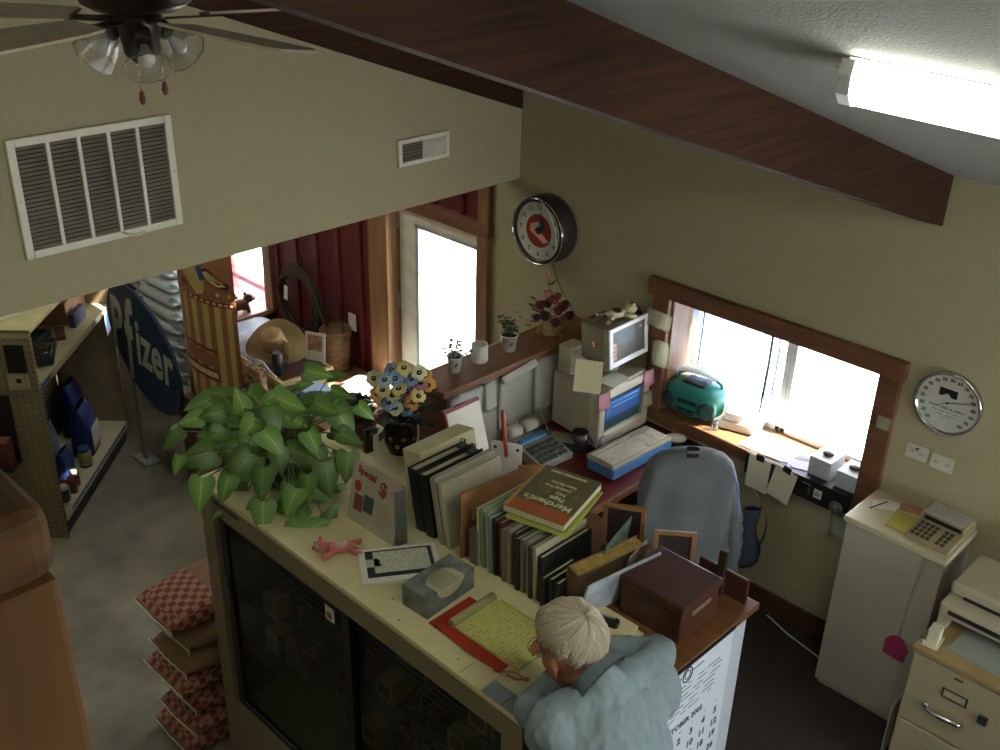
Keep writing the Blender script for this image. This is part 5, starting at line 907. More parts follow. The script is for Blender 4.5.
slab('grey_booklet', 'rounded grey booklet standing at the foot of the brown envelope', 'booklet', -2.405, 2.36, 2.55, .16, .045, -.05, [mat('grey_booklet', '726d58', .7)])
# red clipboard, pen and dispenser card behind
t = thing('red_folder', 'red edged folder leaning behind the binders against the half wall', 'folder', (-2.95, 2.86, ZC - .0)); t.rotation_euler = (0, -.30, 0); t.location = (-2.92, 2.90, ZD + .0)
m = MB(); m.box(-.012, .012, -.11, .11, 0, .47, .002); ob('cover', m, mat('red_cover', '7c2a25', .5), t); m = MB(); m.box(.012, .016, -.10, .105, .01, .455); ob('sheets', m, paper, t)
t = thing('white_dispenser_card', 'white punched card standing behind the beige binders with a red pen', 'card', (-2.66, 2.80, ZD)); t.rotation_euler = (0, 0, .5)
m = MB(); m.box(-.07, .07, -.003, .003, 0, .46, .002); m.mi(1); [m.cyl(.008, -.004, .0035, m=T(x, 0, .43) @ RX(PI / 2), n=10) for x in (-.05, 0, .05)]; ob('card_body', m, [mat('card_white', 'd8d6cc'), blk], t)
m = MB(); m.lathe([(0, 0), (.009, .01), (.010, .19), (.006, .21), (0, .21)], 10); tag(ob('red_pen', m, mat('red_plastic', 'a83628', .35), None, (-2.63, 2.77, ZC + .22), (-.15, -.3, 0)), 'fat red marker pen standing behind the beige binders', 'pen')
# main book run
RUN = [(-2.385, .010, .265, 'c2b98c', 'pale green folder'), (-2.365, .018, .27, '8b9a7c', 'sage green folder'), (-2.342, .020, .262, 'a9b39a', 'grey green file'), (-2.318, .016, .26, '7d8d80', 'blue grey file'), (-2.296, .018, .255, '24201f', 'black spined book'), (-2.272, .022, .25, '55221c', 'dark maroon book'), (-2.246, .02, .235, '7b6955', 'tan catalogue'), (-2.222, .022, .245, '8f8270', 'light tan catalogue'), (-2.196, .018, .24, '42302a', 'dark brown catalogue'), (-2.174, .02, .235, '2a2624', 'black directory'), (-2.150, .02, .24, '6e7660', 'olive folder'), (-2.128, .018, .235, '8b8870', 'khaki folder'), (-2.106, .016, .23, '3b3a33', 'charcoal file'), (-2.086, .018, .238, 'a29a7a', 'cream bound catalogue'), (-2.062, .024, .205, '211d1c', 'black notebook')]
for k, (x, th, h, c, nm) in enumerate(RUN):
    slab('book' if 'book' in nm or 'cat' in nm or 'direct' in nm else 'file_folder', nm + ' standing in the row under the tilted magazine' if k > 3 else nm + ' at the left end of the book row', 'book' if 'book' in nm or 'cat' in nm or 'direct' in nm else 'folder', x, 2.37 + .006 * (k % 3), 2.66, h, th, -.05 + .0 * k, [mat('cover_' + c, c, .6), pg], sheets=th > .015)
for k, (x, y, h) in enumerate(((-2.03, 2.36, .14), (-2.00, 2.37, .145), (-1.972, 2.375, .14))):
    slab('small_black_book', ('left', 'middle', 'right')[k] + ' of three small black books at the right end of the row', 'book', x, y, y + .18, h, .022, -.06, [bk, pg], sheets=True)
slab('picture_card', 'picture card with a dark sky and a plant, standing behind the small black books', 'card', -1.975, 2.57, 2.80, .235, .006, .10, [mat('picture_dark', '27313a', .5, col2='5f7a5c', scale=14)], yaw=.25)
slab('picture_card', 'small pale card behind the yellow topped catalogue', 'card', -1.90, 2.62, 2.78, .20, .005, .18, [mat('picture_pale', '9a8f7c', .6, col2='5f4a40', scale=20)], yaw=.2)
slab('thick_catalogue', 'thick catalogue with yellowed page edges, leaning right', 'book', -1.945, 2.42, 2.76, .20, .06, .16, [mat('tan_cover', '6b563a', .6), mat('yellow_pages', 'ab8a45', .9, scale=50, var=.2)], sheets=True, yaw=-.16)
slab('magazine', 'blue and white magazine leaning against the thick catalogue', 'magazine', -1.872, 2.40, 2.76, .195, .010, .26, [mat('mag_cover', 'bcc2c3', .5, col2='7d848a', scale=9)], yaw=-.16)
m = MB(); m.box(-.02, .02, -.075, .075, 0, .035, .010); m.mi(1); m.box(-.006, .006, -.06, .06, .035, .042, .003); tag(ob('stapler', m, [blk, steel], None, (-1.83, 2.45, ZC + .002), (0, 0, -1.2)), 'black stapler lying at the foot of the leaning magazine', 'stapler')
# tilted magazine stack on top
t = thing('farm_catalogue', 'large farm merchandise catalogue lying tilted on top of the book row', 'book', (-2.24, 2.58, ZC + .285)); t.rotation_euler = (.0, .05, .0)
MAG = (-2.228, 2.617, .26, .258, .33, 1.222)
t.rotation_euler = (0.02, .02, MAG[2]); t.location = (MAG[0], MAG[1], MAG[5])
W2, H2 = MAG[3] / 2, MAG[4] / 2
m = MB(); m.box(-W2, W2, -H2, H2, 0.004, .030); ob('pages', m, pg, t)
m = MB(); m.box(-W2 - .002, W2 + .002, -H2 - .002, H2 + .002, .030, .034, .001); m.box(-W2 - .002, W2 + .002, -H2 - .002, H2 + .002, 0, .004, .001); m.box(-W2 - .003, -W2 + .002, -H2, H2, 0, .034)
m.mi(1); m.box(-W2, W2, -H2, -H2 + .07, .034, .0348); m.mi(4); m.box(-W2, -W2 + .014, -H2, H2, .0348, .0355); m.mi(3); m.box(-W2 + .03, W2 - .06, -.01, .075, .034, .0349)
m.mi(2); [m.text(a_, s_, T(x_, y_, .0352) @ RZ(PI), bold=.001) for a_, s_, x_, y_ in (('Merchant’s', .046, .01, -H2 + .095), ('Page', .034, .03, -H2 + .135), ('HARDWARE & FARM', .017, .0, H2 - .025), ('Lawn Garden', .020, .01, .07), ('Livestock Tools', .018, .0, .04), ('Paint', .022, .03, .005))]
ob('cover', m, [mat('mag_olive', '6f6a4c', .35, var=.15, scale=20), mat('mag_orange', 'ad5f38', .35), mat('mag_lettering', 'd5cf9e', .5), mat('mag_picture', '8a7c50', .4, col2='4a4630', scale=40), mat('mag_spine', 'bf9257', .5)], t)
m = MB(); m.box(-.13, .13, -.17, .17, 0, .006, .001); tag(ob('green_pad', m, mat('lime_paper', 'a9b04a', .7), None, (MAG[0] + .02, MAG[1] - .01, MAG[5] - .009), (.02, .02, MAG[2] + .03)), 'lime green pad under the tilted farm catalogue', 'pad')
# frames and rack
def pframe(label, loc, rot, w, h):
    t = thing('framed_picture', label, 'picture frame', loc, rot); m = MB(); b_ = .018
    m.box(-w / 2, -w / 2 + b_, -.008, .008, 0, h, .002); m.box(w / 2 - b_, w / 2, -.008, .008, 0, h, .002); m.box(-w / 2 + b_, w / 2 - b_, -.008, .008, 0, b_, .002); m.box(-w / 2 + b_, w / 2 - b_, -.008, .008, h - b_, h, .002)
    ob('moulding', m, mat('frame_pine', '8f673f', .4), t); m = MB(); m.box(-w / 2 + b_, w / 2 - b_, 0.0, .005, b_, h - b_); ob('backing', m, mat('frame_back', '2d211b', .7), t); return t
pframe('larger pine picture frame standing right of the tilted catalogue', (-2.06, 2.87, ZC + .006), (math.radians(8), 0, math.radians(30)), .17, .23)
pframe('smaller pine picture frame leaning back behind the brown chest', (-1.83, 2.90, ZC + .006), (math.radians(-14), 0, math.radians(40)), .165, .165)
t = thing('wooden_card_rack', 'dark wooden upright rack behind the brown chest', 'rack', (-1.62, 2.93, ZC + .006)); 
m = MB(); m.box(-.11, .11, -.008, .008, 0, .11, .004); ob('rack_panel', m, mat('rack_wood', '4d2a18', .5), t); m = MB(); m.box(-.016, .016, -.03, -.009, 0, .20, .003); ob('rack_post', m, mat('dark_wood_stand', '35261c'), t)
m = MB(); m.box(-.12, .09, -.07, .06, 0, .012, .002); tag(ob('wooden_tray', m, oak, None, (-2.0, 2.87, ZC + .006)), 'flat wooden tray under the large picture frame', 'tray')
# brown chest
t = thing('brown_chest', 'dark brown closed wooden box with a metal label holder', 'box', (-1.688, 2.675, ZC + .006), 0); t.rotation_euler = (0, 0, math.radians(1))
ch = mat('chest_wood', '4a2a1c', .4, scale=5, col2='3c2116', stretch=(5, 1, 5), detail=5)
m = MB(); m.box(-.135, .135, -.12, .12, 0, .135, .006); ob('case', m, ch, t); m = MB(); m.box(-.142, .142, -.127, .127, .137, .172, .008); ob('lid', m, ch, t)
m = MB(); m.box(.135, .141, -.06, .06, .10, .118, .002); ob('label_holder', m, mat('brass_holder', 'b3a99a', .3, .7), t)
m = MB(); m.box(-.12, .10, -.09, .06, 0, .012, .001); tag(ob('cream_tray', m, cream, None, (-1.81, 2.47, ZC + .001), (0, 0, .02)), 'flat cream board beside the brown chest', 'board')
# tissue box
t = thing('tissue_box', 'grey marbled tissue box with a curved opening, near the counter edge', 'tissue box', (-2.355, 2.13, ZC)); t.rotation_euler = (0, 0, -math.radians(84) + PI / 2 + 0); t.rotation_euler = (0, 0, math.radians(4))
mar = mat('marbled_grey', '858981', .6, col2='50544f', scale=14, detail=8)
m = MB(); m.box(-.065, .065, -.128, -.127 + .0, 0, .095); m.box(-.065, .065, .127, .128, 0, .095); m.box(-.065, -.064, -.127, .127, 0, .095); 
def hole(y): return .055 * math.sqrt(max(0, 1 - (y / .075) ** 2)) if abs(y) < .075 else 0
N = 24
for k in range(N):
    ya, yb = -.127 + .254 * k / N, -.127 + .254 * (k + 1) / N; ym = (ya + yb) / 2; h = hole(ym)
    m.box(-.065, .0 - (0) + (.02 - h if h else .065), ya, yb, .094, .095)
    m.box(.064, .065, ya, yb, 0, .095 - h * 1.0)
ob('carton', m, mar, t)
m = MB(); m.box(-.060, .061, -.122, .122, .002, .086, .004); m.grid(lambda u, v: Vector((-.035 + .098 * u, (v - .5) * .10, .087 + .010 * math.sin(v * 3.1) * math.sin(u * 3.1))), 10, 10, th=.002); ob('tissues', m, mat('tissue_cream', 'cfc6a4', .95), t)
# pink pig
plush('plush_pig', 'small pink toy pig in a white shirt lying on the counter edge', 'toy', (-2.83, 2.035, ZC), math.radians(-125), mat('pig_pink', 'd98278', .9), mat('pig_shirt', 'cdb8a8', .9), 1.05, nosec=mat('pig_snout', 'c9645f', .9))
# notebooks with form
t = thing('note_booklet', 'stapled white booklet with a black bordered form on the counter', 'booklet', (-2.60, 2.13, ZC), math.radians(0)); t.rotation_euler = (0, 0, math.radians(52))
NB = (-2.604, 2.14, .99)
t.location = (NB[0], NB[1], ZC); t.rotation_euler = (0, 0, NB[2])
m = MB(); m.box(-.155, .155, -.11, .11, 0, .012, .001); m.box(-.15, .16, -.115, .105, .012, .018, .001); ob('pages', m, paper, t)
m = MB(); m.box(-.125, .14, -.085, .085, .018, .0188); m.mi(1); m.box(-.095, .125, -.06, .075, .0188, .0196); m.box(-.125, -.07, -.02, .03, .0188, .0196); m.box(.14, .145, -.085, .085, .018, .019); ob('form_panel', m, [mat('form_black', '23262a', .6), written('form_table', 'c4c3aa', '8d9080', .011, .4, 120, .48)], t)
m = MB()
for k in range(10): m.tube([(-.03 + k * .012, .105, .008), (-.03 + k * .012, .118, .016), (-.03 + k * .012, .128, .006)], .0012, 4)
ob('spiral', m, blk, t)
# red folder + legal pad + envelope
LP = (-2.02, 2.152, PI / 2 + .02, .22, .33)
t = thing('legal_pad', 'yellow legal pad covered in handwriting with its first pages rolled back', 'pad', (LP[0], LP[1], ZC + .008), LP[2])
W2, H2 = LP[3] / 2, LP[4] / 2
yel = written('legal_handwriting', 'b7b065', '969150', .0165, .32, 60, .50)
m = MB(); m.box(-W2, W2, -H2, H2, 0, .010, .001); ob('page_stack', m, yel, t)
m = MB(); m.lathe([(.014, -W2), (.018, -W2), (.018, W2), (.014, W2), (.014, -W2)], 18, T(0, H2 + .002, .014) @ RY(PI / 2)); ob('rolled_pages', m, mat('pad_back', 'a39d6c', .8), t)
m = MB(); m.box(W2 - .006, W2 + .018, -H2 * .3, H2 - .02, .002, .0045); ob('green_tab_strip', m, mat('lime_edge', 'a5b545', .7), t)
t2 = thing('red_document_wallet', 'red wallet folder under the yellow legal pad', 'folder', (LP[0] - .03, LP[1] - .02, ZC), LP[2])
m = MB(); m.box(-W2 - .022, W2 - .03, -H2 + .02, H2 + .05, 0, .006, .001); ob('wallet', m, mat('scarlet_card', 'a8321f', .6), t2)
m = MB(); m.tube([(-W2 - .018, H2 + .02, .010), (-W2 - .03, 0, .010), (-W2 - .024, -H2 + .02, .012)], .006, 8); m.ball(-W2 - .024, -H2 + .03, .012, .012, .018, .010); ob('elastic_cord', m, mat('scarlet_card', 'a8321f'), t2)
m = MB(); m.tube([(-.04, 0, .002), (.0, .012, .006), (.05, .0, .003), (.02, -.018, .008), (-.02, -.01, .004)], .0045, 6); m.ball(.05, 0, .006, .012, .012, .006); tag(ob('keyring', m, mat('brass_keys', '9c7c4a', .4, .6), None, (LP[0] + .16, LP[1] - .125, ZC), (0, 0, .3)), 'small brass keyring at the corner of the legal pad', 'keys')
m = MB(); m.box(-.10, .12, -.13, .10, 0, .0015); tag(ob('plain_sheet', m, mat('buff_sheet', 'bdb48c', .8, var=.02), None, (-1.80, 2.03, ZC), (0, 0, .05)), 'plain buff sheet of paper under the man’s elbow', 'paper')
m = MB(); m.box(-1.885, -1.683, 1.8935, 1.965, ZC, ZC + .003); m.box(-1.75, -1.683, 1.965, 2.10, ZC, ZC + .003); m.mi(1); m.box(-1.79, -1.787, 1.8935, 1.965, ZC + .003, ZC + .0036); m.box(-1.75, -1.683, 1.964, 1.967, ZC + .003, ZC + .0036); tag(ob('grey_tape', m, [mat('duct_tape', '868d90', .5), blk], None), 'grey duct tape binding the corner of the counter top', 'tape')
# ================= SHOP SIDE (LOWER FLOOR) =================
def sack_mesh(L, W, H, seed=0, checker=False):
    rnd = random.Random(seed); ph = [rnd.random() * 6 for _ in range(4)]; m = MB()
    def fn(u, v):
        a = u * 2 * PI; t_ = max(0., 1 - abs(2 * v - 1) ** 5); ca, sa = math.cos(a), math.sin(a)
        sx = abs(ca) ** .5 * (1 if ca > 0 else -1); sz = abs(sa) ** .7 * (1 if sa > 0 else -1)
        hw = W / 2 * (.90 + .10 * t_); hh = H / 2 * (.06 + .94 * t_ ** .6)
        return Vector((sx * hw, (v - .5) * L + .006 * math.sin(sx * 5 + ph[0]), H / 2 + sz * hh + .004 * math.sin(sx * 9 + v * 11 + ph[1])))
    if not checker: m.grid(fn, 28, 16, closeu=True)
    else:
        m.grid(lambda u, v: fn(u, .36 + .64 * v), 28, 11, closeu=True); m.mi(1); m.grid(lambda u, v: fn(u, .36 * v), 28, 8, closeu=True)
    return m
def seam(L, W, H, end):
    m = MB(); y = end * L / 2; m.box(-W * .46, W * .46, y - .004, y + .004, H / 2 - .004, H / 2 + .004); m.mi(1); m.tube([(-W * .49, y + end * .012, H / 2 + .002), (0, y + end * .016, H / 2 - .006), (W * .50, y + end * .012, H / 2 + .001), (W * .53, y + end * .02, H / 2 - .012)], .0045, 5); return m
thread = mat('seam_thread', 'b7b09a', .8)
brown_p = mat('kraft_paper', '7a5b3c', .85, var=.1, scale=6)
chk = mat('red_check_sack', '6e2a20', .8, kind='checker', scale=30, col2='8a6850')
ords = ['topmost', 'second from the top', 'third from the top', 'fourth from the top', 'fifth from the top', 'sixth from the top', 'seventh from the top', 'eighth from the top', 'ninth from the top', 'tenth from the top', 'eleventh from the top', 'lowest']
H = .13
for k in range(7):
    z = FL + (6 - k) * H; c = chk if k in (0, 3, 4, 5, 6) else brown_p
    t = thing('feed_sack', ('red checked' if c is chk else 'plain brown paper') + ' feed sack, ' + ords[k] + ' in the pile by the glass cabinet', 'sack', (-3.925 + .015 * (k % 3 - 1), 2.10 + .03 * ((k * 2) % 3 - 1), z), .02 * (k % 2), 'feed sacks beside the cabinet')
    ob('sack_body', sack_mesh(.72, .37, H * .985, k, c is chk), [brown_p, chk], t); ob('sewn_end', seam(.72, .37, H, -1), [brown_p, thread], t)
# white feed stack behind oval sign
wsack = mat('white_sack_green_print', 'c9cbc6', .6, col2='5a7a72', scale=9, detail=6)
nt = wsack.node_tree
for n in nt.nodes:
    if n.type == 'VALTORGB': n.color_ramp.elements[0].position = .36; n.color_ramp.elements[1].position = .44
H = .118
for k in range(11):
    z = FL + (10 - k) * H; t = thing('white_feed_sack', 'white feed sack, ' + ords[k] + ' in the tall stack behind the oval sign', 'sack', (-7.27 + .02 * (k % 2), 3.72, z), 0, 'white feed sacks behind the sign'); t.rotation_euler = (0, 0, PI / 2)
    ob('sack_body', sack_mesh(.74, .42, H * .985, 40 + k), wsack, t); ob('sewn_end', seam(.74, .42, H, -1), [wsack, thread], t)
m = MB(); m.box(-.38, .38, -.22, .22, 0, .50, .01)
for z in (.1, .26, .41): m.box(-.385, .385, -.225, .225, z, z + .08, .004)
tag(ob('wooden_crate', m, mat('crate_dark', '3a2c22', .7), None, (-6.38, 3.80, FL)), 'dark wooden crate under the white sacks below the shop window', 'crate')
for k in range(4):
    z = FL + .502 + (3 - k) * .115; t = thing('white_feed_sack', 'white feed sack, ' + ords[k] + ' on the crate below the shop window sill', 'sack', (-6.38, 3.80, z), 0, 'white feed sacks under the window'); t.rotation_euler = (0, 0, PI / 2)
    ob('sack_body', sack_mesh(.72, .44, .112, 60 + k), mat('white_sack_blue_print', 'c3c6cc', .55, col2='6f7f9a', scale=5, detail=6) if k < 2 else mat('navy_sack', '2b3344', .5), t)
# gondola
ST = thing('store_shelving', 'beige pegboard sided store shelving unit at the far left', 'shelving', (-6.04, 2.14, FL), math.radians(135))
peg = mat('pegboard_tan', '8b7d5e', .6, var=.04); gond = mat('shelf_beige', 'b0a584', .5, var=.05)
m = MB(); m.box(-.025, 0, 0, .95, 0, 1.52, .002); m.mi(1)
for i in range(20):
    for j in range(34):
        y, z = .02 + i * .045, .04 + j * .043
        if .2 < y < .6 and .60 < z < 1.08: continue
        m.box(-.0262, -.025, y - .004, y + .004, z - .004, z + .004)
for j in range(50): m.box(-.018, -.008, -.0012, 0, .03 + j * .03, .042 + j * .03)
pe = ob('peg_end_panel', m, [peg, mat('peg_hole', '231c15', .9)], ST)
m = MB(); m.box(0, 1.27, .43, .47, .1, 1.50); ob('back_panel', m, mat('shelf_back_brown', '5c4f3e', .7), ST)
m = MB(); m.box(1.27, 1.29, -.01, .46, .1, 1.30, .002); ob('divider_panel', m, mat('divider_tan', '87785c', .6), ST)
m = MB(); m.box(0, 1.27, .0, .43, .14, .17, .002); m.box(0, 1.27, -.006, 0, .12, .172, .002); ob('base_shelf', m, gond, ST)
m = MB(); m.box(0, 1.27, .02, .03, 0, .13); m.mi(1); m.box(.1, 1.2, -.009, -.006, .15, .168); ob('kick_plate', m, [blk, mat('blue_price_strip', '3d5b80', .5)], ST)
m = MB(); m.box(0, 1.27, .0, .43, 1.13, 1.15, .002); m.box(0, 1.27, -.008, 0, 1.11, 1.155, .002); m.mi(1); m.box(0, .14, -.010, -.008, 1.118, 1.148); ob('upper_shelf', m, [gond, mat('blue_price_strip', '3d5b80')], ST)
m = MB(); m.box(-.025, 1.29, -.01, .95, 1.50, 1.525, .003); m.box(-.027, -.02, 0, .95, 1.47, 1.50); ob('top_deck', m, mat('top_deck_yellow', 'b4aa78', .5), ST)
def gp(x, y, z):
    c, s = math.cos(math.radians(135)), math.sin(math.radians(135)); return (-6.04 + c * x - s * y, 2.14 + s * x + c * y, FL + z)
def gob(name, m, mats, p, lb, cat, rz=0.): return tag(ob(name, m, mats, None, gp(*p), (0, 0, math.radians(135) + rz)), lb, cat)
def pouch(w, d, h):
    m = MB(); m.grid(lambda u, v: Vector(((math.copysign(abs(math.cos(u * 6.283)) ** .5, math.cos(u * 6.283))) * w / 2 * (1 - .10 * v), (math.copysign(abs(math.sin(u * 6.283)) ** .6, math.sin(u * 6.283))) * d / 2 * (1 - .80 * v ** 4) + .004 * math.sin(v * 9 + u * 20), h * v)), 28, 10, closeu=True); return m
navy = mat('navy_bag', '1e2c58', .45, var=.1); 
m = pouch(.24, .16, .38); m.mi(1); m.box(-.09, .09, -.084, -.078, .04, .22); m.mi(2); m.box(-.09, .09, -.086, -.080, .04, .065); gob('pet_food_bag', m, [navy, mat('bag_label_white', 'b8b5a8', .6), mat('bag_label_gold', 'a8883c', .6)], (.84, .15, .171), 'blue bag with a white and gold label on the bottom shelf', 'bag', .1)
gob('pet_food_bag', pouch(.22, .14, .42), [navy], (1.10, .32, .171), 'taller plain blue bag behind the labelled blue bag', 'bag')
gob('clear_bag', pouch(.26, .12, .40), [mat('pale_bag', '6d7480', .4, col2='3a4152', scale=12)], (.46, .26, .171), 'big pale grey plastic bag at the near end of the bottom shelf', 'bag')
gob('blue_bag', pouch(.16, .10, .26), [mat('blue_pouch', '27406e', .45)], (.40, .13, .171), 'small blue pouch in front of the grey bag on the bottom shelf', 'bag')
def jar(r, h, c1, c2): 
    m = MB(); m.lathe([(0, 0), (r, 0), (r, h * .7), (r * .75, h * .8)], 18); m.mi(1); m.lathe([(r * .8, h * .78), (r * .8, h), (0, h)], 18); m.mi(1); m.cyl(r * 1.01, 0, h * .12, n=18); return m
gob('supplement_jar', jar(.045, .15, 0, 0), [mat('jar_yellow', '8f8440', .4), mat('jar_blue', '2c4272', .4)], (.62, .08, .171), 'yellow jar with a blue lid standing alone on the bottom shelf', 'jar')
for k, (x, y, h, a, b_) in enumerate(((.36, .06, .13, '6c3a3a', 'a8a59a'), (.28, .05, .12, '40302c', '8e2f2a'), (.20, .07, .13, '8b8a84', '8e2f2a'), (.14, .05, .14, '37405c', 'c0bdb0'), (.22, .15, .16, '2c3556', '5a6f9a'))):
    gob('spray_bottle', jar(.032, h, 0, 0), [mat('bt' + a, a, .4), mat('bc' + b_, b_, .5)], (x, y, .171), ('maroon bottle with a pale cap, farthest of the small bottles', 'black bottle with a red cap among the small bottles', 'grey bottle with a red cap among the small bottles', 'slate bottle with a white cap at the near shelf end', 'blue bottle behind the small bottles')[k], 'bottle')
m = MB(); m.box(-.16, .16, -.10, .10, 0, .07, .02); m.mi(1); m.grid(lambda u, v: Vector((-.13 + .26 * u, -.08 + .16 * v, .075 + .012 * math.sin(u * 12) * math.sin(v * 8))), 10, 8, th=.004); gob('wrapped_gloves', m, [mat('dark_pack', '23262c', .4), mat('shiny_wrap', '6f6b60', .2, var=.3, scale=25)], (.36, .14, 1.155), 'dark packages in shiny wrap on the upper shelf', 'package', .3)
m = MB(); m.box(-.14, .14, -.06, .06, 0, .05, .01); gob('dark_pouch', m, mat('dark_pack', '23262c'), (.56, .27, 1.155), 'dark flat pouch behind the shiny packages on the upper shelf', 'package', -.2)
m = MB(); m.box(-.10, .10, -.02, .02, 0, .10, .003); gob('navy_box', m, mat('navy_carton', '2b3048', .5), (.92, .09, 1.155), 'narrow navy box at the front edge of the upper shelf', 'box', .0)
m = MB(); m.box(-.18, .18, -.12, .12, 0, .16, .004); gob('cardboard_box', m, mat('cardboard', '8a6540', .8), (1.04, .26, 1.155), 'brown cardboard box at the far end of the upper shelf', 'box')
m = MB(); m.box(-.09, .09, -.03, .03, 0, .03, .004); gob('red_booklet', m, mat('dull_red_card', '6b3531', .6), (.70, .13, 1.155), 'dull red and white booklets stacked on the upper shelf', 'booklet', .4)
m = MB(); m.box(-.065, .065, -.001, .001, -.17, 0); m.mi(1); m.box(-.05, .05, -.0018, -.001, -.09, -.02); m.mi(2); m.box(-.065, .065, -.0018, -.001, -.17, -.155); o = gob('shelf_sign', m, [mat('sign_pale_blue', '8fa6c0', .6), mat('sign_cyan', '5f93bf', .6), mat('sign_coral', 'a0605c', .6)], (1.16, -.022, 1.14), 'small blue and pink shelf sign hanging from the upper shelf', 'sign', .1)
# items hooked on the end panel
m = MB(); m.box(-.012, 0, -.06, .06, -.19, 0, .005); m.mi(1); m.box(-.010, -.002, -.055, .07, -.31, -.20); m.mi(0); m.box(-.0112, -.010, -.01, .02, -.26, -.23)
gob('hanging_pack', m, [mat('black_pouch', '17130f', .6), mat('cream_tag', 'a89a78', .7)], (-.029, .105, 1.43), 'black pack with a cream tag hooked on the pegboard end', 'package')
t = thing('end_rack', 'dark recessed rack of red brown packs on the pegboard end', 'rack', gp(-.027, .40, .60), math.radians(135))
m = MB(); m.box(-.14, 0, -.20, .20, 0, .02); m.box(-.02, 0, -.20, .20, 0, .48); m.box(-.14, 0, .19, .20, 0, .48); ob('rack_frame', m, mat('dark_rack', '221812', .7), t)
m = MB()
for k in range(3): m.box(-.12, -.03, -.18 + k * .12, -.08 + k * .12, .02, .20, .006)
ob('packs', m, mat('red_brown_pack', '5a2f24', .6), t)
m = MB(); m.ball(0, 0, .02, .05, .05, .02); gob('green_bag_top', m, mat('green_top', '3f8a3a', .6), (.03, .30, 1.525), 'green capped bundle on top of the shelving', 'package')
m = MB(); m.box(-.10, .10, -.06, .06, 0, .02, .005); gob('white_pack', m, paper, (.22, .24, 1.525), 'flat white pack on top of the shelving', 'package', .6)
# tub on a carton, near left edge of the view
m = MB(); m.box(-.17, .17, -.15, .15, 0, .42, .004); m.box(-.175, .175, -.003, .003, .418, .421); tag(ob('carton', m, mat('cardboard_dim', '6f553a', .8), None, (-5.42, 1.52, FL)), 'brown carton on the floor in front of the pegboard end', 'box')
t = thing('plastic_tub', 'white lidded plastic tub standing on the brown carton', 'tub', (-5.47, 1.53, FL + .422))
m = MB(); m.lathe([(0, 0), (.075, 0), (.088, .13), (0, .13)], 24); ob('tub_body', m, mat('tub_white', 'b6b39f', .5), t); m = MB(); m.lathe([(0, .128), (.094, .128), (.094, .145), (.085, .148), (.08, .142), (0, .142)], 28); ob('lid', m, mat('tub_lid', 'a9b49c', .5), t)
# oval sign
t = thing('oval_brand_sign', 'dark blue tilted oval sign with tall white lettering, at the end of the shelving', 'sign', (-6.27, 2.95, FL))
def ell(rx, ry, n=48): return [(rx * math.cos(i * 2 * PI / n), ry * math.sin(i * 2 * PI / n)) for i in range(n)]
Me = T(-6.27, 2.95, .345) @ YF
m = MB(); m.prism(ell(.515, .375), -.012, .012, m=Me @ RZ(math.radians(-36)), bev=.003); m.mi(1)
for (ch, x, sy, s_) in (('P', -.345, 1.75, .33), ('i', -.055, 1.6, .31), ('z', .05, 1.5, .31), ('e', .19, 1.5, .31), ('r', .335, 1.5, .31)):
    m.text(ch, s_, Me @ RZ(-.10) @ T(x, (.02 if ch != 'P' else .03), .013) @ SC(1, sy, 1), .001, bold=.008)
m.text('f', .46, Me @ RZ(-.10) @ T(-.18, -.03, .013) @ SC(.85, 1.95, 1), .001, bold=.010)
pob('sign_disc', m, [mat('sign_navy', '182b3b', .5, var=.05), mat('sign_letter', '96937f', .6)], t)
m = MB(); m.box(-6.60, -6.55, 2.975, 2.995, FL + .02, .25, .003); m.box(-6.68, -6.47, 2.93, 3.05, FL, FL + .02, .002); pob('stand_panel', m, mat('stand_grey', '8a8b84', .6), t)
# tall striped display
t = thing('striped_display', 'tall orange and yellow striped display with a horse picture', 'display', (-5.45, 3.05, FL))
def cyx(a, z, off=0.): return Vector((-5.58 + (.335 + off) * math.sin(a), 3.12 - (.13 + off) * math.cos(a), z))
cols = [mat('disp_orange', '85563a', .5, var=.1), mat('disp_yellow', 'a58d50', .5, var=.1), mat('disp_dark_red', '6b2a1c', .5), mat('disp_cream', 'b9a678', .5), mat('disp_blue', '2a4070', .5), mat('disp_brown', '3a2114', .5)]
m = MB(); N = 15
for k in range(N):
    a0 = -1.35 + 2.7 * k / N; a1 = -1.35 + 2.7 * (k + 1) / N
    for (z0, z1) in ((.15, 1.45),):
        m.mi(k % 2); m.grid(lambda u, v, a0=a0, a1=a1, z0=z0, z1=z1: cyx(a0 + (a1 - a0) * u, z0 + (z1 - z0) * v), 2, 2)
def band(z0, z1, i, a0=-1.3, a1=1.3, off=.002, n=14): m.mi(i); m.grid(lambda u, v: cyx(a0 + (a1 - a0) * u, z0 + (z1 - z0) * v, off), n, 1)
band(.93, .965, 2); band(.97, 1.45, 0, off=.001); band(.60, .622, 2, -.6, .6); band(.42, .46, 3, -.55, .55, .004); band(.40, .48, 2, -.6, .6, .003); band(.50, .59, 0, -.6, .6, .003);
for k in range(14): band(.94, .955, 3, -1.2 + k * .18, -1.1 + k * .18, .004, 1)
def flat(poly, i, off):   # picture polygons wrapped on the curved front
    m.mi(i); tb = bmesh.new(); tb.faces.new([tb.verts.new(cyx(p[0] + (.42 if p[1] > .97 else .3), .975 + (p[1] - .975) * .45 if p[1] > .97 else p[1], off)) for p in poly]); m._add(tb, None, False)
flat([(-.95, 1.30), (-.6, 1.38), (-.2, 1.40), (.05, 1.26), (-.05, 1.02), (-.25, .98), (-.5, 1.12)], 1, .006)
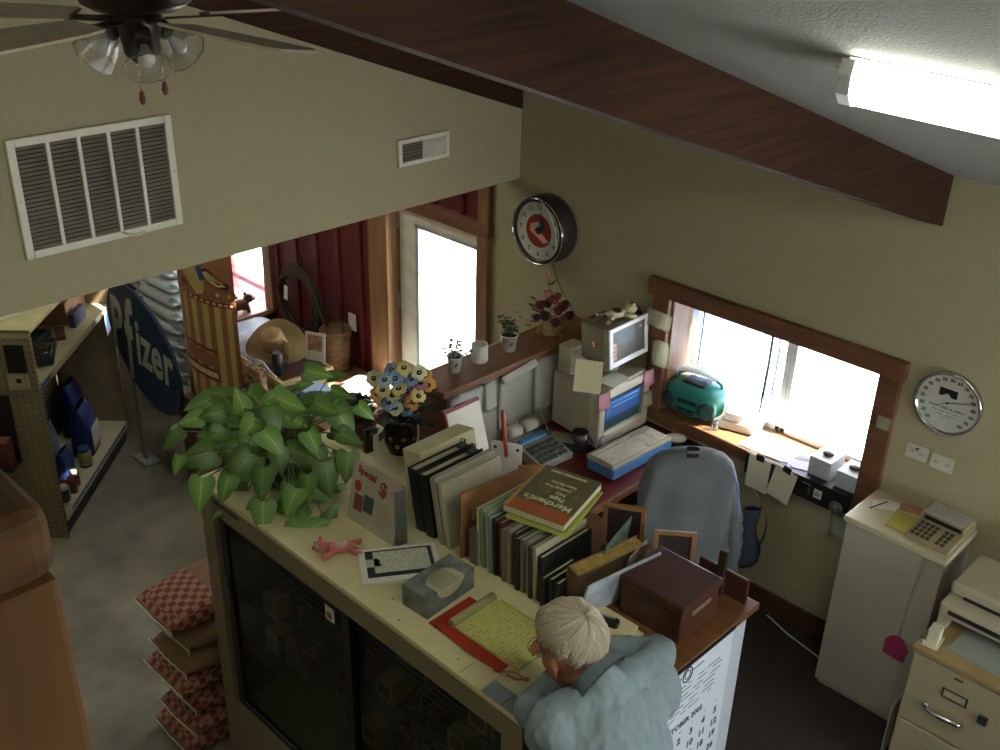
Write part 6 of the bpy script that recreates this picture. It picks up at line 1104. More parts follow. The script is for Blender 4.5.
flat([(-.1, 1.36), (.1, 1.42), (.45, 1.30), (.75, 1.22), (.72, 1.15), (.5, 1.15), (.2, 1.20), (.05, 1.25)], 5, .007); flat([(-.02, 1.34), (.12, 1.38), (.42, 1.27), (.66, 1.20), (.4, 1.18), (.1, 1.25)], 1, .009)
flat([(-.2, 1.40), (-.02, 1.42), (.04, 1.24), (-.1, 1.22)], 4, .010); flat([(-.75, 1.12), (-.62, 1.14), (-.58, 1.07), (-.68, 1.02), (-.78, 1.05)], 2, .006); flat([(.3, 1.06), (.36, 1.10), (.42, 1.06), (.36, 1.02)], 3, .006); flat([(.65, 1.06), (.72, 1.10), (.78, 1.06), (.72, 1.02)], 3, .006)
flat([(-1.0, .16), (-.98, .30), (-.9, .36), (-.86, .30), (-.76, .36), (-.72, .26), (-.6, .18)], 5, .006)
m.mi(0); m.grid(lambda u, v: Vector((-5.58 - .335 * .976 + .67 * .976 * u, 3.12 - .13 * .22, .15 + 1.3 * v)), 1, 1)
pob('printed_wrap', m, cols, t)
m = MB(); m.box(-5.91, -5.25, 2.97, 3.22, FL, .15, .006); pob('plinth', m, mat('plinth_brown', '4b3422', .7), t)
# table with hat, box, ropes
t = thing('shop_table', 'wooden table against the red wall, covered with goods', 'table', (-5.35, 3.68, FL))
m = MB(); m.box(-5.98, -4.72, 3.34, 4.04, .165, .195, .004); pob('table_top', m, mat('table_wood', '6b4a30', .5, var=.15, scale=5), t)
for (x, y) in ((-5.94, 3.38), (-4.78, 3.38), (-5.94, 3.98), (-4.78, 3.98)):
    m = MB(); m.box(x - .025, x + .025, y - .025, y + .025, FL, .165, .003); pob('leg', m, mat('table_wood', '6b4a30'), t)
TZ = .196
t = thing('cattle_picture_box', 'long cream box with dark cattle pictures on its side, under the hat', 'box', (-5.57, 3.56, TZ), math.radians(-3))
m = MB(); m.box(-.38, .38, -.20, .20, 0, .15, .004); m.mi(1)
for k in range(6): m.ball(-.31 + k * .12, -.203, .07, .035, .002, .03, n=10, rings=6)
m.mi(2); m.box(-.35, .35, -.17, .17, .15, .153); ob('carton', m, [mat('box_tan', 'a08a5c', .7), mat('cow_brown', '3a2a1e', .7), mat('box_dark_top', '3c2420', .6)], t)
m = MB(); m.box(-.39, .39, -.215, -.20, .13, .165, .002); ob('lid_edge', m, mat('box_lid_cream', 'b5a26c', .7), t)
t = thing('straw_hat', 'tan cowboy hat lying on the cream picture box', 'hat', (-5.60, 3.58, TZ + .20), .5); t.rotation_euler = (.55, .05, .5); t.scale = (1.0, 1.0, 1.4)
def brim(u, v):
    a = u * 2 * PI; r = .075 + .115 * v; return Vector((r * 1.18 * math.cos(a), r * .92 * math.sin(a), .01 + .055 * v ** 2 * abs(math.sin(a)) ** 2 - .012 * v * abs(math.cos(a))))
def crown(u, v):
    a = u * 2 * PI; r = .082 * (1 - .18 * v) if v < .8 else .082 * .856 * (1 - (v - .8) / .2); z = .11 * min(v / .8, 1) - (.03 * ((v - .8) / .2) if v > .8 else 0) * 1.; return Vector((r * 1.15 * math.cos(a), r * .88 * math.sin(a), .01 + z + .012 * math.cos(a) * min(v / .8, 1)))
m = MB(); m.grid(brim, 40, 6, closeu=True, th=.004); ob('brim', m, mat('tan_felt', 'a8956a', .9, var=.06, scale=40), t); m = MB(); m.grid(crown, 40, 12, closeu=True); ob('crown', m, mat('tan_felt', 'a8956a'), t); m = MB(); m.grid(lambda u, v: crown(u, .02 + .16 * v) * 1.012, 40, 2, closeu=True); ob('hat_band', m, mat('hat_band', '7b6440', .8), t)
m = MB(); m.grid(lambda u, v: Vector(((u - .5) * .13, .03 * math.sin(u * 5) * v, -v * .14)), 10, 6, th=.006); tag(ob('tan_cloth', m, mat('tan_felt', 'a8956a'), None, (-5.45, 3.56, TZ + .30)), 'strip of tan cloth hanging beside the hat', 'cloth')
t = thing('photo_card', 'white bordered photo card standing beside the hat', 'card', (-5.33, 3.70, TZ + .155), .35); t.rotation_euler = (-.12, 0, .45)
m = MB(); m.box(-.075, .075, -.003, .003, 0, .20, .001); m.mi(1); m.box(-.055, .055, -.004, -.003, .07, .18); ob('card_body', m, [mat('photo_white', 'b9b6a8', .5), mat('photo_brown', '5d3f2e', .6, col2='a07f60', scale=20)], t)
t = thing('rope_coil', 'large coil of dark rope hanging against the red wall', 'rope', (-5.95, 4.02, .50))
random.seed(8); m = MB()
for k in range(9):
    r = .22 + .012 * (k % 5); c = .014 * (k - 4); m.tube([( (r + .01 * math.sin(3 * a + k)) * .92 * math.cos(a), c * .5 + .006 * math.sin(2 * a + k), (r + .01 * math.sin(2 * a + k)) * math.sin(a)) for a in [i * 2 * PI / 36 for i in range(36)]], .012, 6, closed=True)
ob('rope_loops', m, mat('dark_rope', '43352c', .9, var=.2, scale=60), t)
m = MB(); m.tube([(.02, 0, .22), (.03, .01, .32), (.05, .015, .36)], [.02, .014, .008], 6); m.tube([(.2, 0, .1), (.3, 0, -.08), (.33, 0, -.25)], .012, 6); ob('rope_end', m, mat('dark_rope', '43352c'), t)
m = MB(); m.box(-.02, .02, -.003, .003, -.11, 0, .001); ob('paper_tag', m, paper, t, (-.06, -.06, .12), (0, .15, 0))
t = thing('wicker_bucket', 'tan wicker bucket standing beside the rope coil', 'basket', (-5.40, 3.93, TZ))
m = MB(); m.lathe([(0, 0), (.085, 0), (.11, .30), (.103, .30), (.08, .02), (0, .02)], 28)
for k in range(9): m.tube([((.088 + k * .0026) * math.cos(a), (.088 + k * .0026) * math.sin(a), .02 + k * .033) for a in [i * 2 * PI / 28 for i in range(28)]], .006, 5, closed=True)
ob('basket_wall', m, mat('tan_wicker', '7c5f42', .8, scale=50, var=.2), t); m = MB(); m.tube([(-.1, 0, .28), (-.08, 0, .38), (0, 0, .42), (.08, 0, .38), (.1, 0, .28)], .007, 6); ob('bail_handle', m, mat('dark_rope', '43352c'), t)
t = thing('flashlight', 'black cylindrical flashlight standing on the front corner of the picture box', 'flashlight', (-5.33, 3.405, TZ + .156))
m = MB(); m.lathe([(0, 0), (.035, 0), (.035, .13), (.032, .135), (.032, .15), (.028, .155), (0, .155)], 20); ob('barrel', m, blk, t); m = MB(); m.box(-.008, .008, -.042, -.034, .06, .09, .002); ob('switch', m, bronze, t)
t = thing('patterned_pouch', 'brown and cream patterned pouch with striped cords, left of the flashlight', 'pouch', (-5.30, 3.05, .17)); t.location = (-5.12, 3.10, .502)
m = MB(); m.box(-.09, .09, -.03, .03, -.10, .09, .012); ob('pouch_body', m, mat('patterned_brown', '8a6b45', .7, kind='voronoi', scale=30, col2='2c1c14'), t)
m = MB(); 
for k in range(3): m.tube([(-.05 + .02 * k, .02, .08), (0 + .02 * k, .04, .11), (.06 + .02 * k, .05, .06), (.12 + .02 * k, .05, .05)], .006, 6)
ob('cords', m, mat('striped_cord', 'b0aa9c', .7), t)
m = MB(); m.box(-5.23, -5.01, 3.01, 3.19, FL, .40, .004); tag(ob('display_pedestal', m, mat('plinth_brown', '4b3422'), None), 'brown pedestal holding the patterned pouch', 'pedestal')
# white bag put in to catch the sun as a bright patch
m = MB()
m.grid(lambda u, v: Vector(((u - .5) * .36, (v - .5) * .44, .08 * (1 - abs(2 * u - 1) ** 3) * (1 - abs(2 * v - 1) ** 3) + .01 * math.sin(u * 14) * math.sin(v * 11))), 24, 20, th=.006)
tag(ob('sun_patch_bag', m, mat('white_plastic_bag', 'dcdcd6', .6, var=.02), None, (-4.98, 3.80, TZ + .008), (0, 0, .0)), 'white plastic bag put in to show the sun patch on the table end', 'bag')
m = MB(); m.box(-.11, .11, -.08, .08, 0, .16, .005); m.mi(1); m.box(-.09, .09, -.081, -.08, .03, .13); tag(ob('blue_white_carton', m, [mat('carton_pale_blue', '8fa3bd', .6), mat('carton_blue', '3f5f90', .6)], None, (-5.0, 3.45, TZ), (0, 0, .1)), 'pale blue and white carton near the table edge behind the plant', 'box')
m = MB(); m.lathe([(0, 0), (.06, 0), (.075, .05), (.06, .12), (.03, .14), (0, .14)], 20); m.tube([(.05, 0, .06), (.10, 0, .10), (.10, 0, .15), (.05, 0, .16)], .012, 8); tag(ob('dark_kettle', m, mat('dark_pewter', '2f2c29', .4, .4), None, (-4.80, 3.60, TZ)), 'dark curved pitcher edge at the end of the table', 'pitcher')
# wall plate + toys on the shop sill
m = MB(); m.box(-.04, .04, -.004, .004, -.062, .062, .002); m.mi(1); m.box(-.006, .006, -.009, -.004, -.012, .012); tag(ob('light_switch', m, [mat('plate_white', 'c8c4b0'), paper], None, (-5.40, 4.08, .50)), 'white light switch plate on the red wall', 'switch')
for k, (x, y, s_, lb) in enumerate(((-6.70, 3.86, 1.0, 'smaller brown animal figure at the left of the shop window sill'), (-6.50, 3.86, 1.25, 'larger brown animal figure on the shop window sill'))):
    t = thing('animal_figurine', lb, 'figurine', (x, y, .281), .5 + k); q = mat('figurine_brown', '5d4030', .8, var=.2, scale=30)
    m = MB(); m.ball(0, 0, .05 * s_, .06 * s_, .035 * s_, .035 * s_)
    for sx in (-1, 1):
        for sy in (-1, 1): m.tube([(sx * .04 * s_, sy * .02 * s_, .04 * s_), (sx * .045 * s_, sy * .022 * s_, 0)], [.014 * s_, .012 * s_])
    ob('body', m, q, t); m = MB(); m.ball(.06 * s_, 0, .08 * s_, .032 * s_, .028 * s_, .028 * s_); m.ball(.09 * s_, 0, .072 * s_, .016 * s_, .014 * s_, .012 * s_); m.ball(.05 * s_, .022 * s_, .105 * s_, .01 * s_); m.ball(.05 * s_, -.022 * s_, .105 * s_, .01 * s_); ob('head', m, q, t)
# ================= OFFICE CHAIR WITH JACKET =================
t = thing('office_chair', 'dark office chair between the counter and the window, its back covered by a jacket', 'chair', (-2.36, 3.70, 0), 0)
CT = math.radians(-45)     # back faces the counter corner (+x, -y)
t.rotation_euler = (0, 0, CT)
cf = mat('chair_fabric', '23262b', .9)
m = MB(); m.box(-.24, .20, -.24, .24, .42, .49, .03); ob('seat', m, cf, t)
m = MB(); m.box(.19, .24, -.19, .19, .56, .99, .025); ob('backrest', m, cf, t)
m = MB(); m.tube([(.12, 0, .42), (.225, 0, .45), (.25, 0, .60)], .016, 8); ob('back_bracket', m, blk, t)
m = MB(); m.cyl(.025, .08, .42); ob('gas_column', m, blk, t)
for k in range(5):
    a = k * 2 * PI / 5; m = MB(); m.tube([(0, 0, .10), (.26 * math.cos(a), .26 * math.sin(a), .07)], [.022, .015], 8); b_ = ob('base_arm', m, blk, t)
    m = MB(); m.lathe([(0, -.02), (.028, -.02), (.028, .02), (0, .02)], 14, T(.27 * math.cos(a), .27 * math.sin(a), .028) @ RZ(a + 1.57) @ RY(PI / 2)); ob('caster', m, blk, b_)
jk = thing('grey_jacket', 'grey blue zip jacket draped over the back of the office chair', 'jacket', (-2.36, 3.70, 0)); jk.rotation_euler = (0, 0, CT)
jm = mat('jacket_cloth', '656869', .95, var=.08, scale=7, bump=.35)
prof = [(0.0, .03, .02), (.015, .10, .04), (.05, .155, .055), (.12, .195, .065), (.25, .215, .07), (.42, .222, .075), (.55, .225, .08), (.68, .235, .09), (.82, .25, .095), (1.0, .245, .085)]
def jf(u, v):
    q = v * (len(prof) - 1); i = min(int(q), len(prof) - 2); fr = q - i; s_, w, d = [prof[i][k] * (1 - fr) + prof[i + 1][k] * fr for k in range(3)]
    a = u * 2 * PI; ca, sa = math.cos(a), math.sin(a); cx = abs(ca) ** .75 * (1 if ca > 0 else -1); sx = abs(sa) ** .8 * (1 if sa > 0 else -1)
    fold = .008 * math.sin(a * 7 + s_ * 5) * min(1, s_ * 3) + .006 * math.sin(a * 3 - s_ * 14) * min(1, s_ * 3)
    hem = .05 * math.sin(a * 2 + 1) * max(0, s_ - .8) * 4
    return Vector((.215 + (d + fold) * cx + .02 * s_, (w + fold) * sx, 1.085 - s_ * .60 - hem))
m = MB(); m.grid(jf, 64, 40, closeu=True); ob('jacket_back', m, jm, jk)
m = MB(); m.box(.245, .262, -.035, .02, 1.055, 1.085, .003); ob('hanger_loop', m, blk, jk)
def sleeve(pts, r, sd): 
    m = MB(); P = [Vector(p) for p in pts]; n = 22; Q = []
    for i in range(n + 1):
        t_ = i / n * (len(P) - 1); k = min(int(t_), len(P) - 2); Q.append(P[k].lerp(P[k + 1], t_ - k))
    for _ in range(3): Q = [Q[0]] + [(Q[i - 1] + Q[i] * 2 + Q[i + 1]) / 4 for i in range(1, n)] + [Q[-1]]
    m.tube([tuple(q) for q in Q], [r * (1 - .25 * i / n) * (1 + .10 * math.sin(i * 1.9 + sd)) for i in range(n + 1)], 14); return m
ob('sleeve', sleeve([(.22, .18, .84), (.24, .225, .74), (.26, .24, .60), (.25, .245, .44)], .045, 0), jm, jk)
ob('sleeve', sleeve([(.22, -.18, .80), (.24, -.225, .68), (.25, -.26, .56), (.24, -.29, .44)], .045, 2), jm, jk)
m = MB(); m.tube([(.25, .175, 1.02), (.262, .215, .92), (.272, .232, .78), (.28, .236, .62)], .006, 6); ob('blue_piping', m, mat('jacket_piping', '7585a8', .7), jk)
t = thing('shoulder_bag', 'dark navy shoulder bag hanging at the right side of the chair back', 'bag', (-1.985, 3.745, .50), CT)
m = MB(); m.grid(lambda u, v: Vector((.05 * math.cos(u * 6.283) * (1 - .6 * v), .075 * math.sin(u * 6.283) * (1 - .5 * v) + .01 * math.sin(v * 8), .28 * v)), 24, 10, closeu=True); m.ball(0, 0, .0, .05, .075, .05); ob('bag_body', m, mat('navy_nylon', '1d2430', .6, var=.1), t)
m = MB(); m.grid(lambda u, v: Vector((.0 + .02 * (u - .5), .05 * math.sin(v * 3.14), .20 + .18 * v)), 2, 16, th=.004); m.grid(lambda u, v: Vector((.0 + .02 * (u - .5), .05 + .06 * math.sin(v * 3.14) - .05 * v, .02 + .36 * v)), 2, 16, th=.004); ob('strap', m, mat('navy_nylon', '1d2430'), t)

# ================= RIGHT SIDE CABINETS =================
wc = thing('white_cabinet', 'tall narrow off-white metal cabinet against the wall under the dial clock', 'cabinet', (-1.33, 3.94, 0))
cabm = mat('cabinet_offwhite', 'a9a390', .5, var=.03)
m = MB(); m.box(-1.545, -1.11, 3.79, 4.085, .02, .915, .004); m.box(-1.53, -1.12, 3.80, 4.08, 0, .02); pob('cabinet_shell', m, cabm, wc)
m = MB(); m.box(-1.555, -1.10, 3.775, 4.088, .915, .945, .004); pob('cabinet_top', m, mat('cabinet_top_cream', 'b7ad8c', .45, var=.03), wc)
m = MB(); 
for z in (.50, .12): m.ball(-1.549, 3.83, z, .010, .016, .022)
pob('door_catch', m, cabm, wc)
t = thing('fly_swatter', 'pink fly swatter hanging by its wire handle on the white cabinet front', 'fly swatter', (-1.20, 3.78, .33))
m = MB(); m.tube([(-1.212, 3.783, .46), (-1.208, 3.783, .70), (-1.200, 3.783, .86), (-1.193, 3.783, .905), (-1.187, 3.783, .912), (-1.182, 3.783, .900), (-1.190, 3.783, .84), (-1.204, 3.783, .72)], .0022, 6); pob('wire_handle', m, mat('pale_wire', 'b0ac9c', .5), t)
m = MB()
m.prism([(-.045, 0), (.05, 0), (.055, .07), (.035, .10), (.015, .115), (-.015, .115), (-.035, .10), (-.052, .07)], -.0015, .0015, m=T(-1.22, 3.782, .36) @ RY(.08) @ YF); pob('swat_head', m, mat('magenta_plastic', 'a83a62', .5), t)
m = MB(); m.prism([(0, 0), (.09, .03), (.10, .11), (.03, .10), (-.02, .06)], 0, .0015); tag(ob('white_note', m, paper, None, (-1.50, 3.92, .946), (0, 0, .1)), 'white note at the left front of the white cabinet top', 'paper')
m = MB(); m.box(-.055, .055, -.035, .035, 0, .0012); tag(ob('folded_note', m, mat('note_grey', 'b3b0a2', .8), None, (-1.435, 4.01, .946), (0, 0, -.3)), 'folded pale note behind the pen on the white cabinet', 'paper')
m = MB(); m.tube([(-.03, -.055, .004), (.0, .02, .004), (.01, .045, .004)], .003, 6); tag(ob('thin_pen', m, blk, None, (-1.475, 3.955, .948), (0, 0, .1)), 'thin dark pen lying on the white cabinet', 'pen')
m = MB(); m.box(-.048, .048, -.072, .072, 0, .006, .001); tag(ob('yellow_notepad', m, mat('yellow_pad', 'b5ad4e', .8), None, (-1.355, 3.905, .946), (0, 0, .08)), 'yellow note pad beside the desk calculator on the white cabinet', 'pad')
m = MB(); m.box(-.05, .04, -.03, .03, 0, .004); tag(ob('salmon_note', m, mat('salmon_paper', 'b87c68', .8), None, (-1.37, 4.03, .946), (0, 0, .3)), 'salmon pink note behind the yellow pad on the white cabinet', 'paper')
t = thing('desk_calculator', 'beige desk calculator with rows of dark keys on the white cabinet', 'calculator', (-1.205, 3.90, .946), -.04)
m = MB(); m.prism([(-.09, 0), (.16, 0), (.16, .05), (-.09, .02)], -.095, .095, m=Matrix(((0, 0, 1, 0), (1, 0, 0, 0), (0, 1, 0, 0), (0, 0, 0, 1))), bev=.003); ob('case', m, mat('calc_beige', '9b8c6c', .5), t)
m = MB()
Mk = T(0, 0, .0215) @ RX(math.atan(.12))
for r_ in range(4):
    for k in range(6): m.box(-.08 + k * .022 + (.02 if k > 3 else 0), -.064 + k * .022 + (.02 if k > 3 else 0), -.075 + r_ * .028, -.055 + r_ * .028, .004, .013, .002, m=Mk)
ob('keys', m, mat('key_brown', '3a352c', .5), t)
m = MB(); m.box(-.09, .09, .05, .155, .02, .065, .004); m.mi(1); m.box(-.08, .08, .048, .051, .03, .055); ob('display', m, [mat('calc_beige', '9b8c6c'), blk], t)
m = MB(); m.box(-.085, .085, -.05, .05, 0, .004, .001); tag(ob('receipt_sheet', m, mat('note_grey', 'b3b0a2'), None, (-1.205, 4.00, .946 + .067), (0, 0, -.05)), 'pale sheet lying over the back of the desk calculator', 'paper')
fc = thing('filing_cabinet', 'beige two drawer filing cabinet with chrome pulls in the lower right corner', 'filing cabinet', (-.84, 3.75, 0))
fm = mat('filing_beige', '9c8f72', .45, var=.03)
m = MB(); m.box(-1.045, -.62, 3.475, 4.07, 0, .715, .004); pob('cabinet_shell', m, fm, fc); m = MB(); m.box(-1.05, -.615, 3.455, 4.075, .715, .733, .003); pob('cabinet_top', m, mat('filing_top', 'a0875a', .5), fc)
for (z0, z1) in ((.375, .705), (.04, .365)):
    m = MB(); m.box(-1.038, -.627, 3.457, 3.476, z0, z1, .004); d = pob('drawer', m, fm, fc)
    zc = z0 + .12
    m = MB(); m.tube([(-.94, 3.450, zc), (-.925, 3.432, zc + .004), (-.87, 3.424, zc + .006), (-.81, 3.432, zc + .004), (-.795, 3.450, zc)], [.008, .010, .013, .010, .008], 8); m.ball(-.945, 3.452, zc + .001, .013, .008, .013); sub('drawer_pull', m, chrome, fc, d)
    m = MB(); zl = z0 + .225
    m.box(-.90, -.80, 3.451, 3.458, zl - .022, zl - .016); m.box(-.90, -.80, 3.451, 3.458, zl + .016, zl + .022); m.box(-.90, -.893, 3.451, 3.458, zl - .016, zl + .016); m.box(-.807, -.80, 3.451, 3.458, zl - .016, zl + .016); m.mi(1); m.box(-.893, -.807, 3.455, 3.4575, zl - .016, zl + .016); sub('label_holder', m, [chrome, mat('label_cream', 'a89f84', .7)], fc, d)
m = MB(); m.box(-.75, -.715, 3.44, 3.458, .55, .585, .003); m.mi(1); m.box(-.748, -.717, 3.438, 3.441, .553, .57); pob('lock', m, [blk, chrome], fc)
m = MB(); m.box(-.87, -.835, 3.449, 3.458, .682, .692, .002); pob('latch', m, chrome, fc)
# paper bits between cabinets
m = MB(); m.box(-1.10, -1.098, 3.56, 3.76, .02, .30); tag(ob('leaning_paper', m, paper, None), 'white sheet tucked between the white cabinet and the filing cabinet', 'paper')
m = MB(); m.box(-.02, .02, -.003, .003, 0, .035, .001); tag(ob('black_bracket', m, blk, None, (-1.078, 3.70, .30)), 'small black clip between the two cabinets', 'clip')
# printer
pr = thing('desk_printer', 'beige desk printer with a paper sheet behind it on the filing cabinet', 'printer', (-.84, 3.78, .733))
pm = mat('printer_beige', 'a69d84', .5, var=.03)
m = MB(); m.box(-1.04, -.60, 3.62, 3.98, .80, .865, .012); m.box(-1.04, -.60, 3.70, 3.98, .86, .92, .015); m.mi(1); m.box(-1.0, -.60, 3.613, 3.622, .826, .842); m.box(-.98, -.60, 3.69, 3.705, .868, .876); pob('printer_body', m, [pm, blk], pr)
for xa in (-1.04, -.64):
    m = MB(); m.box(xa, xa + .04, 3.64, 3.94, .7335, .80, .004); pob('foot', m, pm, pr)
m = MB(); m.box(-.96, -.62, 3.96, 3.965, .925, 1.12, m=T(0, 3.95, .9) @ RX(-.6) @ T(0, -3.95, -.9)); pob('paper_support', m, mat('support_beige', '9c9278', .6), pr)
m = MB(); m.box(-.93, -.66, 3.950, 3.953, .93, 1.10, m=T(0, 3.95, .9) @ RX(-.6) @ T(0, -3.95, -.9)); tag(ob('printer_sheet', m, mat('printed_sheet', 'aaa38c', .8), None), 'sheet of paper standing in the printer feed', 'paper')
m = MB(); m.box(-.14, .14, -.10, .12, 0, .008, .001); tag(ob('printed_stack', m, mat('greenish_paper', '8d9286', .8, var=.05), None, (-.80, 3.62, .7335), (0, 0, -.05)), 'greenish sheets in front of the printer on the filing cabinet', 'paper')
m = MB(); m.box(-.022, .022, -.03, .03, 0, .075, .004); m.box(-.03, .03, -.045, .045, 0, .01, .003); m.mi(1); m.ball(-.035, -.03, .012, .008); tag(ob('tape_dispenser', m, [cream_s, chrome], None, (-1.0, 3.53, .7335), (0, 0, .1)), 'small cream upright dispenser at the filing cabinet corner', 'dispenser')
# cord along the baseboard
m = MB(); m.tube([(-1.95, 4.03, .01), (-1.8, 3.98, .008), (-1.65, 3.95, .008), (-1.56, 3.93, .008)], .004, 6); tag(ob('floor_cord', m, mat('pale_cord', 'c9c2a8'), None), 'pale cord lying on the carpet along the baseboard', 'cable')

# ================= THE MAN AT THE COUNTER =================
def fuse(parts, balls, voxel=.008, smooth=6, noise=0., nscale=9.):
    m = MB()
    for pts, rad in parts:
        P = [Vector(p) for p in pts]; R_ = list(rad); n = len(P)
        for i in range(n): 
            r_ = R_[i]; 
            if not isinstance(r_, tuple): m.ball(P[i].x, P[i].y, P[i].z, r_, n=20, rings=12)
        Q, RR = [], []
        for i in range(n - 1):
            for k in range(6):
                f_ = k / 6; Q.append(tuple(P[i].lerp(P[i + 1], f_))); RR.append(R_[i] * (1 - f_) + R_[i + 1] * f_)
        Q.append(tuple(P[-1])); RR.append(R_[-1]); m.tube(Q, RR, 18)
    for b_ in balls:
        M0 = b_[6] if len(b_) > 6 else None
        if M0 is not None: m.ball(0, 0, 0, b_[3], b_[4], b_[5], n=24, rings=16, m=M0)
        else: m.ball(*b_[:6], n=24, rings=16)
    me = m.mesh('fused'); o = bpy.data.objects.new('fused', me); C.objects.link(o)
    r = o.modifiers.new('r', 'REMESH'); r.mode = 'VOXEL'; r.voxel_size = voxel
    s_ = o.modifiers.new('s', 'SMOOTH'); s_.iterations = smooth; s_.factor = .5
    dg = bpy.context.evaluated_depsgraph_get(); dg.update(); out = bpy.data.meshes.new_from_object(o.evaluated_get(dg)); bpy.data.objects.remove(o); bpy.data.meshes.remove(me)
    if noise:
        from mathutils import noise as nz
        ns = [v.normal.copy() for v in out.vertices]
        for v, n_ in zip(out.vertices, ns): q_ = Vector((v.co.x + v.co.y * .5, v.co.y, v.co.z * .45)); v.co += n_ * noise * (.6 * nz.noise(q_ * nscale) + .6 * (.5 - abs(nz.noise(q_ * nscale * 1.7))) + .25 * nz.noise(q_ * nscale * 3.5))
    for p in out.polygons: p.use_smooth = True
    return out
def put(name, me, mats, parent, label=None):
    me.name = name; me.transform(WT_(parent)); o = bpy.data.objects.new(name, me); C.objects.link(o); o.parent = parent
    for q in (mats if isinstance(mats, (list, tuple)) else [mats]): me.materials.append(q)
    if label: o['label'] = label
    return o
man = thing('person', 'white haired man in a grey blue shirt leaning over the counter, writing', 'person', (-1.22, 1.90, 0))
skin = mat('skin_tone', '98634a', .55, var=.05, scale=20)
fw = Vector((-.90, .10, -.42)).normalized(); lf_ = Vector((0, 0, 1)).cross(fw).normalized(); upv = fw.cross(lf_)
hc = Vector((-1.603, 2.012, 1.252)); HS = 1.22
HM = Matrix(((fw.x, lf_.x, upv.x, hc.x), (fw.y, lf_.y, upv.y, hc.y), (fw.z, lf_.z, upv.z, hc.z), (0, 0, 0, 1))) @ SC(HS, HS, HS)
def hp_(x, y, z): return tuple(HM @ Vector((x, y, z)))
def HB(x, y, z, a, b_, c): return (0, 0, 0, a, b_, c, HM @ T(x, y, z))
nb = Vector((-1.465, 2.01, 1.172))
SL, SR = (-1.495, 1.815, 1.105), (-1.44, 2.20, 1.125)
EL, ER = (-1.672, 1.915, 1.000), (-1.545, 2.43, 1.005)
WL, WR = (-1.655, 2.035, 1.095), (-1.795, 2.245, .985)
heads = [HB(0, 0, .015, .095, .076, .100), HB(.025, 0, -.045, .070, .058, .070), HB(.045, 0, -.085, .045, .038, .035), HB(.098, 0, -.025, .016, .011, .026), HB(.108, 0, -.042, .013, .014, .011), HB(.085, 0, .018, .018, .05, .012), HB(.088, 0, -.072, .012, .024, .012)] + [HB(-.005, s * .080, -.022, .020, .008, .034) for s in (1, -1)] + [HB(.012, s * .084, -.010, .010, .006, .018) for s in (1, -1)]
body_parts = [([hp_(-.03, 0, -.06), tuple(nb)], [.060, .064]), ([tuple(nb), (-1.40, 1.985, 1.08), (-1.33, 1.95, .90), (-1.24, 1.90, .70)], [.07, .10, .10, .10]), ([tuple(nb + Vector((0, 0, -.03))), SL], [.045, .04]), ([tuple(nb + Vector((0, 0, -.03))), SR], [.045, .04]), ([SL, EL], [.05, .042]), ([EL, WL], [.040, .028]), ([SR, ER], [.05, .042]), ([ER, WR], [.040, .028])]
# hands: palm + five fingers each
def hand(w, d, n, scale=1., curl=.5):
    """w wrist point, d direction of the palm, n palm normal"""
    d = Vector(d).normalized(); n = Vector(n); n = (n - d * n.dot(d)).normalized(); s_ = d.cross(n); W0 = Vector(w); out = []
    pc_ = W0 + d * .05
    balls = [(0, 0, 0, .048, .040, .016, Matrix(((d.x, s_.x, n.x, pc_.x), (d.y, s_.y, n.y, pc_.y), (d.z, s_.z, n.z, pc_.z), (0, 0, 0, 1))))]
    for k, (o_, L) in enumerate(((-.030, .066), (-.010, .078), (.010, .072), (.029, .056))):
        p0 = W0 + d * .085 + s_ * o_; d1 = (d + s_ * o_ * 3).normalized(); p1 = p0 + d1 * L * .42; d2 = (d1 * math.cos(curl) + n * math.sin(curl)); p2 = p1 + d2 * L * .33; d3 = (d1 * math.cos(curl * 1.9) + n * math.sin(curl * 1.9)); p3 = p2 + d3 * L * .27; out.append(([tuple(p0), tuple(p1), tuple(p2), tuple(p3)], [.0095, .009, .0083, .007]))
    p0 = W0 + d * .025 - s_ * .03; p1 = p0 + (d * .6 - s_ * .7 + n * .2).normalized() * .034; p2 = p1 + (d * .9 - s_ * .2 + n * .35).normalized() * .028; out.append(([tuple(p0), tuple(p1), tuple(p2)], [.013, .0105, .0085])); return out, balls
h1, b1 = hand(WL, Vector(hp_(.03, .05, -.07)) - Vector(WL), Vector(hp_(.03, .0, -.03)) - Vector(WL), curl=.35)
h2, b2 = hand(WR, (-.75, -.62, -.05), (.1, -.1, -1), curl=.55)
legs = [([(-1.22, 1.90, .68), (-1.20, 1.80, .64), (-1.42, 1.68, .52), (-1.36, 1.60, .09), (-1.44, 1.58, .035)], [.12, .092, .062, .042, .035]), ([(-1.22, 1.90, .68), (-1.16, 2.00, .64), (-1.38, 2.06, .50), (-1.30, 2.04, .09), (-1.38, 2.04, .035)], [.12, .092, .062, .042, .035])]
body = put('body', fuse(body_parts + h1 + h2 + legs, heads + b1 + b2, .0055, 4), skin, man)
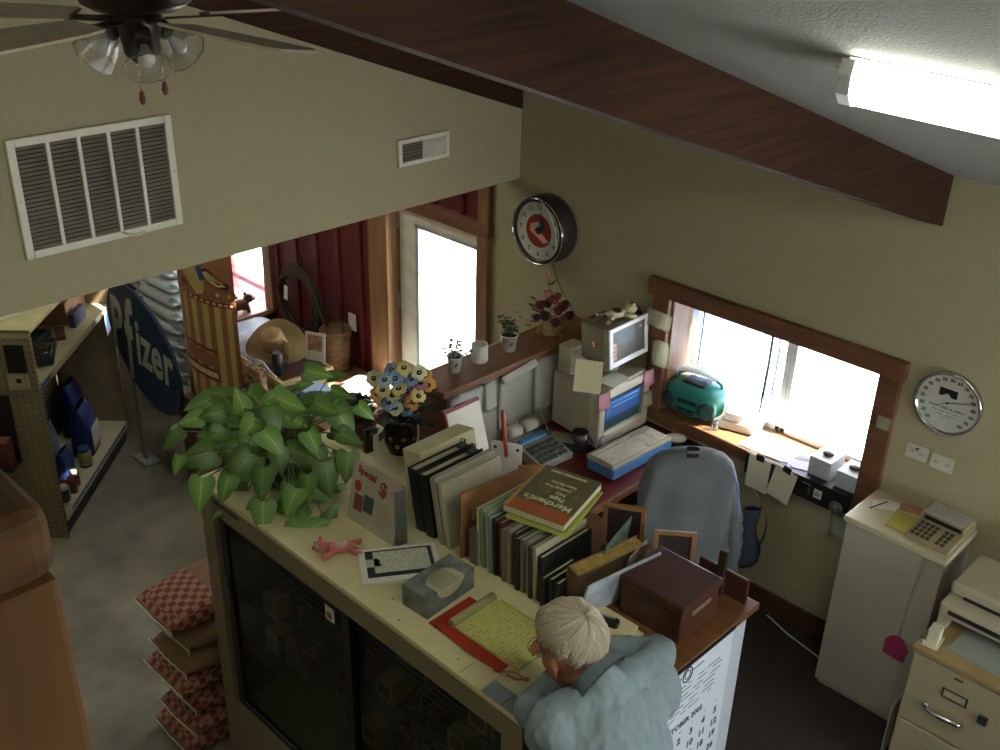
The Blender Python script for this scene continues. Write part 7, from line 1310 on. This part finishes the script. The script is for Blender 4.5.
# shirt
shirtm = mat('grey_blue_shirt', '7d8c8f', .9, var=.04, scale=14, bump=.5)
yaw_t = math.atan2(.40, .105)
def TB(x, y, z, a, b_, c, tilt=0.): return (0, 0, 0, a, b_, c, T(x, y, z) @ RZ(yaw_t - PI / 2) @ RY(tilt))
sp_ = [([SL, EL], [.064, .052]), ([EL, tuple(Vector(EL).lerp(Vector(WL), .85))], [.060, .044]), ([SR, ER], [.070, .056]), ([ER, tuple(Vector(ER).lerp(Vector(WR), .85))], [.060, .044]), ([SL, tuple(nb + Vector((.02, 0, -.03))), SR], [.068, .095, .068]), ([tuple(nb + Vector((.06, 0, -.08))), tuple(nb + Vector((.0, .0, .012)))], [.11, .076]), ([(-1.50, 1.86, 1.08), (-1.42, 2.19, 1.08)], [.11, .11])]
sb_ = [TB(-1.425, 2.0, 1.07, .150, .205, .13, -.3), TB(-1.385, 1.98, .97, .155, .205, .17), TB(-1.31, 1.95, .82, .155, .195, .18), TB(-1.25, 1.91, .72, .15, .185, .12)]
sh_ = fuse(sp_, sb_, .007, 5, noise=.011, nscale=15)
put('shirt', sh_, shirtm, man)
# collar: folded band round the neck
def collar(u, v):
    a = u * 2 * PI; c0 = Vector((nb.x - .025, nb.y + .002, nb.z + .018)); ax = (Vector(hp_(-.03, 0, -.06)) - nb).normalized(); e1 = Vector((0, 0, 1)).cross(ax).normalized(); e2 = ax.cross(e1)
    r = .078 + (.030 * max(0, v - .35) / .65) + .004 * math.sin(a * 3); h = (.042 * min(v / .35, 1)) - (.055 * max(0, v - .35) / .65)
    return c0 + e1 * r * math.cos(a) * 1.02 + e2 * r * math.sin(a) + ax * h
m = MB(); m.grid(collar, 48, 10, closeu=True, th=.003); pob('shirt_collar', m, shirtm, man)
for (E_, W_) in ((EL, WL), (ER, WR)):
    a, b_ = Vector(E_).lerp(Vector(W_), .74), Vector(E_).lerp(Vector(W_), .92); m = MB(); m.tube([tuple(a), tuple(b_)], [.047, .045], 18); pob('cuff', m, shirtm, man)
# shoulder yoke seam
# hair
def hair(u, v):
    a = u * 2 * PI; wa = Vector((-.72, -.10, .69)).normalized(); e1 = Vector((0, 1, 0)); e2 = wa.cross(e1)
    fr = math.cos(a); side = math.sin(a)
    d0 = e2 * -fr + e1 * side          # fr=1 -> towards the forehead
    if d0.x * fr < 0: d0 = e2 * fr + e1 * side
    tm = 1.62 + .40 * fr - .14 * side * side
    if fr < 0: tm = 1.48 + .10 * fr
    tm += .05 * math.sin(a * 11) + .04 * math.sin(a * 23 + 1) + .025 * math.sin(a * 47); th_ = v * tm; p = wa * math.cos(th_) + d0 * math.sin(th_)
    sw = a + .9 * v
    k = 1 + .022 * math.sin(sw * 4 + 5 * v) * v + .014 * math.sin(sw * 9 - 3 * v) + .006 * math.sin(sw * 19 + v * 6) + .004 * math.sin(sw * 41 - v * 9) + .003 * math.sin(sw * 67 + 3)
    edge = 1 - .15 * max(0, (v - .62) / .38) ** 1.6; tuft = 1 + .05 * math.exp(-((v - .82) / .16) ** 2) * max(0, fr)
    R_ = Vector((.108, .092, .112)) * k * edge * tuft
    return HM @ Vector((p.x * R_.x - .004, p.y * R_.y, p.z * R_.z + .018))
m = MB(); m.grid(hair, 300, 44, closeu=True)
hm = mat('white_hair', 'c6baa0', .6, scale=1., col2='7a6b54', detail=4, bump=.5)
nt = hm.node_tree; at = nt.nodes.new('ShaderNodeAttribute'); at.attribute_name = 'strand'
for n in nt.nodes:
    if n.type == 'TEX_NOISE': nt.links.new(at.outputs['Vector'], n.inputs[0])
hr = pob('hair', m, hm, man)
a_ = hr.data.attributes.new('strand', 'FLOAT_VECTOR', 'POINT')
for i in range(len(a_.data)):
    a = (i // 45) / 300 * 2 * PI; v = (i % 45) / 44; a_.data[i].vector = (math.cos(a + .5 * v) * 22 , math.sin(a + .5 * v) * 22, v * 1.6)
# ear-side locks
m = MB(); random.seed(31)
for k in range(150):
    a = random.random(); v0 = random.uniform(.35, .8); P = [Vector(hair(a + .010 * j + .006 * math.sin(k), min(.985, v0 + .045 * j))) for j in range(5)]; c0 = HM @ Vector((0, 0, .018)); P = [c0 + (q - c0) * (1.004 + .006 * math.sin(j / 4 * PI)) for j, q in enumerate(P)]
    m.tube([tuple(q) for q in P], [.0006, .0014, .0016, .0012, .0005], 4)
o = pob('hair_locks', m, hm, man); o['kind'] = 'stuff'
# glasses
m = MB()
for s in (1, -1): m.tube([hp_(.112, s * .033 + .026 * math.cos(a), .000 + .020 * math.sin(a)) for a in [i * 2 * PI / 24 for i in range(24)]], .0015, 6, closed=True); m.tube([hp_(.112, s * .059, .004), hp_(.06, s * .076, .004), hp_(.0, s * .083, .0), hp_(-.02, s * .083, -.02)], .0016, 6)
m.tube([hp_(.113, -.008, .004), hp_(.118, 0, .008), hp_(.113, .008, .004)], .0015, 6); m.mi(1)
gl_ = pob('eyeglasses', m, [chrome], man)
for s in (1, -1):
    m = MB(); m.ball(*( .088, s * .030, .0), .010, .013, .008, m=HM, n=12, rings=8); pob('eye', m, mat('eye_white', 'b9b0a4', .3), man)
m = MB()
for pts, rad in legs: m.tube([pts[1], pts[2], pts[3]], [rad[1] + .016, rad[2] + .016, rad[3] + .024], 18); m.ball(*pts[1], rad[1] + .017, n=18); m.ball(*pts[2], rad[2] + .017, n=18)
m.ball(-1.22, 1.90, .67, .145, .17, .11); pob('trousers', m, mat('dark_trousers', '2c3340', .9), man)
for pts, _ in legs: 
    m = MB(); m.box(pts[4][0] - .12, pts[4][0] + .10, pts[4][1] - .045, pts[4][1] + .045, 0.0, .085, .03, seg=3); pob('shoe', m, mat('brown_shoe', '3a281c', .5), man)
t = thing('stool', 'dark round stool under the seated man', 'stool', (-1.20, 1.90, 0))
m = MB(); m.lathe([(0, .50), (.17, .50), (.18, .53), (.16, .56), (0, .565)], 28); ob('seat', m, cf, t)
for k in range(4):
    a = k * PI / 2 + .4; m = MB(); m.tube([(.10 * math.cos(a), .10 * math.sin(a), .50), (.18 * math.cos(a), .18 * math.sin(a), 0)], .012, 8); ob('leg', m, steel, t)
